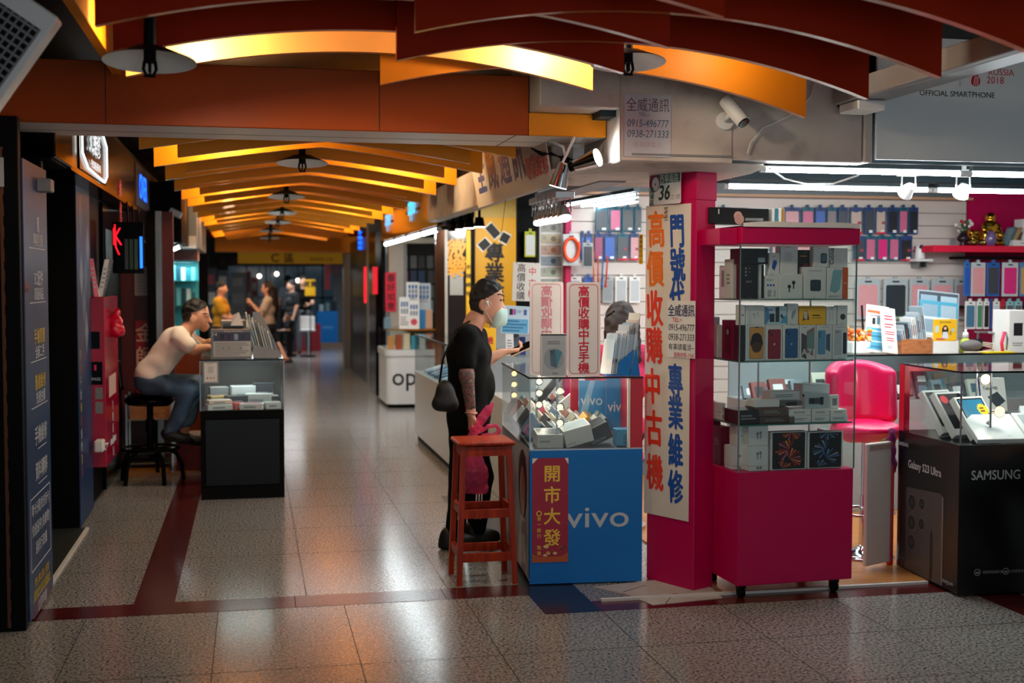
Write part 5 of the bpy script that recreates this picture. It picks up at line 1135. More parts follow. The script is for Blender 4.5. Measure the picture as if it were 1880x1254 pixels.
# customer sitting at the right edge: only a bent knee in dark jeans shows
def person_edge():
    t = thing('person', 'person at the right edge, only a bent knee in dark blue jeans shows', 'person', (4.0, 5.15, 0))
    H = [(4.22, 5.0, .58), (4.22, 5.28, .58)]; K = [(3.70, 5.04, .475), (3.775, 5.24, .575)]; F_ = [(3.86, 5.02, .09), (3.9, 5.27, .09)]
    legs = [('c', H[i], K[i], .09, .066) for i in (0, 1)] + [('c', K[i], F_[i], .064, .045) for i in (0, 1)]
    torso = [('c', (4.24, 5.04, .62), (4.24, 5.25, .62), .11, .11), ('c', (4.22, 5.06, .85), (4.22, 5.24, .85), .115, .115), ('c', (4.2, 5.0, 1.06), (4.2, 5.3, 1.06), .085, .085), ('c', (4.19, 5.15, 1.1), (4.17, 5.15, 1.22), .055, .055), ('e', (4.15, 5.15, 1.32), (.095, .075, .115)), ('e', (4.10, 5.15, 1.29), (.05, .05, .065)), ('c', (4.055, 5.15, 1.315), (4.045, 5.15, 1.295), .011, .013, .015), ('e', (4.16, 5.075, 1.31), (.025, .012, .032)), ('e', (4.16, 5.225, 1.31), (.025, .012, .032)),
             ('c', (4.19, 4.98, 1.06), (4.12, 4.94, .82), .05, .042), ('c', (4.12, 4.94, .82), (3.92, 5.04, .72), .04, .03), ('c', (4.19, 5.32, 1.06), (4.12, 5.36, .82), .05, .042), ('c', (4.12, 5.36, .82), (3.92, 5.26, .72), .04, .03)]
    hands = hand_prims((3.92, 5.04, .70), (-1, 0, -.2), (0, 0, -1), (0, 1, 0), s=.9) + hand_prims((3.92, 5.26, .70), (-1, 0, -.3), (0, 0, -1), (0, -1, 0), s=.9)
    skin('body', legs + torso + hands, skin_tan, res=.012, k=.025, parent=t)
    skin('jeans', [('c', (4.24, 5.04, .62), (4.24, 5.25, .62), .115, .115)] + legs, darkdenim, res=.01, k=.025, grow=.014, noise=.0035, nscale=34, parent=t, cuts=[((0, 0, .12), (0, 0, -1)), ((0, 0, .74), (0, 0, 1))])
    skin('shirt', torso[:3] + [('c', (4.19, 4.98, 1.06), (4.14, 4.95, .9), .052, .05), ('c', (4.19, 5.32, 1.06), (4.14, 5.35, .9), .052, .05)], tee_black, res=.014, k=.03, grow=.016, parent=t)
    for f_ in F_: skin('shoe', [('e', (f_[0] - .05, f_[1], .05), (.13, .048, .048))], soled, res=.012, parent=t)
    skin('hair', [('e', (4.165, 5.15, 1.345), (.1, .085, .112))], hairm, res=.012, parent=t, cuts=[((4.13, 5.15, 1.34), (-.75, 0, -.66))])
    for y in (5.12, 5.18): o = MB().ball((4.062, y, 1.335), (.006, .011, .008), MATS['eye_dark'], 10, 6).build('eye', t); o.matrix_parent_inverse = Matrix.Translation(-t.location)
    s_ = thing('stool', 'black seat under the person at the right edge', 'stool', (4.24, 5.14, 0))
    MB().cyl((0, 0, .40), (0, 0, .455), .17, black, n=20).build('seat', s_)
    for a in range(4): MB().cyl((.12 * math.cos(a * 1.57 + .8), .12 * math.sin(a * 1.57 + .8), .40), (.16 * math.cos(a * 1.57 + .8), .16 * math.sin(a * 1.57 + .8), 0), .014, steel, n=8).build('leg', s_)
person_edge()

# ================================================================== SHOP INTERIOR
pinkv = mat('hot_pink_vinyl', '#f01a64', .35, vary=.04, coat=.2)
bs = thing('bar_stool', 'hot pink padded bar stool with backrest in the shop', 'stool', (3.47, 6.47, 0.012))
bx = bs.location.x
skin('seat', [('c', (bx - .13, 6.42, .735), (bx + .13, 6.42, .735), .05, .05), ('c', (bx - .12, 6.56, .735), (bx + .12, 6.56, .735), .05, .05), ('e', (bx, 6.49, .755), (.19, .17, .045))], pinkv, res=.01, k=.05, parent=bs)
bk = []
for i in range(19):
    a = R(-70 + 140 * i / 18); bk.append(('c', (bx + .20 * math.sin(a), 6.46 + .19 * math.cos(a), .82), (bx + .195 * math.sin(a), 6.47 + .20 * math.cos(a), 1.10 - .05 * abs(math.sin(a)) ** 3), .032, .032, .04))
skin('backrest', bk, pinkv, res=.01, k=.04, parent=bs)
z0_ = .012
mb = MB(); mb.cyl((0, 0, .3), (0, 0, .66), .028, chrome); mb.cyl((0, 0, .06), (0, 0, .36), .036, chrome); mb.build('post', bs)
mb = MB(); mb.lathe([(.0, .0), (.17, .0), (.17, .008), (.13, .022), (.05, .05), (.036, .07)], chrome, 30); mb.build('base', bs)
mb = MB(); mb.tube([(.16 * math.cos(a * .33), .16 * math.sin(a * .33), .26) for a in range(20)], .010, chrome, 8, closed=True); mb.tube([(0, -.16, .26), (0, 0, .26)], .008, chrome); mb.build('footrest', bs)
p = WZ(1575, 1040); q_ = WZ(1641, 1050)
pnl = thing('door_panel', 'scuffed white board with red edge leaning between cabinet and black counter', 'panel', (3.405, 6.20, .013), 24)
MB().box(-.118, .095, -.012, .012, .02, .70, mat('scuffed_white', '#d8cfc8', .5, vary=.08, scale=7), .004).build('board', pnl); MB().box(.0955, .118, -.016, .016, 0, .70, red, .003).build('edge', pnl)
mb = MB(); mb.box(-.10, .09, -.014, -.0125, .66, .69, mat('scuff', '#a98f86', .6)); mb.build('worn_strip', pnl)
bin_ = thing('bucket', 'small grey metal tin on the floor behind the white board', 'tin', (3.585, 6.22, .012)); MB().cyl((0, 0, 0), (0, 0, .12), .035, silver, n=20).build('body', bin_); MB().cyl((0, 0, .12), (0, 0, .16), .02, silver, n=12).build('spout', bin_)
cl = skin('cloth', [('c', (3.50, 6.24, .76), (3.505, 6.26, .56), .02, .034), ('c', (3.465, 6.27, .70), (3.46, 6.28, .52), .018, .022)], [mat('purple_cloth', '#7a1c5c', .8), mat('olive_cloth', '#6a6a1c', .8)], res=.008, k=.03, noise=.005, nscale=70, matfn=lambda c: (c[:, 0] < 3.472).astype(int))
tag(cl, 'purple and olive cloth hung on the left side of the black counter', 'cloth')

# back glass counter
FB = Frame(3.35, 7.75, 0); BW, BL, BT = 3.0, .55, 1.10
bc = thing('display_counter', 'glass counter full of packets across the shop behind the pink stool', 'counter', FB.o)
MB().box(0, BW, .0, BL, .012, .78, mat('grey_counter', '#8d9092', .4), .004).build('base', bc)
MB().box(0, BW, 0, BL, BT - .01, BT, glass).build('top_pane', bc); MB().box(0, BW, 0, .006, .78, BT - .01, glass).build('front_pane', bc)
mb = MB(); mb.box(-.004, BW, -.004, .004, BT - .01, BT + .001, blackg); mb.build('trim_strip', bc); mb = MB(); mb.box(-.004, .006, -.003, .006, .78, BT - .01, steel); mb.build('corner_strip', bc)
MB().box(.006, BW, BL - .02, BL, .78, BT - .01, M('#868e92')).build('back_panel', bc)
rr = random.Random(11)
for i in range(26):
    x = .05 + (i % 13) * .15 + rr.uniform(-.02, .02); y = .05 + .2 * (i // 13); w_ = rr.uniform(.09, .14); c = ['#3d4a54', '#6b7a84', '#a7b2b6', '#8a6a54', '#23282e', '#5c8a96', '#c8c4b8', '#7a3a3a'][rr.randrange(8)]
    o = card('packet', w_, rr.uniform(.08, .2), .03, M(c), [('rr', .5, .5, .6, .5, .05, M(['#1e2226', '#d0d4d4', '#4a6a7c'][i % 3]))], FB.w(x, y, .785), rz=rr.uniform(-15, 15), rx=-20, label='packet in the back glass counter, %s of the %s row' % (ORD[i % 13], ('front', 'rear')[i // 13]), cat='packet', group='packets in the back glass counter'); rest(o, .78)
def bput(px, dep, thick, body, items, label, name='card', cat='display card', rx=0, rz=0, ry=0, group=None, lift=0.0, side=None):
    cx, zt, w_, h_ = FB.fit(*px, dep)
    return rest(card(name, w_, h_ / math.cos(R(rx)), thick, body, items, FB.w(cx, dep, BT + .002 + lift), rz=rz, rx=rx, ry=ry, label=label, cat=cat, group=group, side=side), BT + lift)
# price cards
t1 = [('r', .5, .93, .9, .10, M('#c9cfd0')), ('r', .5, .86, .9, .06, M('#e0602a')), ('l', .5, .78, .7, .06, 1, inkgrey), ('rr', .35, .66, .14, .14, .04, ink), ('rr', .55, .68, .14, .16, .04, M('#5a8a9a')), ('rr', .8, .64, .14, .14, .04, M('#2a3a4c')), ('r', .5, .29, .94, .46, M('#4ea6c8'))] + [('l', .5, .12 + .11 * q, .86, .06, 1, M('#cfe6ee') if q % 2 else M('#1d6f96')) for q in range(4)]
bput((1588, 1628, 571, 657), .05, .006, paper, t1, 'pale blue price card leaning on the back counter, left of the two', rx=-14, ry=8, rz=-6, group='price cards on the back counter')
t2 = [('t', '$99', .5, .82, .09, inkred), ('t', '8888', .5, .66, .08, inkred), ('t', '$199', .5, .5, .08, inkred), ('t', '1180', .5, .36, .08, inkred), ('l', .5, .16, .5, .12, 3, inkgrey)]
t2 = [('l', .5, .78, .7, .13, 2, inkred), ('l', .5, .6, .75, .12, 2, inkred), ('l', .5, .44, .75, .1, 2, inkred), ('l', .5, .3, .6, .1, 2, inkred), ('l', .45, .13, .5, .08, 3, inkgrey)]
bput((1622, 1652, 574, 657), -.045, .02, paper, t2, 'white price card with red print on the back counter', rx=-14, ry=7, rz=14, group='price cards on the back counter')
# wooden rack of leaflets
cx, zt, w_, h_ = FB.fit(1656, 1712, 637, 664, .02)
rk_ = thing('leaflet_rack', 'wooden desk rack stuffed with leaflets on the back counter', 'rack', FB.w(cx, .02, BT + .002))
mb = MB(); mb.box(-w_ / 2, w_ / 2, 0, .008, 0, h_, brownwood, .002); mb.box(-w_ / 2, -w_ / 2 + .008, .008, .22, 0, h_ * 1.1, brownwood, .002); mb.box(w_ / 2 - .008, w_ / 2, .008, .22, 0, h_ * 1.1, brownwood, .002); mb.box(-w_ / 2 + .008, w_ / 2 - .008, .008, .22, 0, .006, brownwood); mb.build('tray', rk_)
for i in range(15):
    h2_ = .15 + .012 * i + rr.uniform(-.02, .02); c = ['#dfe3e2', '#b9c6cc', '#8fa8b4', '#e8e6de', '#3a4650', '#c9d6da'][rr.randrange(6)]
    mb = MB(); mb.box(-.003, .003, 0, .16, 0, h2_, M(c)); mb.quad((-.0036, .0, h2_ * .5), (-.0036, .16, h2_ * .5), (-.0036, .16, h2_ * .8), (-.0036, 0, h2_ * .8), M(['#4a7a9c', '#c06a4a', '#2a3038'][i % 3]))
    tag(mb.build('leaflet', loc=FB.w(cx - w_ / 2 + .016 + i * (w_ - .03) / 15, .03, BT + .012), rz=0, ry=-9), 'leaflet in the wooden desk rack, %s from the left' % ORD[i], 'leaflet', 'leaflets in the wooden rack')
for i, (px, c, nm) in enumerate((((1694, 1742, 580, 640), '#c8d0d2', 'pale'), ((1690, 1755, 553, 640), '#3f8fa8', 'teal'), ((1686, 1757, 536, 640), '#8d99a0', 'grey framed'))):
    bput(px, .26 + .07 * i, .012, M(c, .3), [('r', .5, .5, .94, .95, M('#2f3a44') if i == 2 else M(c, .3)), ('r', .27, .72, .4, .4, M('#7f97a6', .3)), ('r', .75, .72, .4, .4, M('#93a6b0', .3)), ('l', .5, .3, .8, .4, 4, M('#dfe5e6'))], '%s presentation board leaning behind the wooden rack' % nm, name='board', cat='board', rx=-14, rz=-10, ry=6, group='boards behind the wooden rack')
yc = [('t', '電信門號申辦', .5, .86, .09, M('#2a5a4a'), {'maxw': .8}), ('c', .5, .6, .10, M('#2c1a16')), ('r', .5, .45, .26, .3, M('#2c1a16')), ('c', .5, .58, .06, M('#e8c0a4')), ('p', [(.36, .12), (.64, .12), (.60, .42), (.40, .42)], M('#dfe6ea')), ('rr', .15, .55, .16, .3, .02, M('#c9ddd8')), ('c', .82, .5, .07, M('#a9d0d8')), ('r', .3, .1, .35, .06, M('#e04a6a')), ('r', .72, .36, .03, .16, M('#3a3a3a'))]
bput((1713, 1757, 598, 638), .03, .004, brightyellow, yc, 'yellow card picturing a long-haired person on the back counter', lift=.088, group='cards on the back counter')
bput((1713, 1760, 637, 660), .032, .06, paper, [], 'white stand under the yellow card', name='card_stand', cat='stand', group='cards on the back counter')
# odds and ends of the back counter
cx, zt, w_, h_ = FB.fit(1562, 1596, 622, 650, .08); tr = thing('plastic_tray', 'white plastic box heaped with orange sweets on the back counter', 'tray', FB.w(cx + .005, .06, BT + .002))
MB().box(-w_ / 2, w_ / 2, 0, .16, 0, .09, wplastic, .01).build('box', tr)
mb = MB()
for i in range(150): mb.ball((rr.uniform(-.06, .07), rr.uniform(.0, .15), .095 + rr.uniform(0, .085) * (1 - abs(i % 10 - 5) * .1)), rr.uniform(.010, .017), [M('#f08a1e', .25), M('#f0a850', .25), M('#d9581e', .25), M('#f4cf9a', .2)][i % 4], 7, 5)
o = mb.build('orange_sweets', loc=tr.location); tag(o, 'heap of wrapped orange sweets in the white plastic box', 'sweets'); o['kind'] = 'stuff'
pen = MB().cyl((0, 0, 0), (0, .02, .17), .007, black).build('pen', loc=FB.w(cx + .03, .10, BT + .17)); tag(pen, 'dark pen standing in the orange sweets', 'pen')
def potted(cx, dep, label, kind):
    t = thing('potted_plant', label, 'plant', FB.w(cx, dep, BT + .002))
    MB().lathe([(0, 0), (.03, 0), (.04, .06), (.036, .062), (.034, .05), (0, .05)], M('#8a4a3a'), 16).build('pot', t)
    mb = MB(); g1 = mat('leaf_green', '#4f7a2c', .5, vary=.3); g2 = mat('cactus_green', '#6a7448', .7, vary=.25, scale=90)
    if kind == 'c':
        for (x, hh) in ((-.05, .14), (-.02, .165), (.01, .12), (.045, .15)): mb.tube([(x * .5, 0, .045), (x, 0, .08), (x * 1.1, 0, .05 + hh)], lambda u: .013 * (1 - .4 * u ** 4), g2, 9)
    else:
        mb.tube([(0, 0, .04), (.005, 0, .22)], .006, M('#a8a03c'), 6)
        for i in range(26):
            a = rr.uniform(0, 6.28); z = rr.uniform(.06, .25); L_ = rr.uniform(.05, .10); d = Vector((math.cos(a), math.sin(a), rr.uniform(.1, .7))); n_ = Vector((-d.y, d.x, 0)).normalized() * .011; b_ = Vector((0, 0, z))
            mb.add([b_, b_ + d * L_ * .5 + n_, b_ + d * L_, b_ + d * L_ * .5 - n_], [(0, 1, 2, 3)], g1)
    mb.build('foliage', t)
potted(FB.hit(1648, 600, .3)[0], .3, 'leafy potted plant behind the price cards', 'l'); potted(FB.hit(1680, 600, .34)[0], .34, 'potted cactus with four columns beside the leafy plant', 'c')
def at_b(px, dep): return FB.w(FB.hit(px, 650, dep)[0], dep, BT + .002)
bt = thing('pump_bottle', 'yellow-green pump bottle with white cap on the back counter', 'bottle', at_b(1772, .14)); MB().lathe([(0, 0), (.04, 0), (.042, .05), (.03, .09), (.018, .10), (0, .10)], M('#b8cc3a', .25), 18).build('body', bt); MB().lathe([(0, .10), (.02, .10), (.02, .14), (.008, .145), (.008, .165), (0, .165)], wplastic, 14).build('cap', bt)
cu = thing('cup', 'black mug by the pump bottle', 'cup', at_b(1794, .18)); mb = MB(); mb.lathe([(0, 0), (.038, 0), (.04, .09), (.036, .09), (.034, .008), (0, .008)], black, 20); mb.tube([(.038, 0, .075), (.062, 0, .06), (.06, 0, .03), (.038, 0, .02)], .006, black); mb.build('body', cu)
ms = skin('cushion', [('e', tuple(at_b(1785, .05) + Vector((0, .02, .05))), (.085, .05, .042))], mat('grey_cloth', '#6d6666', .7, vary=.1), res=.008, noise=.001); tag(ms, 'grey rounded pouch lying at the front of the back counter', 'pouch')
mb = MB(); b0 = at_b(1800, .02)
for q in range(3): mb.tube([b0 + Vector((-.13 + .03 * math.sin(q), .02 * q, .006)), b0 + Vector((-.02, .01 * q - .02, .006)), b0 + Vector((.10, .0, .012 + .006 * q)), b0 + Vector((.145, .06, .03 + .015 * q)), b0 + Vector((.09, .14, .05 + .01 * q)), b0 + Vector((.0, .16, .05))], .005, mat('beige_cable', '#c9b9a4', .5), 6)
tag(mb.build('cable', loc=(0, 0, 0)), 'loops of beige cable in front of the grey pouch', 'cable')
ks = thing('wall_shelf', 'small raised tray of packets at the right of the back counter', 'shelf', at_b(1832, .25)); MB().box(-.12, .16, -.06, .12, .13, .142, silver, .003).build('tray', ks)
for s_ in (-.1, .14): MB().cyl((s_, .1, 0), (s_, .1, .13), .008, steel).build('leg', ks)
tg = thing('key_tag', 'pink strap with a key hanging beside the white box', 'key tag', at_b(1841, .02)); MB().tube([(0, 0, 0), (-.01, 0, .07), (.01, 0, .15)], .012, M('#ee2a5a'), 6).build('strap', tg); MB().tube([(.03, 0, .02), (.035, 0, .1), (.02, 0, .15)], .006, steel, 6).build('key', tg)
bput((1852, 1885, 598, 676), -.0 + .02, .2, paper, [('r', .5, .55, .5, .3, ink), ('l', .5, .2, .6, .1, 2, inkgrey)], 'tall white carton at the right end of the back counter', name='carton', cat='box')
mb = MB(); mb.box(-.12, .12, -.05, .05, 0, .012, M('#d8c41c', .4), .004); tag(mb.build('folder', loc=at_b(1832, -.02) + Vector((0, .02, .0)) - Vector((0, 0, .0)), rz=4), 'yellow folder at the front of the back counter', 'folder')

# ---------------------------------------------------------------- packages on the slat wall
PY = 9.585
def pkg(px, label, frame, case, group, Y=PY, sticker=True, redfoot=False, dark_top=False, spots=()):
    x0, x1, y0, y1 = px; a = WY(x0, (y0 + y1) / 2, Y); b = WY(x1, (y0 + y1) / 2, Y); t = WY((x0 + x1) / 2, y0, Y).z; u = WY((x0 + x1) / 2, y1, Y).z
    w_, h_ = (b.x - a.x) - .006, t - u
    g = thing('phone_case_package', label, 'phone case', ((a.x + b.x) / 2, Y - .03, u), 0, group)
    mb = MB(); mb.box(-w_ / 2, w_ / 2, 0, .012, 0, h_, frame, .002)
    it = [('rr', .5, .46, .80, .78, .08, case), ('rr', .5, .93, .3, .04, .02, ink)]
    if sticker: it.append(('r', .68, .10, .34, .10, paper))
    if redfoot: it += [('p', [(0, 0), (1, 0), (1, .09), (0, .05)], inkred), ('r', .74, .42, .3, .1, M('#a03a3a'))]
    if dark_top: it.append(('p', [(0, .86), (.5, .8), (1, .9), (1, 1), (0, 1)], M('#26417c')))
    art(mb, w_, h_, 0, it); mb.build('card', g)
    mb = MB(); mb.box(-.012, .012, .0, .012, h_, h_ + .022, frame); mb.cyl((0, -.02, h_ + .012), (0, 9.601 - Y + .03 if Y > 9.4 else .06, h_ + .012), .003, steel, n=6); mb.build('hook', g)
    return g
tealf = M('#115a72'); bluef = M('#153c74'); grayc = M('#3b4048', .35); pinkc = M('#d0688c', .4); hotc = M('#e0247c', .4); beigec = M('#c9b0a4', .4); rosec = M('#d49a9c', .4); darkc = M('#26292e', .3); bluec = M('#1a56b0', .35)
G1, G2, G3 = 'phone cases in the upper row of the slat wall', 'phone cases in the second row of the slat wall', 'tablet cases in the low row of the slat wall'
row1 = [(1436, 1467, rosec, 'rose'), (1469, 1492, pinkc, 'pink'), (1493, 1514, bluec, 'blue'), (1515, 1534, M('#8d7c80'), 'mauve'), (1535, 1554, grayc, 'grey'), (1557, 1581, beigec, 'beige'), (1583, 1602, grayc, 'dark grey'), (1604, 1624, beigec, 'pale pink'), (1626, 1646, darkc, 'black'), (1647, 1664, pinkc, 'pink'), (1665, 1683, darkc, 'black')]
for i, (a, b, c, nm) in enumerate(row1): pkg((a, b, 381, 430), '%s phone case package in the upper wall row, %s from the left' % (nm, ORD[i]), tealf if i % 2 else bluef, c, G1, redfoot=nm in ('beige', 'pale pink'), dark_top=nm in ('beige', 'pale pink'))
row2 = [(1563, 1585, grayc, 'grey'), (1586, 1605, pinkc, 'pink'), (1607, 1628, hotc, 'hot pink'), (1629, 1648, pinkc, 'pink'), (1649, 1672, darkc, 'black')]
for i, (a, b, c, nm) in enumerate(row2): pkg((a, b, 433, 479), '%s phone case package in the second wall row, %s from the left' % (nm, ORD[i]), tealf if 0 < i < 4 else bluef, c, G2, redfoot=i in (0, 4), dark_top=i in (0, 4))
pkg((1312, 1340, 381, 410), 'phone case with a white disc, beside the pillar on the back wall', tealf, M('#8a6a7c'), G1)
pkg((1452, 1492, 436, 468), 'pale pink tablet case glimpsed through the top of the cabinet', tealf, rosec, G2); pkg((1412, 1446, 436, 468), 'rose tablet case glimpsed through the cabinet, left one', tealf, rosec, G2)
row3 = [(1568, 1613, M('#e8a4a8', .4), 'pale pink'), (1618, 1664, M('#303840', .25), 'charcoal'), (1666, 1703, M('#e8a4a8', .4), 'pale pink'), (1706, 1747, M('#e8a4a8', .4), 'pale pink'), (1749, 1772, M('#b08c94', .4), 'dusty pink')]
for i, (a, b, c, nm) in enumerate(row3): pkg((a, b, 512, 586), 'large %s tablet case in the low wall row, %s from the left' % (nm, ORD[i]), M('#b9c4c6', .3), c, G3, sticker=False)
# right rack, hung a little in front of the pink wall
RY = 9.3
rk2 = thing('wall_rack', 'dark hanging rack under the pink shelf carrying phone cases', 'rack', (6.35, RY, 1.80)); MB().box(-.45, .6, 0, .3, 0, .02, black).build('top_bar', rk2); MB().box(-.45, .6, -.01, .3, -.42, -.40, black).build('lower_bar', rk2)
row4 = [(1766, 1778, bluec, 'blue'), (1779, 1806, M('#e09a9c', .4), 'pale pink'), (1808, 1832, grayc, 'dark grey'), (1836, 1866, hotc, 'hot pink'), (1868, 1890, M('#c9a05a'), 'tan')]
for i, (a, b, c, nm) in enumerate(row4): pkg((a, b, 482, 544), '%s phone case on the dark rack at the far right of the wall' % nm, [M('#2c6ab0'), M('#b8c2c6'), M('#1d5ca8'), M('#c4ccce'), M('#4a86b4')][i], c, 'phone cases on the dark rack', Y=RY, sticker=False)
row5 = [(1768, 1788, paper, M('#4a7a98'), 'white with a blue picture'), (1789, 1801, paper, M('#4a8a6a'), 'white with green characters'), (1802, 1813, paper, ink, 'white with a black picture'), (1814, 1818, M('#1d4a9a'), M('#1d4a9a'), 'narrow blue'), (1819, 1832, paper, M('#d4dade'), 'plain white'), (1833, 1842, inkred, M('#7a3018'), 'red and brown'), (1843, 1857, M('#8fc4c8'), M('#5a5f66'), 'teal with a grey strap'), (1858, 1873, M('#8fc4c8'), M('#66605f'), 'teal with a brown strap')]
for i, (a, b, f_, c, nm) in enumerate(row5): pkg((a, b, 553, 604), '%s packet hanging in the lower row of the dark rack' % nm, f_, c, 'packets in the lower row of the dark rack', Y=RY, sticker=False)
# pink shelf with ornaments
sh = thing('wall_shelf', 'red and pink wall shelf carrying a gold figure and vases', 'shelf', (WY(1714, 456, 9.28).x, 9.28, WY(1800, 463, 9.28).z))
L_ = 1.2; MB().box(0, L_, 0, .31, 0, .055, mat('red_shelf', '#e0123c', .35), .003).build('board', sh)
sz = sh.location.z + .0555
def shp(px, dep=.1): return Vector((WY(px, 440, 9.28 + dep).x, 9.28 + dep, sz))
bd = thing('gold_figurine', 'seated gold figurine on the pink shelf', 'figurine', shp(1816, .16)); bl = bd.location
def rel(x, y, z): return (bl.x + x, bl.y + y, bl.z + z)
skin('body', [('e', rel(0, 0, .10), (.085, .06, .08)), ('e', rel(0, -.01, .17), (.065, .05, .06)), ('e', rel(0, -.01, .245), (.042, .042, .045)), ('c', rel(-.06, -.02, .17), rel(-.07, -.05, .08), .025, .022), ('c', rel(.06, -.02, .17), rel(.075, -.05, .09), .025, .022), ('e', rel(-.05, -.03, .03), (.07, .05, .035)), ('e', rel(.05, -.03, .03), (.07, .05, .035)), ('e', rel(.06, -.02, .11), (.04, .035, .05))], goldm, res=.006, k=.018, noise=.002, nscale=120, parent=bd)
g2 = thing('gold_figurine', 'low gold ornament left of the seated gold figurine', 'figurine', shp(1787, .16)); bl2 = g2.location
skin('body', [('e', (bl2.x, bl2.y, bl2.z + .05), (.05, .04, .05)), ('e', (bl2.x - .02, bl2.y, bl2.z + .11), (.03, .03, .035)), ('e', (bl2.x + .03, bl2.y, bl2.z + .10), (.025, .03, .04))], goldm, res=.006, k=.02, noise=.003, nscale=110, parent=g2)
va = thing('vase', 'glossy violet and white vase in front of the gold figurine', 'vase', shp(1819, .03)); MB().lathe([(0, 0), (.032, 0), (.046, .04), (.048, .07), (.034, .105), (.018, .118), (.02, .125), (.014, .12), (0, .11)], ramp_mat('violet_glaze', [(0, '#d8d4de'), (.5, '#6a4f86'), (1, '#2a1c44')], 4, .1, coat=.6), 24).build('body', va)
v2 = thing('vase', 'dark round vase holding small flowers on the pink shelf', 'vase', shp(1768, .1)); MB().lathe([(0, 0), (.03, 0), (.032, .01), (.022, .02), (.05, .05), (.052, .07), (.03, .10), (.02, .115), (.016, .11), (0, .09)], M('#2a1a24', .15), 22).build('body', v2)
mb = MB()
for i in range(22):
    a = rr.uniform(0, 6.28); e_ = Vector((.07 * math.cos(a) * rr.random(), .05 * math.sin(a), .12 + .09 * rr.random())); mb.tube([(0, 0, .09), tuple(e_)], .0025, M('#3a5a2a'), 5); mb.ball(tuple(e_), rr.uniform(.010, .02), [M('#e8e6e0'), M('#c02a3a'), M('#2f5a34'), M('#e4dcd8')][i % 4], 7, 5)
mb.build('flowers', v2)
for i, px in enumerate((1749, 1778, 1789, 1801)):
    g_ = thing('glass_cup', 'small clear glass on the pink shelf, %s from the left' % ORD[i], 'glass', shp(px, .04), group='small glasses on the pink shelf'); MB().lathe([(0, 0), (.02, 0), (.022, .05), (.020, .05), (.018, .006), (0, .006)], acrylic, 16).build('body', g_)
for i, (px, c, an) in enumerate(((1843, '#4a7a8a', 24), (1853, '#b08a5a', 28), (1861, '#6a5a4a', 22))):
    mb = MB(); mb.box(-.006, .006, -.06, .06, 0, .18, M(c, .3), .002); mb.box(-.0075, -.006, -.05, .05, .015, .165, M(['#8ab0b8', '#d8c49a', '#8a6a50'][i], .2)); tag(mb.build('picture_frame', loc=shp(px, .14), ry=an), 'small picture frame leaning on the pink shelf, %s from the left' % ORD[i], 'picture frame', 'frames on the pink shelf')
o = card('carton', .3, .05, .2, paper, [('l', .5, .5, .6, .3, 1, inkgrey)], shp(1890, .03), label='flat white carton at the right end of the pink shelf', cat='box'); o = card('carton', .2, .18, .12, paper, [], shp(1896, .08) + Vector((0, 0, .051)), label='upright white carton on the flat carton of the pink shelf', cat='box')
# white device on its own little shelf
s2 = thing('wall_shelf', 'tiny white wall shelf under the white camera', 'shelf', (WY(1698, 476, 9.45).x, 9.45, WY(1698, 480, 9.45).z)); MB().box(-.08, .08, 0, .15, 0, .022, wplastic, .003).build('board', s2)
for x in (-.045, .02): MB().box(x, x + .012, .02, .15, -.05, 0, steel).build('bracket', s2)
cm = thing('camera', 'white egg-shaped home camera on the tiny wall shelf', 'camera', s2.location + Vector((-.01, .06, .0225))); MB().lathe([(0, 0), (.042, 0), (.044, .01), (.040, .09), (.030, .118), (.012, .13), (0, .132)], wplastic, 24).build('body', cm); MB().cyl((-.01, -.030, .10), (-.012, -.044, .103), .018, ink, n=18).build('lens', cm)
# ---------------------------------------------------------------- left side of the shop wall, seen past the pillar
G4, G5, G6 = 'phone cases above the seated clerk, upper row', 'phone cases above the seated clerk, middle row', 'packets above the seated clerk, lower row'
for i, (a, b, c, nm) in enumerate(((1091, 1115, grayc, 'grey'), (1117, 1139, pinkc, 'pink'), (1140, 1162, darkc, 'black'), (1163, 1176, grayc, 'half-hidden grey'))): pkg((a, b, 380, 425), '%s phone case at the top left of the back wall, left of the pillar' % nm, tealf, c, G4)
for i, (a, b, c, nm) in enumerate(((1064, 1071, bluec, 'narrow blue'), (1072, 1086, bluec, 'blue'), (1089, 1106, M('#a0486a'), 'maroon'), (1107, 1129, bluec, 'bright blue'), (1131, 1152, grayc, 'grey'), (1154, 1172, rosec, 'pale pink'))): pkg((a, b, 429, 478), '%s phone case in the middle row left of the pillar' % nm, bluef if i != 4 else tealf, c, G5, redfoot=nm in ('grey', 'pale pink'))
pkg((1031, 1063, 430, 488), 'clear bag with an orange cable on the back wall', M('#c2c6c8', .2), M('#d4d6d6', .2), G5, Y=9.45, sticker=False)
mb = MB(); p0 = WY(1049, 458, 9.40)
mb.tube([p0 + Vector((.055 * math.cos(a * .4) * (1 + .1 * (a // 16)), -.004 * (a // 16), .085 * math.sin(a * .4) * (1 + .08 * (a // 16)))) for a in range(34)], .011, M('#f2501e', .4), 7); tag(mb.build('coiled_cable', loc=(0, 0, 0)), 'coiled orange cable inside the clear bag', 'cable')
pkg((1067, 1088, 446, 492), 'grey and black earphone packet on the back wall', M('#9aa0a4'), M('#20242a', .3), G5, Y=9.42, sticker=False)
for i, (a, b, f_, c, nm) in enumerate(((1040, 1066, paper, M('#a8b2b8'), 'white'), (1069, 1088, bluec, bluec, 'blue'), (1104, 1124, M('#a8aeb0', .3), M('#8d9598', .3), 'grey'), (1127, 1150, paper, M('#b4b8ba', .3), 'clear'), (1153, 1174, paper, M('#c2c6c8', .3), 'half-hidden clear'))): pkg((a, b, 508, 556), '%s packet in the lower row above the seated clerk' % nm, f_, c, G6, sticker=False)
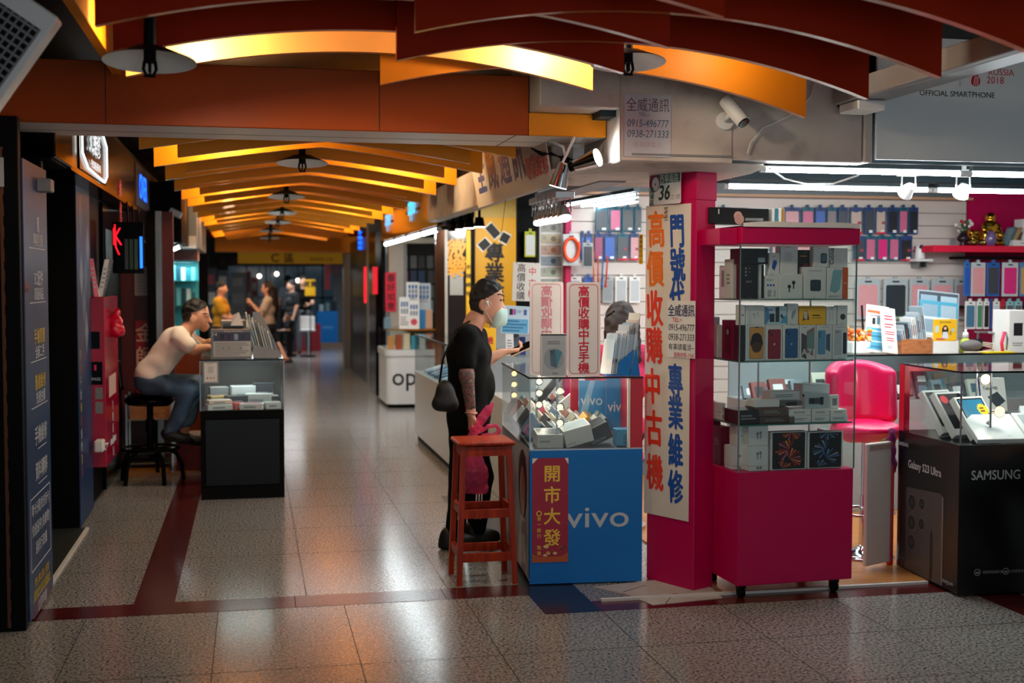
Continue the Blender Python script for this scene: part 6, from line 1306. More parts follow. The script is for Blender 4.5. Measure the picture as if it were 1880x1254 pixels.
for i in range(4):
    c = ['#f0702a', '#e8482a', '#2a6ab0', '#d8322a'][i]; p0 = WY(1092 + i * 6, 430, 9.6); q0 = WY(1091 + i * 7, 525, 9.5)
    mb = MB(); mb.tube([p0, (p0 + q0) / 2 + Vector((.01 * (i - 1), 0, 0)), q0], .006, M(c), 6); mb.ball(tuple(q0), .013, M(c), 8, 6); tag(mb.build('phone_strap'), '%s hanging strap on the back wall above the signs, %s from the left' % (['orange', 'vermilion', 'blue', 'red'][i], ORD[i]), 'strap', 'hanging straps on the back wall')
bank = [M('#b9b4a8'), M('#c9b89a'), M('#c9a48a'), M('#8aa0a8'), M('#a8b4a0'), M('#8a9a94'), M('#c4a890')]
for i in range(7):
    z = WY(1009, 418 + i * 20.5, 9.58).z; o = card('banknote', .165, .072, .001, bank[i], [('r', .5, .5, .9, .8, M(['#a8a298', '#d0c0a0', '#d8b49a', '#9ab0b8', '#b4c0ac', '#9aaaa4', '#d4b8a0'][i])), ('c', .62, .5, .13, M(['#6a6a60', '#8a7a5a', '#b06a4a', '#4a6474', '#6a7a64', '#4a5a5a', '#8a6a54'][i])), ('l', .2, .6, .22, .4, 2, inkgrey)], (2.355, 9.583, z - .036), label='banknote pinned in a column on the white board, %s from the top' % ORD[i], cat='banknote', group='banknotes pinned in a column')
yb = pkg((961, 983, 425, 472), 'yellow-green phone packet hanging left of the banknotes', M('#c4cc1e'), M('#dfe2da', .3), None, Y=9.56, sticker=False)
# ---------------------------------------------------------------- tubes, spots and wires of the shop
def tube_lamp(a, b, label, r_=.014):
    a, b = Vector(a), Vector(b); t = thing('tube_lamp', label, 'lamp', (a + b) / 2, 0, 'white tube lamps of the shop')
    d = (b - a).normalized(); c = t.location
    MB().cyl(a - c, b - c, r_, tubelight, n=10).build('tube', t)
    MB().cyl(a - c - d * .03, a - c, r_ * 1.2, wplastic, n=10).build('end_cap', t); MB().cyl(b - c, b - c + d * .03, r_ * 1.2, wplastic, n=10).build('end_cap', t)
    mb = MB(); n_ = Vector((-d.y, d.x, 0)) * .02; u_ = Vector((0, 0, 1)); A_, B_ = a - c, b - c; mb.add([A_ - n_ + u_ * .016, B_ - n_ + u_ * .016, B_ + n_ + u_ * .016, A_ + n_ + u_ * .016, A_ - n_ + u_ * .04, B_ - n_ + u_ * .04, B_ + n_ + u_ * .04, A_ + n_ + u_ * .04], [(3, 2, 1, 0), (4, 5, 6, 7), (0, 1, 5, 4), (1, 2, 6, 5), (2, 3, 7, 6), (3, 0, 4, 7)], M('#2c3a40')); mb.build('housing', t)
    return t
zt1 = 2.186
tube_lamp((2.62, 6.0, zt1), (3.74, 6.0, zt1), 'long white tube lamp along the shop front, left of the pair'); tube_lamp((3.81, 6.0, zt1), (5.0, 6.0, zt1), 'long white tube lamp along the shop front, right of the pair')
tube_lamp((2.86, 7.1, zt1), (4.2, 7.1, zt1), 'white tube lamp behind the front ones, left of the pair'); tube_lamp((4.27, 7.1, zt1), (5.6, 7.1, zt1), 'white tube lamp behind the front ones, right of the pair')
for i, (pa, pb) in enumerate((((1042, 377), (1168, 356)), ((1068, 379), (1168, 363)), ((1092, 382), (1168, 371)))): tube_lamp(WZ(*pa, 2.2), WZ(*pb, 2.2), 'slanting white tube lamp left of the pillar, %s from the top' % ORD[i], .006)
for i, (y, x0, x1) in enumerate(((6.0, 2.45, 5.2), (7.1, 2.45, 5.8))): slab('trim_%d' % (20 + i), x0, x1, y - .035, y + .035, zt1 + .045, 2.425, M('#17323c'))
light('AREA', 'tube_glow', (3.8, 6.55, 2.17), 38, (.92, .98, 1.0), 2.6, .25, aim=(3.8, 6.55, 0)); light('AREA', 'tube_glow', (4.2, 7.9, 2.28), 36, (.95, .98, 1.0), 3.0, .25, aim=(4.2, 8.6, 0.6)); light('AREA', 'tube_glow', (2.7, 8.2, 2.18), 6, (.95, .98, 1.0), .9, .9, aim=(2.6, 8.6, 0))
def spot_head(loc, aim, label, group, size=1.0, body=wplastic, energy=0, col=(1, .97, .92), box=True):
    t = thing('spot_lamp', label, 'lamp', loc, 0, group); d = (Vector(aim) - Vector(loc)).normalized()
    if energy == 40: MB().box(-.012, .012, -.012, .012, .115, 2.42 - loc[2], body).build('stem', t)
    if box: MB().box(-.06 * size, .06 * size, -.04, .04, .075, .115, body, .004).build('driver_box', t)
    mb = MB(); s_ = .042 * size; mb.tube([(-s_, 0, .08), (-s_ * 1.1, 0, .0)], .005, body, 6); mb.tube([(s_, 0, .08), (s_ * 1.1, 0, .0)], .005, body, 6); mb.tube([(-s_, 0, .078), (s_, 0, .078)], .005, body, 6); mb.build('bracket', t)
    mb = MB(); mb.cyl(-d * .03 * size, d * .045 * size, .026 * size, body, .046 * size, n=20)
    mb.build('head', t); MB().cyl(d * .0452 * size, d * .0475 * size, .043 * size, spotlight_e, n=20).build('lens', t)
    if energy: light('SPOT', 'spot_beam', Vector(loc) + d * .07 * size, energy, col, .03, aim=aim, spot=75, blend=.6)
    return t
GS = 'white spot lamps over the shop'
p = WY(1668, 347, 6.5); spot_head(p, (3.6, 8.5, .8), 'white ribbed spot lamp tilted left over the black counter', GS, 1.0, energy=40)
p = WY(1768, 348, 6.5); spot_head(p, (4.1, 7.6, .5), 'white ribbed spot lamp facing straight down near the pink wall', GS, 1.0, energy=40)
GQ = 'chrome spot lamps in a row by the left of the pillar'
for i in range(7):
    p = WX(1034 - i * 9.5 + i * i * .5, 392 + i * 1.2, 1.98 - .0 * i); p = WY(1034 - i * 10.2 + i * i * .45, 389 + i * 1.5, 6.75 + .17 * i)
    spot_head(p, p + Vector((.05, -.55, -1)), 'chrome spot lamp in the row under the fascia, %s from the pillar' % ORD[i], GQ, .95, silver, energy=14 if i % 3 == 0 else 0)
slab('trim_22', 1.9, 2.05, 6.6, 8.2, 2.155, 2.2, M('#8a8e90'))
# big chrome spots on the fascia corner
for i, (px, py, Y, aim, en) in enumerate(((1078, 296, 6.0, (1.78, 5.9, 2.25), 5), (1030, 322, 6.2, (1.45, 6.3, 1.6), 8))):
    p = WY(px, py, Y); t = thing('spot_lamp', 'large chrome spot lamp at the end of the orange beam, %s one' % ('right' if not i else 'lower left'), 'lamp', p); d = (Vector(aim) - p).normalized()
    MB().cyl(-d * .07, d * .06, .03, chrome, .048, n=22).build('head', t); MB().cyl(-d * .10, -d * .065, .024, black, n=16).build('socket', t); MB().cyl(d * .061, d * .064, .045, spotlight_e, n=22).build('lens', t)
    mb = MB(); mb.tube([-d * .09, -d * .12 + Vector((-.02, 0, .03)), Vector((-.06, .02, 2.33 - p.z))], .008, wplastic, 6); mb.build('arm', t)
    light('SPOT', 'spot_beam', p + d * .08, en, (1, .93, .82), .03, aim=aim, spot=100, blend=.6)
mb = MB()
for q in range(3): mb.tube([WY(975, 272, 6.3), WY(995, 280 + 3 * q, 6.3), WY(1012, 284 - 2 * q, 6.3), WY(1030, 288 + q, 6.25), WY(1055, 294, 6.1), WY(1075, 292, 6.05)], .004, black, 5)
tag(mb.build('cables'), 'tangle of black cables by the large chrome spot lamps', 'cable')
mb = MB(); mb.tube([(2.63, 5.97, 2.19), WY(1440, 328, 6.4), WY(1480, 338, 6.6), WY(1530, 337, 6.6), WY(1575, 322, 6.4), (3.3, 6.2, 2.22)], .006, wplastic, 6); tag(mb.build('cable'), 'white cable looping between the shop tube lamps', 'cable')
# fascia: notice, cameras, board, rail
FF = Frame(0, 5.825, 0)
cx, zb_, w_, h_ = FF.fit(1146, 1232, 174, 288)
mb = MB(); mb.box(-w_ / 2, w_ / 2, 0, .001, 0, h_, mat('bluish_paper', '#bcc2cc', .6, vary=.08, scale=8)); pur = mat('faded_purple_ink', '#6a4a62', .6); tl = mat('faded_teal_ink', '#3f6a82', .6)
mb.text('全威通訊', (0, -.001, h_ * .84), .068, pur, maxw=w_ * .92); mb.text('TEL~', (-w_ * .08, -.001, h_ * .68), .018, tl)
mb.text('0915-496777', (0, -.001, h_ * .54), .036, tl, maxw=w_ * .88, slant=.12); mb.text('0938-271333', (0, -.001, h_ * .37), .036, tl, maxw=w_ * .88, slant=.12); mb.text('有事請電洽', (0, -.001, h_ * .2), .03, mat('very_faded_ink', '#b4a4ae', .6), maxw=w_ * .6)
tag(mb.build('paper_notice', loc=FF.w(cx, .001, zb_)), 'faded handwritten notice on the white fascia under the ceiling fins', 'notice')
p = WY(1330, 222, 5.83); cc = thing('security_camera', 'white bullet security camera on the white fascia', 'camera', p)
mb = MB(); mb.cyl((0, 0, 0), (0, -.015, 0), .045, wplastic, n=24); mb.build('base', cc); mb = MB(); mb.tube([(0, -.015, 0), (0, -.06, .02), (.01, -.09, .03)], .012, wplastic, 8); mb.build('arm', cc)
mb = MB(); a_, b_ = Vector((-.015, -.05, .095)), Vector((.045, -.14, -.025)); mb.cyl(a_, b_, .036, wplastic, n=22); mb.build('housing', cc); MB().cyl(b_, b_ + (b_ - a_).normalized() * .006, .030, blackg, n=22).build('lens', cc)
p = WY(1549, 190, 5.82); dc = thing('dome_camera', 'small dark dome camera under the grey rail', 'camera', p); mb = MB(); mb.ball((0, 0, 0), (.036, .036, .03), blackg, 18, 10); mb.build('dome', dc); MB().cyl((0, 0, .0), (0, 0, .05), .042, silver, n=20).build('base', dc)
cx, zb_, w_, h_ = FF.fit(1606, 1990, 118, 298)
mb = MB(); mb.box(-w_ / 2, w_ / 2, 0, .02, 0, .70, mat('pale_grey_board', '#e2ebee', .4, vary=.03, scale=2), .002)
def bx(px): return FF.hit(px, 180, 0)[0] - cx
def bz(py): return FF.hit(1760, py, 0)[1] - zb_
mb.text('OFFICIAL SMARTPHONE', (bx(1753), -.001, bz(174)), .028, M('#3c4246'), off=.012, maxw=bx(1828) - bx(1676)); mb.text('2018', (bx(1822), -.001, bz(146)), .036, inkred, off=.0); mb.text('RUSSIA', (bx(1833), -.001, bz(131)), .034, inkred, maxw=bx(1862) - bx(1798))
mb.add([(bx(1786) + .026 * math.cos(i * .4) * (1 - .3 * math.sin(i * .4)), -.001, bz(147) + .034 * math.sin(i * .4)) for i in range(16)], [tuple(range(16))], inkred); mb.quad((bx(1757), -.001, bz(160)), (bx(1758), -.001, bz(160)), (bx(1758), -.001, bz(148)), (bx(1757), -.001, bz(148)), inkgrey)
for q in range(3): mb.add([(bx(1786) + (-.014 + .012 * q), -.0016, bz(158)), (bx(1786) + (-.010 + .012 * q), -.0016, bz(158)), (bx(1786) + (.0 + .008 * q), -.0016, bz(140)), (bx(1786) + (-.004 + .008 * q), -.0016, bz(140))], [(0, 1, 2, 3)], wb)
tag(mb.build('fascia_board', loc=FF.w(cx, -.022, zb_)), 'pale grey board with dark and red lettering over the shop at right', 'sign board')
rl = thing('lighting_rail', 'grey rail running under the dark ceiling above the pale board', 'rail', (2.9, 5.8, 2.5)); MB().box(0, .05, -2.2, 0, 0, .10, M('#8f8a88'), .004).build('rail', rl); MB().box(.05, .19, -2.2, 0, .0, .03, M('#6a6e70', .3), .004).build('flange', rl); MB().box(.02, .17, -.22, -.02, -.05, -.002, wplastic, .006).build('box_cover', rl)
mb = MB(); mb.tube([WY(1495, 150, 5.8), WY(1490, 175, 5.81), WY(1465, 205, 5.82), WY(1400, 235, 5.82), WY(1378, 262, 5.82), WY(1372, 282, 5.82)], .004, wplastic, 5); tag(mb.build('cable'), 'thin white cable trailing down the white fascia', 'cable')
# clerk behind the signs: long brown hair seen from behind
def clerk():
    t = thing('person', 'person with long brown hair seen from behind, seated inside the blue counter', 'person', (2.55, 7.6, .012)); c = WY(1138, 592, 7.55)
    X, Y_, Z = c.x, 7.55, c.z
    seat = (X + .02, Y_ + .05, .62)
    body = [('e', (X, Y_, Z), (.078, .09, .115)), ('c', (X, Y_, Z - .1), (X, Y_ + .01, Z - .19), .05, .055), ('c', (X - .14, Y_, Z - .22), (X + .14, Y_, Z - .22), .065, .065), ('c', (X - .06, Y_, Z - .36), (X + .06, Y_, Z - .36), .105, .105), ('c', (X - .06, Y_ + .03, .66), (X + .06, Y_ + .03, .66), .11, .11), ('c', (X - .16, Y_, Z - .22), (X - .16, Y_ + .1, Z - .46), .042, .036), ('c', (X - .16, Y_ + .1, Z - .46), (X - .1, Y_ + .3, Z - .44), .034, .026), ('c', (X + .16, Y_, Z - .22), (X + .16, Y_ + .1, Z - .46), .042, .036), ('c', (X + .16, Y_ + .1, Z - .46), (X + .1, Y_ + .3, Z - .44), .034, .026),
            ('c', (X - .08, Y_ + .04, .62), (X - .09, Y_ + .45, .58), .085, .06), ('c', (X + .08, Y_ + .04, .62), (X + .09, Y_ + .45, .58), .085, .06), ('c', (X - .09, Y_ + .45, .58), (X - .09, Y_ + .42, .12), .056, .04), ('c', (X + .09, Y_ + .45, .58), (X + .09, Y_ + .42, .12), .056, .04)]
    body += hand_prims((X - .1, Y_ + .3, Z - .44), (0, 1, .1), (1, 0, 0), (0, 0, 1), s=.85) + hand_prims((X + .1, Y_ + .3, Z - .44), (0, 1, .1), (-1, 0, 0), (0, 0, 1), s=.85)
    skin('body', body, skin_pale, res=.010, k=.025, parent=t); skin('blouse', body[2:6] + [body[7]], M('#d02a5a', .8), res=.012, k=.03, grow=.014, parent=t)
    skin('trousers', body[9:13] + [body[4]], darkdenim, res=.012, k=.03, grow=.012, parent=t, cuts=[((0, 0, .76), (0, 0, 1))])
    skin('hair', [('e', (X, Y_ - .012, Z + .02), (.098, .108, .118)), ('c', (X - .02, Y_ - .05, Z - .02), (X - .03, Y_ - .09, Z - .20), .085, .085), ('c', (X + .04, Y_ - .04, Z - .02), (X + .05, Y_ - .07, Z - .22), .075, .07), ('c', (X - .06, Y_ - .05, Z - .08), (X - .085, Y_ - .08, Z - .28), .05, .03)], hairb, res=.007, k=.04, noise=.004, nscale=75, parent=t, cuts=[((X, Y_ + .07, Z - .03), (0, 1, -.5))])
    mb = MB(); mb.tube([(X - .098, Y_ - .05, Z + .04), (X - .06, Y_ - .085, Z + .075)], .008, blackg, 6); o = mb.build('hair_clip', t); o.matrix_parent_inverse = Matrix.Translation(-t.location)
    s_ = thing('stool', 'plain stool under the clerk inside the counter', 'stool', (X, Y_ + .04, .012)); MB().cyl((0, 0, .44), (0, 0, .49), .17, pinkv, n=24).build('seat', s_); MB().cyl((0, 0, 0), (0, 0, .44), .03, chrome).build('post', s_); MB().cyl((0, 0, 0), (0, 0, .02), .19, chrome, n=24).build('base', s_)
clerk()
# second counter inside, behind the blue one: price board, hanging tag, phone cards
p = WY(945, 588, 8.1)
o = card('price_board', WY(972, 588, 8.1).x - WY(920, 588, 8.1).x, .19, .008, M('#bcd6e4', .3), [('r', .5, .28, .92, .5, M('#5aa4c8')), ('l', .5, .28, .85, .45, 4, M('#2a6a94')), ('r', .35, .78, .12, .22, ink), ('r', .43, .78, .06, .2, M('#d04a8a')), ('r', .49, .78, .05, .2, M('#3a6ac0')), ('r', .85, .78, .1, .2, M('#3a5a9a')), ('l', .65, .8, .2, .1, 2, inkgrey)], (p.x, 8.1, WY(945, 613, 8.1).z), ry=3, rx=-6, label='pale blue price board behind the held phone', cat='price board')
FG = Frame(1.75, 8.04, -2)
gc = thing('display_counter', 'inner glass counter with phone cards behind the person in black', 'counter', FG.o, -2); MB().box(0, .38, 0, 1.2, .0, .75, mat('white_counter', '#d4d6d6', .4), .004).build('base', gc); MB().box(0, .38, 0, 1.2, 1.09, 1.10, glass).build('top_pane', gc); MB().box(0, .38, 0, .006, .75, 1.09, glass).build('front_pane', gc); MB().box(.0, .38, 1.19, 1.2, .75, 1.4, M('#9aa0a4')).build('back_panel', gc)
for i, (px, c, nm) in enumerate((((929, 944, 612, 680), '#dfe2e2', 'white'), ((944, 956, 610, 650), '#4a5560', 'slate'), ((958, 969, 616, 650), '#1d3a7a', 'navy'))):
    cx, zb_, w_, h_ = FG.fit(*px, .03); card('phone_card', w_, h_, .008, M(c, .3), [('c', .3, .86, .12, ink), ('c', .3, .72, .12, ink), ('l', .5, .3, .6, .3, 4, inkgrey)], FG.w(cx, .04 + .03 * i, 1.102), rz=-2, rx=-8, label='%s phone card standing on the inner glass counter' % nm, cat='phone card', group='phone cards on the inner counter')
p = WY(900, 627, 7.9); o = card('hang_tag', .085, .165, .004, brightyellow, [('t', '機', .5, .5, .3, inkred, {'off': .02})], (p.x, 7.92, WY(900, 648, 7.9).z), label='bright yellow hanging card with a red character beside the mask', cat='tag'); MB().tube([(0, 0, .16), (1.64 - p.x, 0, 2.152 - o.location.z)], .0015, black, 5).build('cord', o)
light('SPOT', 'spot_beam', (1.9, 7.4, 2.1), 30, (.97, .99, 1), .05, aim=(1.7, 7.4, .9), spot=110, blend=.8)
# ================================================================== LEFT SIDE
EXl = (0, 1, 0)                                  # walls on the left are read from near to far
def on_left(X, px, py): p = WX(px, py, X); return p
pb = thing('poster_panel', 'tall blue poster panel with white and yellow characters at the left edge', 'poster', (-1.015, 6.28, 0))
mb = MB(); mb.box(-.006, 0, -.33, .33, .02, 2.16, ramp_mat('poster_blue', [(0, '#122c50'), (.45, '#163660'), (.7, '#1a4274'), (1, '#1e5292')], .9, .4, detail=1)); pw = M('#c9d0da', .5); py_ = M('#d4b23a', .5); pr_ = M('#b0584a', .5)
def pt(s, z, h, m, y=.0, mw=.5): mb.text(s, (.0008, y, z), h, m, ex=EXl, maxw=mw, off=.012)
for (z, lines) in ((1.83, (('舊', pw), ('專業包膜', pw))), (1.57, (('3C配件', pw), ('周邊商品', pw))), (1.29, (('手機買賣', py_), ('全新二手', pw))), (1.07, (('舊機維修', py_), ('快速估價', pw)))):
    pt(lines[0][0], z + .045, .075, lines[0][1], .05, .3); pt(lines[1][0], z - .03, .062, lines[1][1], .05, .3); mb.box(0, .0009, -.2, .25, z - .075, z - .071, pw)
pt('預辦', 1.57, .05, pr_, -.27, .1)
for i, s_ in enumerate(('手機維修', '資料轉移')): pt(s_, .86 - .17 * i, .09, pw, .04, .34); mb.box(0, .0009, -.05, .2, .79 - .17 * i, .794 - .17 * i, pw)
for (a, b, c, d) in ((-.28, .28, .575, .58), (-.28, .28, .235, .24), (-.28, -.276, .235, .58), (.276, .28, .235, .58)): mb.box(0, .001, a, b, c, d, pw)
for i, s_ in enumerate(('零卡分期(免信用卡)', '快速過件(免聯徵)', '通訊行取機')): pt(s_, .52 - .095 * i, .062, pw, 0, .5)
pt('學生/軍公教/上班族', .17, .045, py_, 0, .5); pt('備齊證件即可申請過件', .115, .045, py_, 0, .5); mb.box(0, .0009, -.25, .25, .088, .092, py_)
mb.box(0, .0008, -.25, .22, -.02 + .03, .075, M('#5c2a44')); pt('立即申請', .045, .06, pw, 0, .4)
mb.v = [(v[0], v[1], .02 + (v[2] - .02) * 1.0) for v in mb.v]; mb.build('panel', pb)
c = WX(85, 342, -.98); cm = thing('security_camera', 'pale box camera at the top of the blue poster panel', 'camera', c); MB().box(-.04, .03, -.05, .05, -.03, .035, greyp, .006).build('housing', cm); MB().cyl((-.04, 0, 0), (-.10, .0, .03), .014, black).build('arm', cm)
t = thing('sign_board', 'narrow grey sign at the very left edge above the dark wall', 'sign', WY(2, 318, 5.86)); MB().box(-.08, .012, -.004, 0, -.06, .07, M('#9aa0a4')).build('board', t)
pd = thing('poster_panel', 'narrow blue poster with diamond photos beside the dark doorway', 'poster', (-1.09, 8.57, 0))
mb = MB(); mb.box(-.006, 0, -.32, .34, .02, 2.28, MATS['poster_blue'])
for r_ in range(5):
    for c_ in range(2):
        z = 2.02 - r_ * .19; y = -.12 + .22 * c_ + (.11 if r_ % 2 else 0)
        mb.add([(.0008, y, z - .15), (.0008, y + .09, z), (.0008, y, z + .15), (.0008, y - .09, z)], [(0, 1, 2, 3)], M(['#5a7090', '#3a4a68', '#7a8aa0'][(r_ + c_) % 3]))
for i, ch in enumerate('手機平板筆電維修買賣'): mb.text(ch, (.0008, -.22, 1.12 - i * .085), .07, [py_, pr_, pw, pw][i % 4], ex=EXl)
mb.build('panel', pd)
po = thing('power_adapter', 'white power adapter plugged in low beside the blue diamond poster', 'plug', WX(183, 818, -1.03)); MB().box(-.03, .03, -.06, .06, -.04, .04, wplastic, .008).build('body', po); MB().tube([(.03, .06, 0), (.04, .12, .0), (.03, .16, -.02), (.02, .13, -.05)], .006, wplastic, 6).build('cord', po)
rm = thing('vending_box', 'crimson wall-mounted box with stickers beside the ribbed wall', 'cabinet', (-1.0, 8.92, .30))
MB().box(-.125, 0, 0, .83, 0, 1.19, crimson, .006).build('body', rm)
mb = MB(); mb.box(-.09, -.035, -.002, 0, .83, .95, blackg); mb.box(-.11, -.02, -.002, 0, .58, .74, blackg); mb.box(-.075, -.06, -.0026, -.002, .68, .72, pinkv); mb.text('iPASS', (-.065, -.003, .62), .02, pw, maxw=.07); mb.box(-.07, -.02, -.002, 0, .48, .56, greyp); mb.box(-.07, -.02, -.002, 0, .38, .46, greyp); mb.build('sticker', rm)
mb = MB(); mb.vtext('自動販賣機', (.0008, .42, .40), .07, .085, pw, ex=EXl); mb.box(0, .001, .2, .65, .47, .62, M('#d8b8b4')); mb.box(0, .001, .25, .6, .12, .16, pw); mb.build('lettering', rm)
skin('ornament', [('e', (-.97, 9.35, 1.30), (.05, .05, .06)), ('e', (-.965, 9.35, 1.37), (.03, .03, .035)), ('e', (-.965, 9.35, 1.24), (.06, .06, .05))], M('#d8103a', .15), res=.01, k=.02, noise=.004, nscale=80, parent=rm)
for i, (y, an, c) in enumerate(((9.0, -8, '#c02a5a'), (9.08, -14, '#d8d8d4'), (9.2, 12, '#c8ccd0'), (9.32, 16, '#5a6470'))):
    o = card('leaflet', .07, .27, .004, M(c), [('l', .5, .5, .7, .6, 5, inkgrey)], (-1.06, y, 1.491), rz=70, ry=0, rx=an, label='%s leaflet standing on the crimson wall box' % ['magenta', 'white', 'pale grey', 'dark'][i], cat='leaflet', group='leaflets on the crimson wall box')
# neon and led signs
neonw = mat('white_neon', '#f4fcff', .4, vary=0, emit=1.5); neonb = mat('blue_neon', '#1f6cff', .4, vary=0, emit=2.5); neonr = mat('red_neon', '#ff1a2a', .4, vary=0, emit=1.3); neonc = mat('cyan_neon', '#2fd0ff', .4, vary=0, emit=1.1)
t = thing('neon_sign', 'white neon sign with lettering in an angular outline high on the left', 'neon sign', (-.98, 8.3, 2.42)); XF = .012
MB().box(-.004, .004, -.72, .64, -.16, .21, blackg, .002).build('backing', t)
hexa = [(-.66, .06), (-.60, .19), (.30, .19), (.60, .10), (.60, -.10), (.46, -.15), (-.40, -.13), (-.66, -.06)]
MB().tube([(XF, y, z) for y, z in hexa], .007, neonw, 8, closed=True).build('outline', t)
mb = MB(); mb.text('3C維修', (XF, -.05, .06), .17, neonw, ex=EXl, maxw=1.0); mb.text('PHONE REPAIR', (XF, .0, -.085), .05, neonw, ex=EXl, maxw=.9); mb.build('lettering', t)
t = thing('neon_sign', 'blue neon sign with looping letters high on the left', 'neon sign', (-.982, 11.9, 2.44)); MB().box(-.003, .004, -.7, .7, -.17, .2, M('#081428')).build('backing', t)
mb = MB(); mb.text('OVER', (.008, 0, .02), .22, neonb, ex=EXl, off=.02, maxw=1.15); mb.build('lettering', t)
t = thing('led_sign', 'dark sign with red strokes and coloured bars hanging below the left fascia', 'sign', (-.92, 9.75, 1.86)); MB().box(-.11, .12, 0, .03, -.20, .19, blackg, .003).build('panel', t)
mb = MB(); mb.text('K', (-.07, -.002, .08), .13, neonr, off=.0, sx=.6); mb.tube([(-.09, -.004, .17), (-.085, -.004, .0), (-.06, -.004, -.06)], .006, neonr, 6); mb.build('red_stroke', t)
for i, c in enumerate((M('#4a4e54'), M('#3a5a48'), M('#4a6a52'))): MB().box(-.02 + i * .035, .005 + i * .035, -.004, 0, -.17, .06, c).build('bar', t)
MB().box(.09, .11, -.004, 0, -.16, .08, neonb).build('blue_bar', t)
mb = MB(); mb.vtext('維修', (-.975, 9.85, 2.30), .16, .17, M('#a01828', .5, .6), ex=EXl); tag(mb.build('sign_lettering'), 'dim red characters on the left fascia beside the white neon', 'lettering')
for i in range(5):
    p = WY(236 + i * 10, 430 + i * 1.5, 9.9 + .45 * i); s_ = thing('spot_lamp', 'black spot lamp under the left fascia, %s from the near end' % ORD[i], 'lamp', p, 0, 'black spot lamps under the left fascia')
    MB().cyl((0, 0, .0), (.02, 0, -.07), .03, black, .036, n=14).build('head', s_); MB().cyl((0, 0, 0), (-.01, 0, 2.212 - p.z), .008, black).build('stem', s_)
p = WY(322, 393, 13.05); cm = thing('security_camera', 'white bullet camera on the left beside the blue neon', 'camera', p); MB().cyl((-.05, -.05, .03), (.06, -.06, -.02), .035, wplastic, n=18).build('housing', cm); MB().tube([(-.16, .0, -.05), (-.1, 0, -.05), (-.02, 0, -.0)], .01, wplastic).build('arm', cm)
# notice, red sign, crates behind the seated man
o = card('paper_notice', .13, .25, .002, M('#a9a6a2'), [('l', .5, .5, .7, .8, 8, inkgrey)], (WY(261, 520, 10.98).x, 10.995, WY(261, 543, 10.98).z), label='pale printed sheet on the maroon wall', cat='notice')
a_, b_ = WY(249, 640, 10.98), WY(290, 640, 10.98); z0_, z1_ = WY(270, 720, 10.98).z, WY(270, 588, 10.98).z
mb = MB(); w_, h_ = b_.x - a_.x, z1_ - z0_; mb.box(-w_ / 2, w_ / 2, 0, .015, 0, h_, M('#a01030', .5)); mb.vtext('金師傅', (-.01, -.0008, h_ * .83), .16, .2, M('#e0b8a8'), off=.02)
o = mb.build('sign_board', loc=((a_.x + b_.x) / 2, 10.985, z0_)); tag(o, 'red sign with pale characters behind the seated person', 'sign')
cr = thing('wire_rack', 'wire rack holding a wooden crate behind the bar chair', 'rack', (-.83, 10.75, .036))
for x in (-.2, .17):
    for y in (-.12, .15): MB().box(x - .008, x + .008, y - .008, y + .008, 0, .62, silver).build('post', cr)
for z in (.03, .12, .40): MB().box(-.2, .17, -.12, .15, z, z + .012, M('#8a8070', .4)).build('shelf', cr)
mb = MB(); mb.box(-.16, .16, -.12, .12, 0, .008, brownwood)
for (x0, x1, y0, y1) in ((-.16, .16, -.12, -.108), (-.16, .16, .108, .12), (-.16, -.148, -.108, .108), (.148, .16, -.108, .108)): mb.box(x0, x1, y0, y1, .008, .12, brownwood)
tag(mb.build('crate', loc=(-.845, 10.77, .449)), 'small wooden crate on the wire rack behind the bar chair', 'crate')
mb = MB(); mb.box(-.115, .115, 0, .3, 0, .26, M('#8c1224', .5), .004); mb.box(-.12, .12, -.01, .31, .26, .29, M('#b8b0b4'), .004); tag(mb.build('storage_box', loc=(-.505, 10.45, .036)), 'dark red box with pale lid on the floor left of the black counter', 'box')
wc_ = thing('wood_counter', 'red-brown wooden counter behind the seated person', 'counter', (-.455, 11.55, .036)); MB().box(-.40, 0, 0, 1.5, 0, .93, mat('reddish_wood', '#8a3a18', .4, vary=.2, scale=6), .004).build('body', wc_); MB().box(-.41, .01, -.01, 1.5, .93, .95, M('#3a2018')).build('top', wc_)  # counter body is plain red-brown wood
# bar chair of the seated man
ch = thing('bar_chair', 'black swivel bar chair on curved legs under the seated person', 'chair', (-.775, 10.12, .0)); cx = -.80
skin('seat', [('c', (cx - .13, 10.02, .665), (cx + .13, 10.02, .65), .033, .033), ('c', (cx - .13, 10.22, .665), (cx + .13, 10.22, .65), .033, .033), ('e', (cx, 10.12, .658), (.2, .19, .033))], blackg, res=.012, k=.06, parent=ch)
skin('backrest', [('c', (cx - .228, 10.0, .74), (cx - .25, 10.0, .95), .022, .02), ('c', (cx - .235, 10.12, .70), (cx - .262, 10.12, .97), .024, .022), ('c', (cx - .228, 10.24, .74), (cx - .25, 10.24, .95), .022, .02)], blackg, res=.012, k=.08, parent=ch)
mb = MB(); mb.cyl((cx + .775, 0, .25), (cx + .775, 0, .64), .026, black); mb.cyl((cx + .775, 0, .40), (cx + .775, 0, .5), .036, black); mb.build('post', ch)
MB().tube([(cx + .775 + .22 * math.cos(a * .26), .22 * math.sin(a * .26), .27) for a in range(24)], .012, black, 8, closed=True).build('foot_ring', ch)
for k_ in range(5):
    a = R(10 + 72 * k_); mb = MB(); mb.tube([(cx + .775 + r_ * math.cos(a), r_ * math.sin(a), z) for r_, z in ((.02, .26), (.12, .265), (.2, .22), (.24, .13), (.255, .0))], .017, black, 8); mb.build('leg', ch)
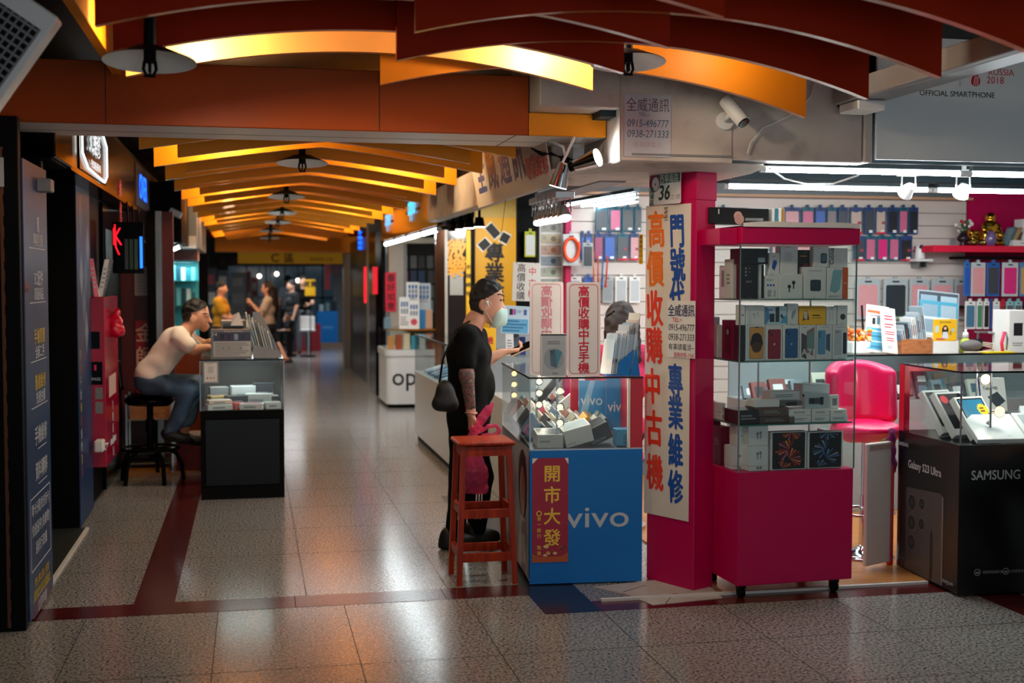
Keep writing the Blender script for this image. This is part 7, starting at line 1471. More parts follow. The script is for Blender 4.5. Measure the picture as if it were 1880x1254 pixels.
# black glass counter
FK = Frame(-.372, 9.18, 0); KW, KL, KB, KT = .600, 1.75, .655, 1.03
kc = thing('display_counter', 'black counter with glass top case in the left of the passage', 'counter', FK.o)
mb = MB(); mb.box(0, KW, 0, KL, 0, KB, black, .003); mb.box(.03, KW - .03, -.012, 0, .10, KB - .06, blackg, .012); mb.build('base', kc)
MB().box(0, KW, 0, KL, KT - .008, KT, glass).build('top_pane', kc); MB().box(0, KW, 0, .005, KB, KT - .008, glass).build('front_pane', kc); MB().box(KW - .005, KW, .005, KL, KB, KT - .008, glass).build('side_pane', kc)
mb = MB(); mb.box(-.003, KW + .003, -.003, .004, KT - .01, KT + .001, blackg); mb.build('trim_strip', kc)
for x in (0, KW): mb = MB(); mb.box(x - .003, x + .003, -.003, .003, KB, KT - .01, steel); mb.build('corner_strip', kc)
MB().box(.01, KW - .01, .55, .57, KB, KT - .01, M('#4a4644')).build('back_panel', kc)
rr = random.Random(21)
for i, (x, y, z, w_, d_, h_, c, rz, nm) in enumerate(((.13, .06, 0, .18, .12, .04, '#d0d4d4', 10, 'white'), (.13, .07, .042, .17, .1, .03, '#e0c8b8', 14, 'pink'), (.37, .05, 0, .17, .13, .045, '#cfd4d6', -8, 'white'), (.52, .06, 0, .11, .1, .05, '#c9cdd0', 6, 'white'), (.25, .2, 0, .16, .1, .09, '#2a2c30', 18, 'black'), (.42, .22, 0, .2, .1, .1, '#b8c0c0', -12, 'grey'), (.12, .24, 0, .14, .1, .09, '#c4b070', 20, 'tan'), (.3, .36, 0, .18, .1, .15, '#d4d8d8', 10, 'white'), (.46, .38, 0, .16, .09, .17, '#3a3e44', -10, 'black'), (.12, .40, 0, .14, .1, .14, '#8a8e90', 8, 'grey'), (.25, .06, .0, .06, .1, .05, '#e04a2a', 30, 'red'), (.53, .25, 0, .08, .14, .08, '#2a2a30', 5, 'black'))):
    mb = MB(); mb.box(-w_ / 2, w_ / 2, -d_ / 2, d_ / 2, 0, h_, M(c), .003); mb.quad((-w_ * .4, -d_ * .35, h_ + .0006), (w_ * .4, -d_ * .35, h_ + .0006), (w_ * .4, d_ * .35, h_ + .0006), (-w_ * .4, d_ * .35, h_ + .0006), M(['#2a2e34', '#c9ced0', '#8a4a5a', '#b8bcc0'][i % 4], .3)); mb.quad((-w_ * .3, -d_ / 2 - .0006, h_ * .3), (w_ * .2, -d_ / 2 - .0006, h_ * .3), (w_ * .2, -d_ / 2 - .0006, h_ * .6), (-w_ * .3, -d_ / 2 - .0006, h_ * .6), inkgrey)
    tag(mb.build('phone_box', loc=FK.w(x, y + .02, KB + .001 + z), rz=rz), '%s phone box inside the black counter case, %s from the front left' % (nm, ORD[i]), 'phone box', 'phone boxes in the black counter')
cx, zb_, w_, h_ = FK.fit(372, 402, 663, 704, .01)
card('sign_card', w_, h_, .004, M('#8a8e92', .3), [('r', .5, .5, .8, .86, paper), ('r', .5, .62, .34, .3, M('#c9ccce')), ('r', .3, .25, .08, .06, ink), ('r', .5, .25, .08, .06, inkred), ('r', .68, .25, .08, .06, inkred), ('l', .5, .88, .4, .05, 1, inkgrey)], FK.w(cx, -.006, zb_), label='small framed card on the front glass of the black counter', cat='card')
pc = [('r', .5, .5, 1, 1, M('#7c8086')), ('r', .52, .76, .9, .3, M('#40445c')), ('t', '14', .10, .84, .13, wb), ('t', 'iPhone 14/14 Pro', .55, .94, .06, wb), ('r', .52, .34, .92, .52, M('#c2c4c0'))] + [('r', .28 + .17 * q, .75, .09, .2, M(['#20242c', '#3a2c5c', '#9ab0c4', '#2a3c54'][q])) for q in range(4)] + [('l', .52, .34, .84, .46, 7, M('#8d9094')), ('r', .3, .36, .02, .05, ink), ('r', .44, .36, .02, .05, ink), ('r', .74, .36, .02, .05, ink)]
cx, zb_, w_, h_ = FK.fit(387, 462, 602, 656, .03); card('price_display', w_, h_, .16, M('#9a9ea2'), pc, FK.w(cx, .02, KT + .002), label='grey price display with phone pictures on the black counter', cat='display')
cx, zb_, w_, h_ = FK.fit(405, 452, 570, 600, .4)
mb = MB(); mb.box(-w_ / 2, w_ / 2, 0, .25, 0, .27, M('#a4a6a6'), .004); mb.quad((-w_ * .42, -.001, .1), (w_ * .38, -.001, .1), (w_ * .38, -.001, .25), (-w_ * .42, -.001, .25), M('#1e2226', .15)); tag(mb.build('printer', loc=FK.w(cx, .42, KT + .001)), 'grey machine with a dark window behind the price display', 'printer')
mb = MB(); mb.add([(0, 0, 0), (.09, 0, 0), (.06, .03, .1), (.02, .03, .08)], [(0, 1, 2, 3)], paper); mb.add([(0, 0, 0), (.09, 0, 0), (.09, .06, .0), (.0, .06, 0), (.02, .03, .08), (.06, .03, .1)], [(0, 3, 4), (1, 5, 2), (3, 2, 5, 4)], paper); tag(mb.build('crumpled_paper', loc=FK.w(.22, .06, KT + .002 + .243)), 'crumpled white paper on top of the grey price display', 'paper')
rk3 = thing('leaflet_rack', 'slanted rack of pale brochures on the right of the black counter', 'rack', FK.w(.47, .12, KT + .002))
mb = MB(); mb.prism([(-.09, 0), (.12, 0), (.10, .05), (-.09, .10)], 0, .012, M('#8d9094')); mb.build('side', rk3); mb = MB(); mb.prism([(-.09, 0), (.12, 0), (.05, .16), (-.03, .33), (-.09, .33)], .5, .512, M('#8d9094')); mb.build('side', rk3)
for i in range(9):
    x = -.06 + .018 * i; mb = MB(); hh = .34 - .022 * i; mb.box(-.004, .004, 0, .44, 0, hh, M(['#c9d6d8', '#8fb4b8', '#e0e2de', '#5a7a94', '#d8cfb8'][i % 5])); mb.quad((.0046, .02, hh * .3), (.0046, .42, hh * .3), (.0046, .42, hh * .8), (.0046, .02, hh * .8), M(['#6a9aa4', '#3a5a7a', '#c0a86a'][i % 3])); o = mb.build('leaflet', loc=FK.w(.47 + x, .15, KT + .004), ry=-14); tag(o, 'brochure in the slanted rack on the black counter, %s from the left' % ORD[i], 'leaflet', 'brochures on the black counter')
MB().box(KW - .0, KW + .03, .0, KL + .8, KT - .012, KT + .002, brownwood).build('edge_board', kc, loc=(0, 0, 0))
for i, (y, c, nm) in enumerate(((11.2, '#9ab4b8', 'pale'), (13.6, '#6a98a4', 'teal'), (16.2, '#8aa0a8', 'grey'))):
    q = thing('display_counter', '%s glass counter further down the left side of the passage' % nm, 'counter', (-.42, y, 0)); MB().box(0, .55, 0, 2.0, 0, .66, M('#2a2e34', .3)).build('base', q); MB().box(0, .55, 0, 2.0, .98, .99, glass).build('top_pane', q); MB().box(.02, .53, .02, 1.98, .66, .74, M(c, .4)).build('stock_shelf', q)
    MB().box(0, .55, 0, .005, .66, .98, glass).build('front_pane', q); MB().box(.545, .55, .005, 2, .66, .98, glass).build('side_pane', q); MB().box(0, .004, .005, 2, .66, .98, glass).build('side_pane', q)
sg = thing('glass_showcase', 'tall glass showcase glowing teal on the left of the passage', 'showcase', (-.96, 15.2, 0))
MB().box(0, .32, 0, .5, 0, .5, M('#3a2a24')).build('base', sg); MB().box(0, .32, .48, .5, .5, 1.85, M('#3fb0c0', .4)).build('back', sg); MB().box(0, .32, 0, .004, .5, 1.85, glass).build('front_pane', sg); MB().box(0, .33, 0, .5, 1.85, 1.98, M('#5a2418')).build('top', sg)
for z in (.9, 1.3, 1.6): MB().box(.005, .31, .01, .48, z, z + .01, glass_g).build('shelf', sg)
rr = random.Random(4)
for r_, z in enumerate((.91, 1.31, 1.61)):
    for i in range(5): tag(MB().box(-.022, .022, 0, .03, 0, rr.uniform(.14, .22), M(['#d8e4e4', '#2a6a7a', '#7ac4cc', '#1c3c4c'][(i + r_) % 4])).build('product_box', loc=(-.96 + .04 + i * .058, 15.32, z + .001)), 'small box in the teal showcase, %s on the %s shelf' % (ORD[i], ('lower', 'middle', 'upper')[r_]), 'product box', 'boxes in the teal showcase')
light('AREA', 'showcase_glow', (-.8, 15.25, 1.83), 7, (.5, .95, 1), .25, .3, aim=(-.8, 15.3, 0))
tube_lamp((-.86, 14.3, 1.95), (-.72, 13.2, 1.96), 'short white tube lamp above the teal showcase at left')

# ================================================================== RIGHT SIDE OF THE PASSAGE
EXr = (0, -1, 0)
bn = thing('shop_banner', 'white banner with blue and red characters on the fascia along the passage', 'banner', (1.535, 7.45, 2.22)); mb = MB(); mb.box(0, .008, -1.15, 1.0, -.11, .34, mat('banner_white', '#c4bcb4', .6, vary=.05), .002)
for i, chx in enumerate('全威通訊'): mb.text(chx, (-.001, .72 - i * .39, .13), .30, M('#2a4a8a'), ex=EXr, off=.03, sx=1.05)
for i, chx in enumerate('專業維修'): mb.text(chx, (-.001, -.68 - i * .13, .02), .13, M('#b02a3a'), ex=EXr, off=.03)
mb.text('中古', (-.001, -.85, .20), .13, M('#c06a3a'), ex=EXr, off=.03); mb.build('sheet', bn); bn.rotation_euler = (0, R(-10), 0)
wc = thing('display_counter', 'white counter with a glass case behind the person in black', 'counter', (1.615, 10.1, 0)); WW, WL = .55, 2.25
MB().box(0, WW, 0, WL, .06, .70, mat('white_lacquer', '#d4d8da', .25, vary=.04), .004).build('base', wc); MB().box(.03, WW, .03, WL, 0, .06, black).build('plinth', wc)
MB().box(0, WW, 0, WL, 1.06, 1.07, glass).build('top_pane', wc); MB().box(0, .005, 0, WL, .70, 1.06, glass).build('side_pane', wc); MB().box(.005, WW, 0, .005, .70, 1.06, glass).build('front_pane', wc)
mb = MB(); mb.box(-.003, .004, 0, WL, 1.058, 1.072, steel); mb.build('trim_strip', wc)
rr = random.Random(9)
for i in range(18):
    tag(MB().box(-.10, .10, -.045, .045, 0, .03, M(['#9ac8d8', '#d0e0e4', '#4a90b0', '#b8ccd4', '#2a5a78'][rr.randrange(5)], .3), .003).build('phone_box', loc=(1.615 + .15 + .22 * (i % 2), 10.2 + .22 * (i // 2), .715 + .06 * (i % 2)), rz=8, ry=-16), 'pale blue flat box in the white counter, %s pair %s' % (ORD[i // 2], ('left', 'right')[i % 2]), 'phone box', 'flat boxes in the white counter'); rest(COL.objects[-1], .70)
light('AREA', 'counter_glow', (1.9, 11.2, 1.04), 5, (.75, .93, 1), .3, 1.8, aim=(1.9, 11.2, 0))
oc = thing('display_counter', 'white rounded counter with large dark letters further down the passage', 'counter', (1.66, 15.4, 0))
def rounded(x0, x1, y0, y1, z0, z1, r_, m):
    mb = MB(); P = [(x, y) for x, y in rrect(x1 - x0, y1 - y0, r_, (x0 + x1) / 2, (y0 + y1) / 2, 7)]; n = len(P)
    return mb.add([(x, y, z0) for x, y in P] + [(x, y, z1) for x, y in P], [tuple(range(n))[::-1], tuple(range(n, 2 * n))] + [(i, (i + 1) % n, (i + 1) % n + n, i + n) for i in range(n)], m, False)
rounded(0, 1.3, 0, 1.1, .05, .66, .12, MATS['white_lacquer']).build('base', oc); rounded(-.015, 1.315, -.015, 1.115, .66, .74, .13, MATS['white_lacquer']).build('rim', oc); rounded(.02, 1.28, .02, 1.08, 0, .05, .1, black).build('plinth', oc)
mb = MB(); mb.text('oppo', (.38, -.002, .33), .22, ink, off=.01, maxw=.62); mb.build('lettering', oc)
rounded(0, 1.3, 0, 1.1, .99, 1.0, .12, glass).build('top_pane', oc); MB().box(.02, 1.2, .0, .006, .74, .99, glass).build('front_pane', oc); MB().box(0, .006, .05, 1.05, .74, .99, glass).build('side_pane', oc)
mb = MB(); mb.box(.02, 1.28, -.006, 0, .985, 1.002, goldm); mb.build('trim_strip', oc)
for i in range(10): tag(MB().box(-.04, .04, 0, .05, 0, .17 + .02 * (i % 3), M(['#c98a4a', '#b04a2a', '#d8c4a8', '#2a8aa4', '#e0e0dc', '#8a3a2a'][i % 6]), .002).build('phone_box', loc=(1.72 + .10 * i, 15.46, .741)), 'phone box in the rounded white counter, %s from the left' % ORD[i], 'phone box', 'phone boxes in the rounded counter')
cards_ = [((733, 752, 545, 603), paper, 'left narrow', 15.5), ((750, 770, 552, 604), paper, 'middle', 15.44), ((746, 770, 518, 560), paper, 'upper left', 15.75), ((766, 791, 520, 562), M('#c8d2d6'), 'upper right grey', 15.8)]
for i, (px, c, nm, Y) in enumerate(cards_):
    a_, b_, z1_, z0_ = WY(px[0], 560, Y).x, WY(px[1], 560, Y).x, WY(760, px[2], Y).z, WY(760, px[3], Y).z
    if i > 1: z1_ -= z0_ - 1.001 if False else 0
    it = [('r', .25 + .25 * q, .78 - .22 * r_, .17, .16, M('#3a6aa0' if r_ != 1 else '#7a8a9a')) for q in range(3) for r_ in range(2)] + ([('c', .5, .25, .3, M('#d04a5a'))] if i == 1 else [('l', .5, .25, .8, .3, 4, inkgrey)])
    o = card('price_card', b_ - a_, z1_ - (1.001 if i > 1 else z0_), .01, c, it if i < 2 else [('r', .25 + .25 * q, .9 - .1 * r_, .17, .08, M('#3a6aa0' if r_ != 1 else '#7a8a9a')) for q in range(3) for r_ in range(3)] + [('l', .5, .62, .8, .1, 3, inkgrey)], ((a_ + b_) / 2, Y, 1.001), label='%s price card on the rounded white counter' % nm, cat='price card', group='price cards on the rounded counter')
for i, (px, c) in enumerate(((776, '#3a8ac0'), (788, '#d8a888'), (712, '#6a8a9a'))):
    p = WY(px, 590, 15.6); tag(MB().box(-.045, .045, 0, .06, 0, .24 if i < 2 else .14, M(c), .003).build('phone_box', loc=(p.x, 15.62, 1.001)), '%s phone box standing on the rounded white counter' % ['blue', 'peach', 'grey'][i], 'phone box', 'phone boxes on the rounded counter')
# front of that shop: column, red paper, dark interior, tubes, fascia and cyan signs
slab('wall_oppo_column', 1.83, 2.02, 16.6, 16.7, 0, 2.2, M('#b4b0a6', .5)); slab('wall_oppo_inside', 2.04, 3.4, 17.4, 17.5, 0, 2.4, M('#14181c')); slab('trim_30', 2.02, 2.07, 16.62, 16.7, 0, 2.2, steel); slab('trim_31', 1.83, 3.3, 16.58, 16.7, 2.12, 2.2, M('#c2b8a4'))
p0, p1 = WY(708, 500, 16.55), WY(728, 572, 16.55); w_, h_ = p1.x - p0.x, p0.z - p1.z
mb = MB(); mb.box(-w_ / 2, w_ / 2, 0, .01, 0, h_, mat('bright_red_paper', '#e8143c', .5, vary=.05)); mb.vtext('春好如意', (0, -.001, h_ * .86), .10, h_ * .24, M('#3a0c14'), off=.02); tag(mb.build('couplet_banner', loc=((p0.x + p1.x) / 2, 16.585, p1.z)), 'bright red paper strip with dark characters on the pale column', 'banner')
rr = random.Random(3)
for i in range(16):
    x, z = 2.13 + .125 * (i % 4) + rr.uniform(-.01, .01), 1.25 + .21 * (i // 4); c = ['#8aa0b4', '#3a5a8a', '#c0c8cc', '#b03a5a', '#4a5258', '#c9b83a', '#6a7a84'][rr.randrange(7)]
    tag(MB().box(-.045, .045, 0, .03, -.09, .09, M(c, .4), .003).build('packet', loc=(x, 17.369, z)), 'packet in the dark shop behind the rounded counter, %s in the %s row from below' % (ORD[i % 4], ORD[i // 4]), 'packet', 'packets hanging in the dark shop')
mb = MB(); mb.box(1.70, 1.78, 11.35, 16.4, 2.13, 2.52, mirror); struct('wall_right_oppo_fascia', mb)
for i, (y, z, L_) in enumerate(((15.5, 2.345, .95), (13.15, 2.36, 1.05))):
    t = thing('neon_sign', 'glowing cyan letters on the dark fascia, %s one' % ('farther' if not i else 'nearer'), 'neon sign', (1.70, y, z)); mb = MB(); mb.text('oppo', (-.012, 0, 0), .21, neonc, ex=EXr, off=.03, maxw=L_); mb.build('lettering', t); MB().box(-.008, .0, -L_ / 2, L_ / 2, -.012, .012, black).build('mount', t)
for i in range(4): tube_lamp((1.74, 11.55 + 1.2 * i, 2.095), (1.74, 12.6 + 1.2 * i, 2.095), 'white tube lamp under the dark fascia, %s from the near end' % ORD[i], .022)
light('AREA', 'tube_glow', (1.85, 14, 2.06), 34, (.95, .98, 1), .2, 4.5, aim=(1.95, 14, 0))
slab('trim_32', 1.845, 1.935, 12.42, 12.5, 0, 2.13, mat('copper_mirror', '#7a5240', .15, metal=.9, vary=.4, scale=4)); slab('trim_33', 1.935, 1.965, 12.42, 12.5, 0, 2.13, M('#b8b0a8'))
slab('wall_shop_glass', 1.965, 2.16, 12.45, 12.5, 0, 2.13, M('#2c2628', .15)); slab('trim_34', 2.16, 2.205, 12.43, 12.5, 0, 2.13, brightyellow); slab('trim_35', 2.205, 2.25, 12.42, 12.5, 0, 2.2, black)
mb = MB(); mb.box(2.25, 2.95, 12.45, 12.5, 0, 2.26, yellow); mb.box(2.25, 2.95, 12.40, 12.46, 2.26, 2.5, mat('pale_yellow', '#c9a452', .5)); struct('wall_yellow', mb)
ya = thing('wall_sign', 'large black characters and three tilted bars on the yellow wall', 'sign', (2.50, 12.448, 1.6)); mb = MB()
for i, ch_ in enumerate('專業維修'): p = WY(908, 463 + 37 * i, 12.44); mb.text(ch_, (p.x - 2.50, -.002, p.z - 1.6), .20, ink, off=.035)
mb.build('lettering', ya)
for (px, py, an, L_) in ((905, 424, 48, .17), (889, 449, -42, .13), (927, 437, -62, .12)):
    p = WY(px, py, 12.44); mb = MB(); mb.box(-L_ / 2, L_ / 2, -.006, 0, -.05, .05, paper); mb.box(-L_ / 2 + .012, L_ / 2 - .012, -.008, -.006, -.045, .045, ink); mb.build('bar', ya, loc=(p.x - 2.50, -.001, p.z - 1.6), ry=an)
mb = MB()
for i, (ch_, py) in enumerate((('微', 457), ('樂', 490))): p = WY(833, py, 12.43); mb.text(ch_, (p.x, 12.438, p.z), .21, mat('amber_lettering', '#f0a020', .4, vary=.05), off=.04, slant=.25)
tag(mb.build('sign_lettering'), 'slanted amber characters on the dark glass beside the yellow wall', 'lettering')
o = card('paper_notice', .14, .26, .003, M('#b0aca6'), [('l', .35, .75, .3, .3, 2, inkgrey), ('l', .7, .8, .3, .2, 2, inkgrey)], (2.06, 12.44, WY(828, 542, 12.4).z), label='pale sheet on the dark glass under the amber characters', cat='notice')
mb = MB(); mb.vtext('手機維修', (2.182, 12.428, 1.75), .05, .09, ink); tag(mb.build('sign_lettering'), 'small black characters down the yellow strip', 'lettering')
for i, px in enumerate((832, 846, 861, 880)):
    p = WY(px, 413 - i * 2.5, 11.0 - .25 * i); s_ = thing('spot_lamp', 'black spot lamp by the yellow wall, %s from the left' % ORD[i], 'lamp', p, 0, 'black spot lamps by the yellow wall')
    MB().cyl((0, 0, .03), (0, 0, -.05), .035, black, .05, n=16).build('head', s_); MB().cyl((0, 0, -.051), (0, 0, -.054), .046, spotlight_e if i else black, n=16).build('lens', s_); MB().cyl((0, 0, .03), (0, 0, 2.46 - p.z), .012, black).build('stem', s_)
light('SPOT', 'spot_beam', (2.3, 11.2, 2.2), 60, (1, .95, .85), .05, aim=(2.5, 12.4, 1.4), spot=100, blend=.7)
p0, p1 = WY(940, 482, 8.7), WY(991, 553, 8.7); w_, h_ = p1.x - p0.x, p0.z - p1.z
mb = MB(); mb.box(-w_ / 2, w_ / 2, 0, .003, 0, h_, mat('card_white', '#dcdcd6', .6, vary=.05))
for i, ch_ in enumerate('高價收購'): mb.text(ch_, (-w_ * .2, -.001, h_ * (.86 - .24 * i)), .062, ink)
for i, ch_ in enumerate('中古機'): mb.text(ch_, (w_ * .2, -.001, h_ * (.78 - .29 * i)), .058, inkred)
tag(mb.build('hanging_sign', loc=((p0.x + p1.x) / 2, 8.7, p1.z), ry=2), 'white card with handwritten black and red characters beside the banknotes', 'sign')
mb = MB(); 
for sx in (-.07, .07): mb.cyl(((p0.x + p1.x) / 2 + sx, 8.701, p0.z - .01), ((p0.x + p1.x) / 2 + sx, 8.701, 2.42), .002, black, n=5)
tag(mb.build('cord'), 'thin cords holding the handwritten white card', 'cord')
# further posts, door, blue and red vertical signs
mb = MB(); mb.box(1.70, 1.80, 17.2, 18.2, 0, 2.3, blackg); mb.box(1.76, 1.80, 19.0, 22.5, 0, 2.3, M('#1c1e22', .3)); struct('wall_right_dark_door', mb)
for i, (px, y0, y1, Y, m, nm) in enumerate(((661, 422, 460, 20.0, neonb, 'blue'), (673, 490, 556, 19.0, neonr, 'thin red'), (689, 490, 540, 17.15, M('#d0182c', .5, .8), 'red'))):
    p0 = WY(px, y0, Y); p1 = WY(px, y1, Y); t = thing('neon_sign', 'narrow vertical %s glowing sign on the right far down the passage' % nm, 'neon sign', p1); h_ = p0.z - p1.z
    MB().box(-.035, .035, 0, .03, 0, h_, blackg if i == 0 else m, .004).build('panel', t)
    if i == 0: mb = MB(); mb.vtext('手機維修', (0, -.002, h_ * .86), .07, h_ * .24, neonb, off=.02); mb.build('lettering', t)
# ================================================================== FAR END
cb = thing('area_sign', 'yellow hanging sign with a black letter C at the end of the passage', 'sign', (.93, 24.0, WY(520, 484, 24).z)); hh = WY(520, 463, 24).z - cb.location.z
mb = MB(); mb.box(-1.18, 1.1, 0, .08, 0, hh, mat('sign_yellow', '#c9951a', .5, emit=.12, vary=.05), .004); p = WY(505, 473, 24); mb.text('C', (p.x - .93, -.002, hh * .5), hh * .72, ink, off=.03); p = WY(531, 473, 24); mb.text('區', (p.x - .93, -.002, hh * .5), hh * .85, ink, off=.02); p = WY(590, 477, 24); mb.text('客服諮詢 公廁', (p.x - .93, -.002, hh * .4), hh * .3, ink); mb.build('board', cb)
for x in (-.9, .9): MB().cyl((x, .04, hh), (x, .04, 2.86 - cb.location.z), .012, black).build('rod', cb)
def figure(label, x, Y, face, top_m, leg_m, hair_m, h=1.58, arms='phone', longhair=False, seated=False, skirt=False, res=.018, skinm=None):
    """a standing or seated person facing face degrees (0 = towards +x)"""
    t = thing('person', label, 'person', (x, Y, 0)); sk = skinm or skin_pale; s = h / 1.7; f = Vector((math.cos(R(face)), math.sin(R(face)), 0)); l = Vector((-f.y, f.x, 0)); b = Vector((x, Y, 0)); up_ = Vector((0, 0, 1)); dz = -.30 * s if seated else 0
    def q(a, c, z): return tuple(b + f * a * s + l * c * s + up_ * (z * s + (dz if z > .5 else 0)))
    head = [('e', q(.02, 0, 1.58), (.085 * s, .085 * s, .11 * s)), ('e', q(.06, 0, 1.55), (.045 * s, .045 * s, .06 * s)), ('c', q(.105, 0, 1.565), q(.112, 0, 1.55), .012 * s, .013 * s, .015), ('c', q(0, 0, 1.5), q(-.01, 0, 1.4), .052 * s, .06 * s), ('e', q(0, .085, 1.57), (.02 * s,) * 3), ('e', q(0, -.085, 1.57), (.02 * s,) * 3)]
    torso = [('c', q(-.01, -.15, 1.37), q(-.01, .15, 1.37), .062 * s, .062 * s), ('c', q(0, -.06, 1.22), q(0, .06, 1.22), .11 * s, .11 * s), ('c', q(0, -.06, 1.05), q(0, .06, 1.05), .10 * s, .10 * s), ('c', q(-.01, -.07, .92), q(-.01, .07, .92), .105 * s, .105 * s)]
    AR = {'phone': [((.10, .2, 1.14), (.28, .06, 1.34)), ((.06, -.2, 1.12), (.26, -.04, 1.30))], 'down': [((-.02, .21, 1.12), (.06, .22, .88)), ((-.02, -.21, 1.12), (.06, -.22, .88))], 'front': [((.1, .2, 1.12), (.36, .12, 1.08)), ((.1, -.2, 1.12), (.36, -.12, 1.08))]}[arms]
    ar = []; fo = []; hd = []
    for sg, (e_, w_) in zip((1, -1), AR):
        S_ = q(-.01, .18 * sg, 1.37); ar.append(('c', S_, q(*e_), .05 * s, .038 * s)); fo.append(('c', q(*e_), q(*w_), .036 * s, .026 * s)); d = Vector(q(*w_)) - Vector(q(*e_)); hd += hand_prims(q(*w_), d, l * -sg, f, s=.95 * s)
    lg = []
    for sg in (1, -1):
        H = q(-.01, .08 * sg, .88)
        if seated: K = tuple(b + f * .42 * s + l * .1 * sg * s + up_ * .58 * s); F_ = tuple(b + f * .40 * s + l * .1 * sg * s + up_ * .10 * s)
        else: K = q(.02, .085 * sg, .47); F_ = q(-.01, .09 * sg, .08)
        lg += [('c', H, K, .085 * s, .056 * s), ('c', K, F_, .056 * s, .036 * s)]
        ft = Vector(F_) + f * .05; skin('shoe', [('c', tuple(Vector(F_) + Vector((0, 0, -.035 * s)) - f * .02), tuple(Vector(F_) + Vector((0, 0, -.045 * s)) + f * .14 * s), .042 * s, .034 * s)], soled, res=res, parent=t)
    skin('body', head + torso + ar + fo + hd + lg, sk, res=res, k=.025, parent=t)
    skin('top', torso + [('c', a[1], tuple(Vector(a[1]).lerp(Vector(a[2]), .6)), .058 * s, .054 * s) for a in ar], top_m, res=res, k=.03, grow=.016, noise=.002, parent=t)
    if skirt: skin('skirt', [torso[3], ('c', q(-.01, -.06, .70), q(-.01, .06, .70), .12 * s, .12 * s)], leg_m, res=res, k=.04, grow=.02, parent=t, cuts=[(q(0, 0, .64), (0, 0, -1))])
    else: skin('trousers', [torso[3]] + lg, leg_m, res=res, k=.03, grow=.016, parent=t, cuts=[(tuple(b + up_ * .1), (0, 0, -1))])
    hp = [('e', q(.0, 0, 1.605), (.096 * s, .094 * s, .108 * s))]
    if longhair: hp += [('c', q(-.06, 0, 1.56), q(-.11, 0, 1.25), .085 * s, .08 * s), ('c', q(-.10, 0, 1.25), q(-.12, 0, 1.08), .075 * s, .04 * s)]
    skin('hair', hp, hair_m, res=res * .8, k=.04, noise=.004, nscale=60, parent=t, cuts=[(q(.05, 0, 1.60), tuple(f - up_ * .25))] if longhair else [(q(.0, 0, 1.58), tuple(f * .5 - up_))])
    return t
F1 = figure('person with long dark hair, pale top and dark skirt drinking in the passage', WY(492, 560, 20).x, 20, 175, M('#c8b8a8', .8), M('#101826', .8), hairb, 1.60, 'phone', True, skirt=True)
figure('person in yellow shirt leaning over a counter on the left of the passage', WY(405, 560, 19.3).x, 19.3, 350, M('#d89a1a', .8), darkdenim, hairm, 1.60, 'front')
figure('person in black shirt seated facing us beside the far blue counter', WY(557, 560, 27.5).x, 27.5, 265, tee_black, M('#5a6068'), hairm, 1.72, 'front', seated=False)
figure('person in black shirt leaning left of the far seated person', WY(536, 560, 26.5).x, 26.5, 200, M('#12161a', .8), M('#1a2028'), hairm, 1.62, 'down')
figure('person in pale grey shirt with their back to us, far off', WY(529, 560, 31).x, 31, 95, M('#8d98a4', .8), M('#2a3038'), hairm, 1.75, 'down')
kd = figure('child in dark clothes riding a scooter in the passage', WY(521, 600, 24.5).x + .12, 24.62, 200, M('#14181e', .8), M('#181e2a', .8), hairm, .98, 'front', res=.014)
sc_ = thing('kick_scooter', 'child scooter with pink wheels in the passage', 'scooter', (WY(521, 640, 24.4).x - .05, 24.4, 0)); hp_ = M('#e8185a', .3)
MB().tube([(0, 0, .09), (0, 0, .62)], .016, black).build('stem', sc_); MB().tube([(-.14, 0, .62), (.14, 0, .62)], .014, black).build('handlebar', sc_); MB().box(-.07, .07, -.28, .1, .07, .095, hp_, .01).build('deck', sc_)
for x, y in ((-.09, .1), (.09, .1), (0, -.28)): MB().cyl((x - .015, y, .055), (x + .015, y, .055), .055, hp_, n=16).build('wheel', sc_)
ws = thing('stool', 'white plastic stool with curved back beside the far blue counter', 'stool', (WY(564, 600, 26.6).x, 26.4, 0)); MB().box(-.16, .16, -.15, .15, .55, .60, wplastic, .02).build('seat', ws); MB().box(-.16, .16, .12, .15, .60, .86, wplastic, .02).build('backrest', ws); MB().cyl((0, 0, 0), (0, 0, .55), .03, chrome).build('post', ws); MB().cyl((0, 0, 0), (0, 0, .03), .17, black).build('base', ws)
rb = MB(); rb.box(-.28, .28, 0, .4, 0, .62, M('#8a1226', .5)); tag(rb.build('red_cabinet', loc=(WY(566, 600, 28.5).x, 28.5, 0)), 'dark red cabinet behind the white stool far off', 'cabinet')
vc = thing('display_counter', 'small blue counter with white word and a glass case at the far end', 'counter', (WY(582, 600, 30).x, 30, 0)); vw = WY(620, 600, 30).x - vc.location.x
MB().box(-.1, vw + .1, -.1, .8, 0, .12, M('#8a7468', .5)).build('plinth', vc); MB().box(0, vw, 0, .6, .12, .88, vblue, .004).build('base', vc); mb = MB(); mb.text('vivo', (vw / 2, -.002, .5), .10, M('#6ab0e0'), off=.01, maxw=vw * .6); mb.build('lettering', vc); MB().box(0, vw, 0, .6, .88, 1.22, acrylic).build('glass_case', vc)
for i in range(3): tag(MB().box(-.05, .05, 0, .05, 0, .16 + .04 * i, M(['#d8e0e0', '#8aa0a0', '#1c2226'][i])).build('phone_box', loc=(vc.location.x + .12 + .15 * i, 30.2, .881)), '%s box in the far blue counter case' % ['white', 'grey', 'black'][i], 'phone box')
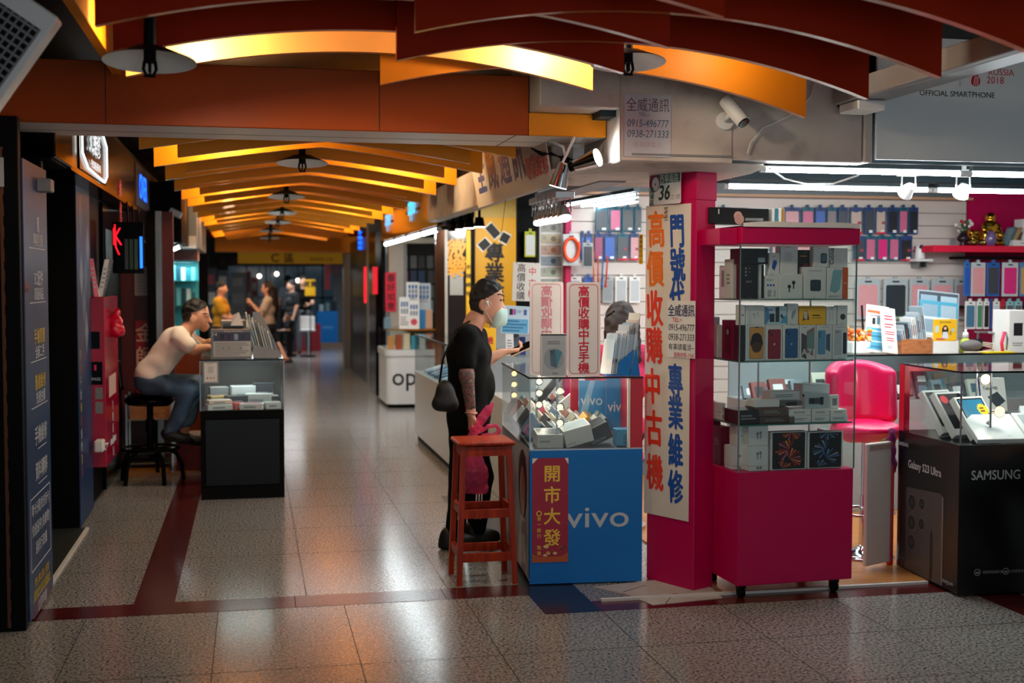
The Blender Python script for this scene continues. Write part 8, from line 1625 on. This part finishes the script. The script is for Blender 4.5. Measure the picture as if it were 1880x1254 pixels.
for (px0, px1, y0, y1, Y, m, nm, tx, tm) in ((560, 579, 513, 543, 26, brightyellow, 'yellow sign with dark characters behind the far seated person', '買賣', ink), (596, 606, 483, 532, 31, red, 'red banner on the far right wall', '', ink), (606, 626, 486, 504, 32, M('#b8888c', .5), 'faded pink poster on the far right wall', '', ink), (612, 643, 500, 640, 33, M('#b9bfc2', .5), 'pale panel on the far right', '', ink)):
    a_, b_ = WY(px0, y0, Y), WY(px1, y1, Y); mb = MB(); mb.box(-(b_.x - a_.x) / 2, (b_.x - a_.x) / 2, 0, .06, 0, a_.z - max(b_.z, .0), m)
    if tx: mb.text(tx, (0, -.002, (a_.z - b_.z) * .72), .13, tm, off=.02, maxw=.3)
    if b_.z > .1: mb.box(-.01, .01, .02, .04, -b_.z if Y < 27 else -.0, 0, black)
    tag(mb.build('sign_board', loc=((a_.x + b_.x) / 2, Y, max(b_.z, 0))), nm, 'sign')
for i, (px0, px1, y0, y1, Y, c, nm) in enumerate(((424, 452, 500, 580, 33, '#9aa0a0', 'pale grey notice board'), (453, 461, 498, 585, 33, '#a02430', 'narrow red strip'), (462, 474, 510, 600, 34, '#8a3a24', 'rust coloured post'), (372, 398, 492, 540, 30, '#3a4650', 'slate blue shop screen'), (400, 420, 496, 560, 31, '#4a545c', 'grey shop screen'), (500, 520, 530, 640, 35.5, '#5c6c78', 'blue-grey case'), (543, 560, 500, 600, 35, '#6a8090', 'pale blue case'))):
    a_, b_ = WY(px0, y0, Y), WY(px1, y1, Y); mb = MB(); mb.box(-(b_.x - a_.x) / 2, (b_.x - a_.x) / 2, 0, .1, 0, a_.z, M(c, .4)); mb.box(-(b_.x - a_.x) * .4, (b_.x - a_.x) * .4, -.004, 0, a_.z * .55, a_.z * .7, M('#c8c8c0', .5)); mb.box(-(b_.x - a_.x) * .4, (b_.x - a_.x) * .3, -.004, 0, a_.z * .8, a_.z * .92, M('#b04858' if i % 2 else '#d8d8d0', .5))
    tag(mb.build('shop_board', loc=((a_.x + b_.x) / 2, Y, 0)), nm + ' at the far end of the passage', 'board')
for i, (px, py) in enumerate(((476, 507), (508, 503), (497, 560), (547, 515))):
    p = WY(px, py, 34); b_ = thing('ceiling_lamp', 'small bright lamp at the far end, %s from the left' % ORD[i], 'lamp', p, 0, 'small lamps at the far end'); MB().ball((0, 0, 0), .055, mat('far_lamp', '#fff4e0', .4, vary=0, emit=6), 12, 8).build('bulb', b_); MB().cyl((0, 0, .05), (0, 0, 2.86 - p.z), .01, black).build('stem', b_)
# counters and goods on the left far down
rr = random.Random(8)
for i in range(14):
    Y = 13.75 + .25 * i if i < 7 else 14.7 + .24 * i; x = rr.uniform(-.3, .08); c = ['#c2d0d2', '#3a8aa0', '#d06a7a', '#e0d8c8', '#2a3a4a', '#d8b060'][i % 6]
    tag(MB().box(-.05, .05, -.03, .03, 0, rr.uniform(.05, .16), M(c), .003).build('packet', loc=(x, Y, .991), rz=rr.uniform(-40, 40)), '%s packet on the far left counters, %s counted from near to far' % (['pale', 'teal', 'rose', 'cream', 'navy', 'tan'][i % 6], ORD[i]), 'packet', 'packets on the far left counters')
mb = MB(); mb.ball((0, 0, .05), .05, M('#e81a4a', .3)); tag(mb.build('red_ball', loc=(-.28, 17.0, .991)), 'red round object on the far left counter', 'ball')
for (x, y, z, e, sx, sy) in ((.45, 26, 2.1, 60, 1.2, 3), (-1.3, 18, 2.2, 22, 1, 3), (2.6, 27, 2.3, 60, 1, 4), (2.3, 20.5, 2.3, 14, .6, 3)): light('AREA', 'shop_glow', (x, y, z), e, (.94, .97, 1), sx, sy, aim=(x, y, 0))
light('POINT', 'stall_lamp', (-.2, 19.0, 1.9), 10, (1, .6, .35), .08); light('SPOT', 'stall_lamp', (-.35, 9.7, 2.25), 42, (1, .74, .5), .05, aim=(-.62, 10.1, .8), spot=75, blend=.8)
light('AREA', 'counter_glow', FK.w(.3, .25, KT - .03), 2.0, (.9, 1, .98), .4, .3, aim=FK.w(.3, .25, 0))
# grille of the air vent in the upper left corner
av = thing('air_vent', 'tilted white air vent with a dark grille in the top left corner', 'vent', WY(18, 30, 4.2)); MB().box(-.30, .085, 0, .10, -.12, .12, wplastic, .006).build('housing', av); av.rotation_euler = (0, R(-56), 0)
mb = MB()
for i in range(12): mb.box(-.28 + i * .026, -.272 + i * .026, -.004, 0, -.10, .10, greyp)
for i in range(9): mb.box(-.28, .02, -.005, 0, -.10 + i * .024, -.094 + i * .024, greyp)
mb.box(-.28, .02, -.001, 0, -.10, .10, black); mb.build('grille', av)
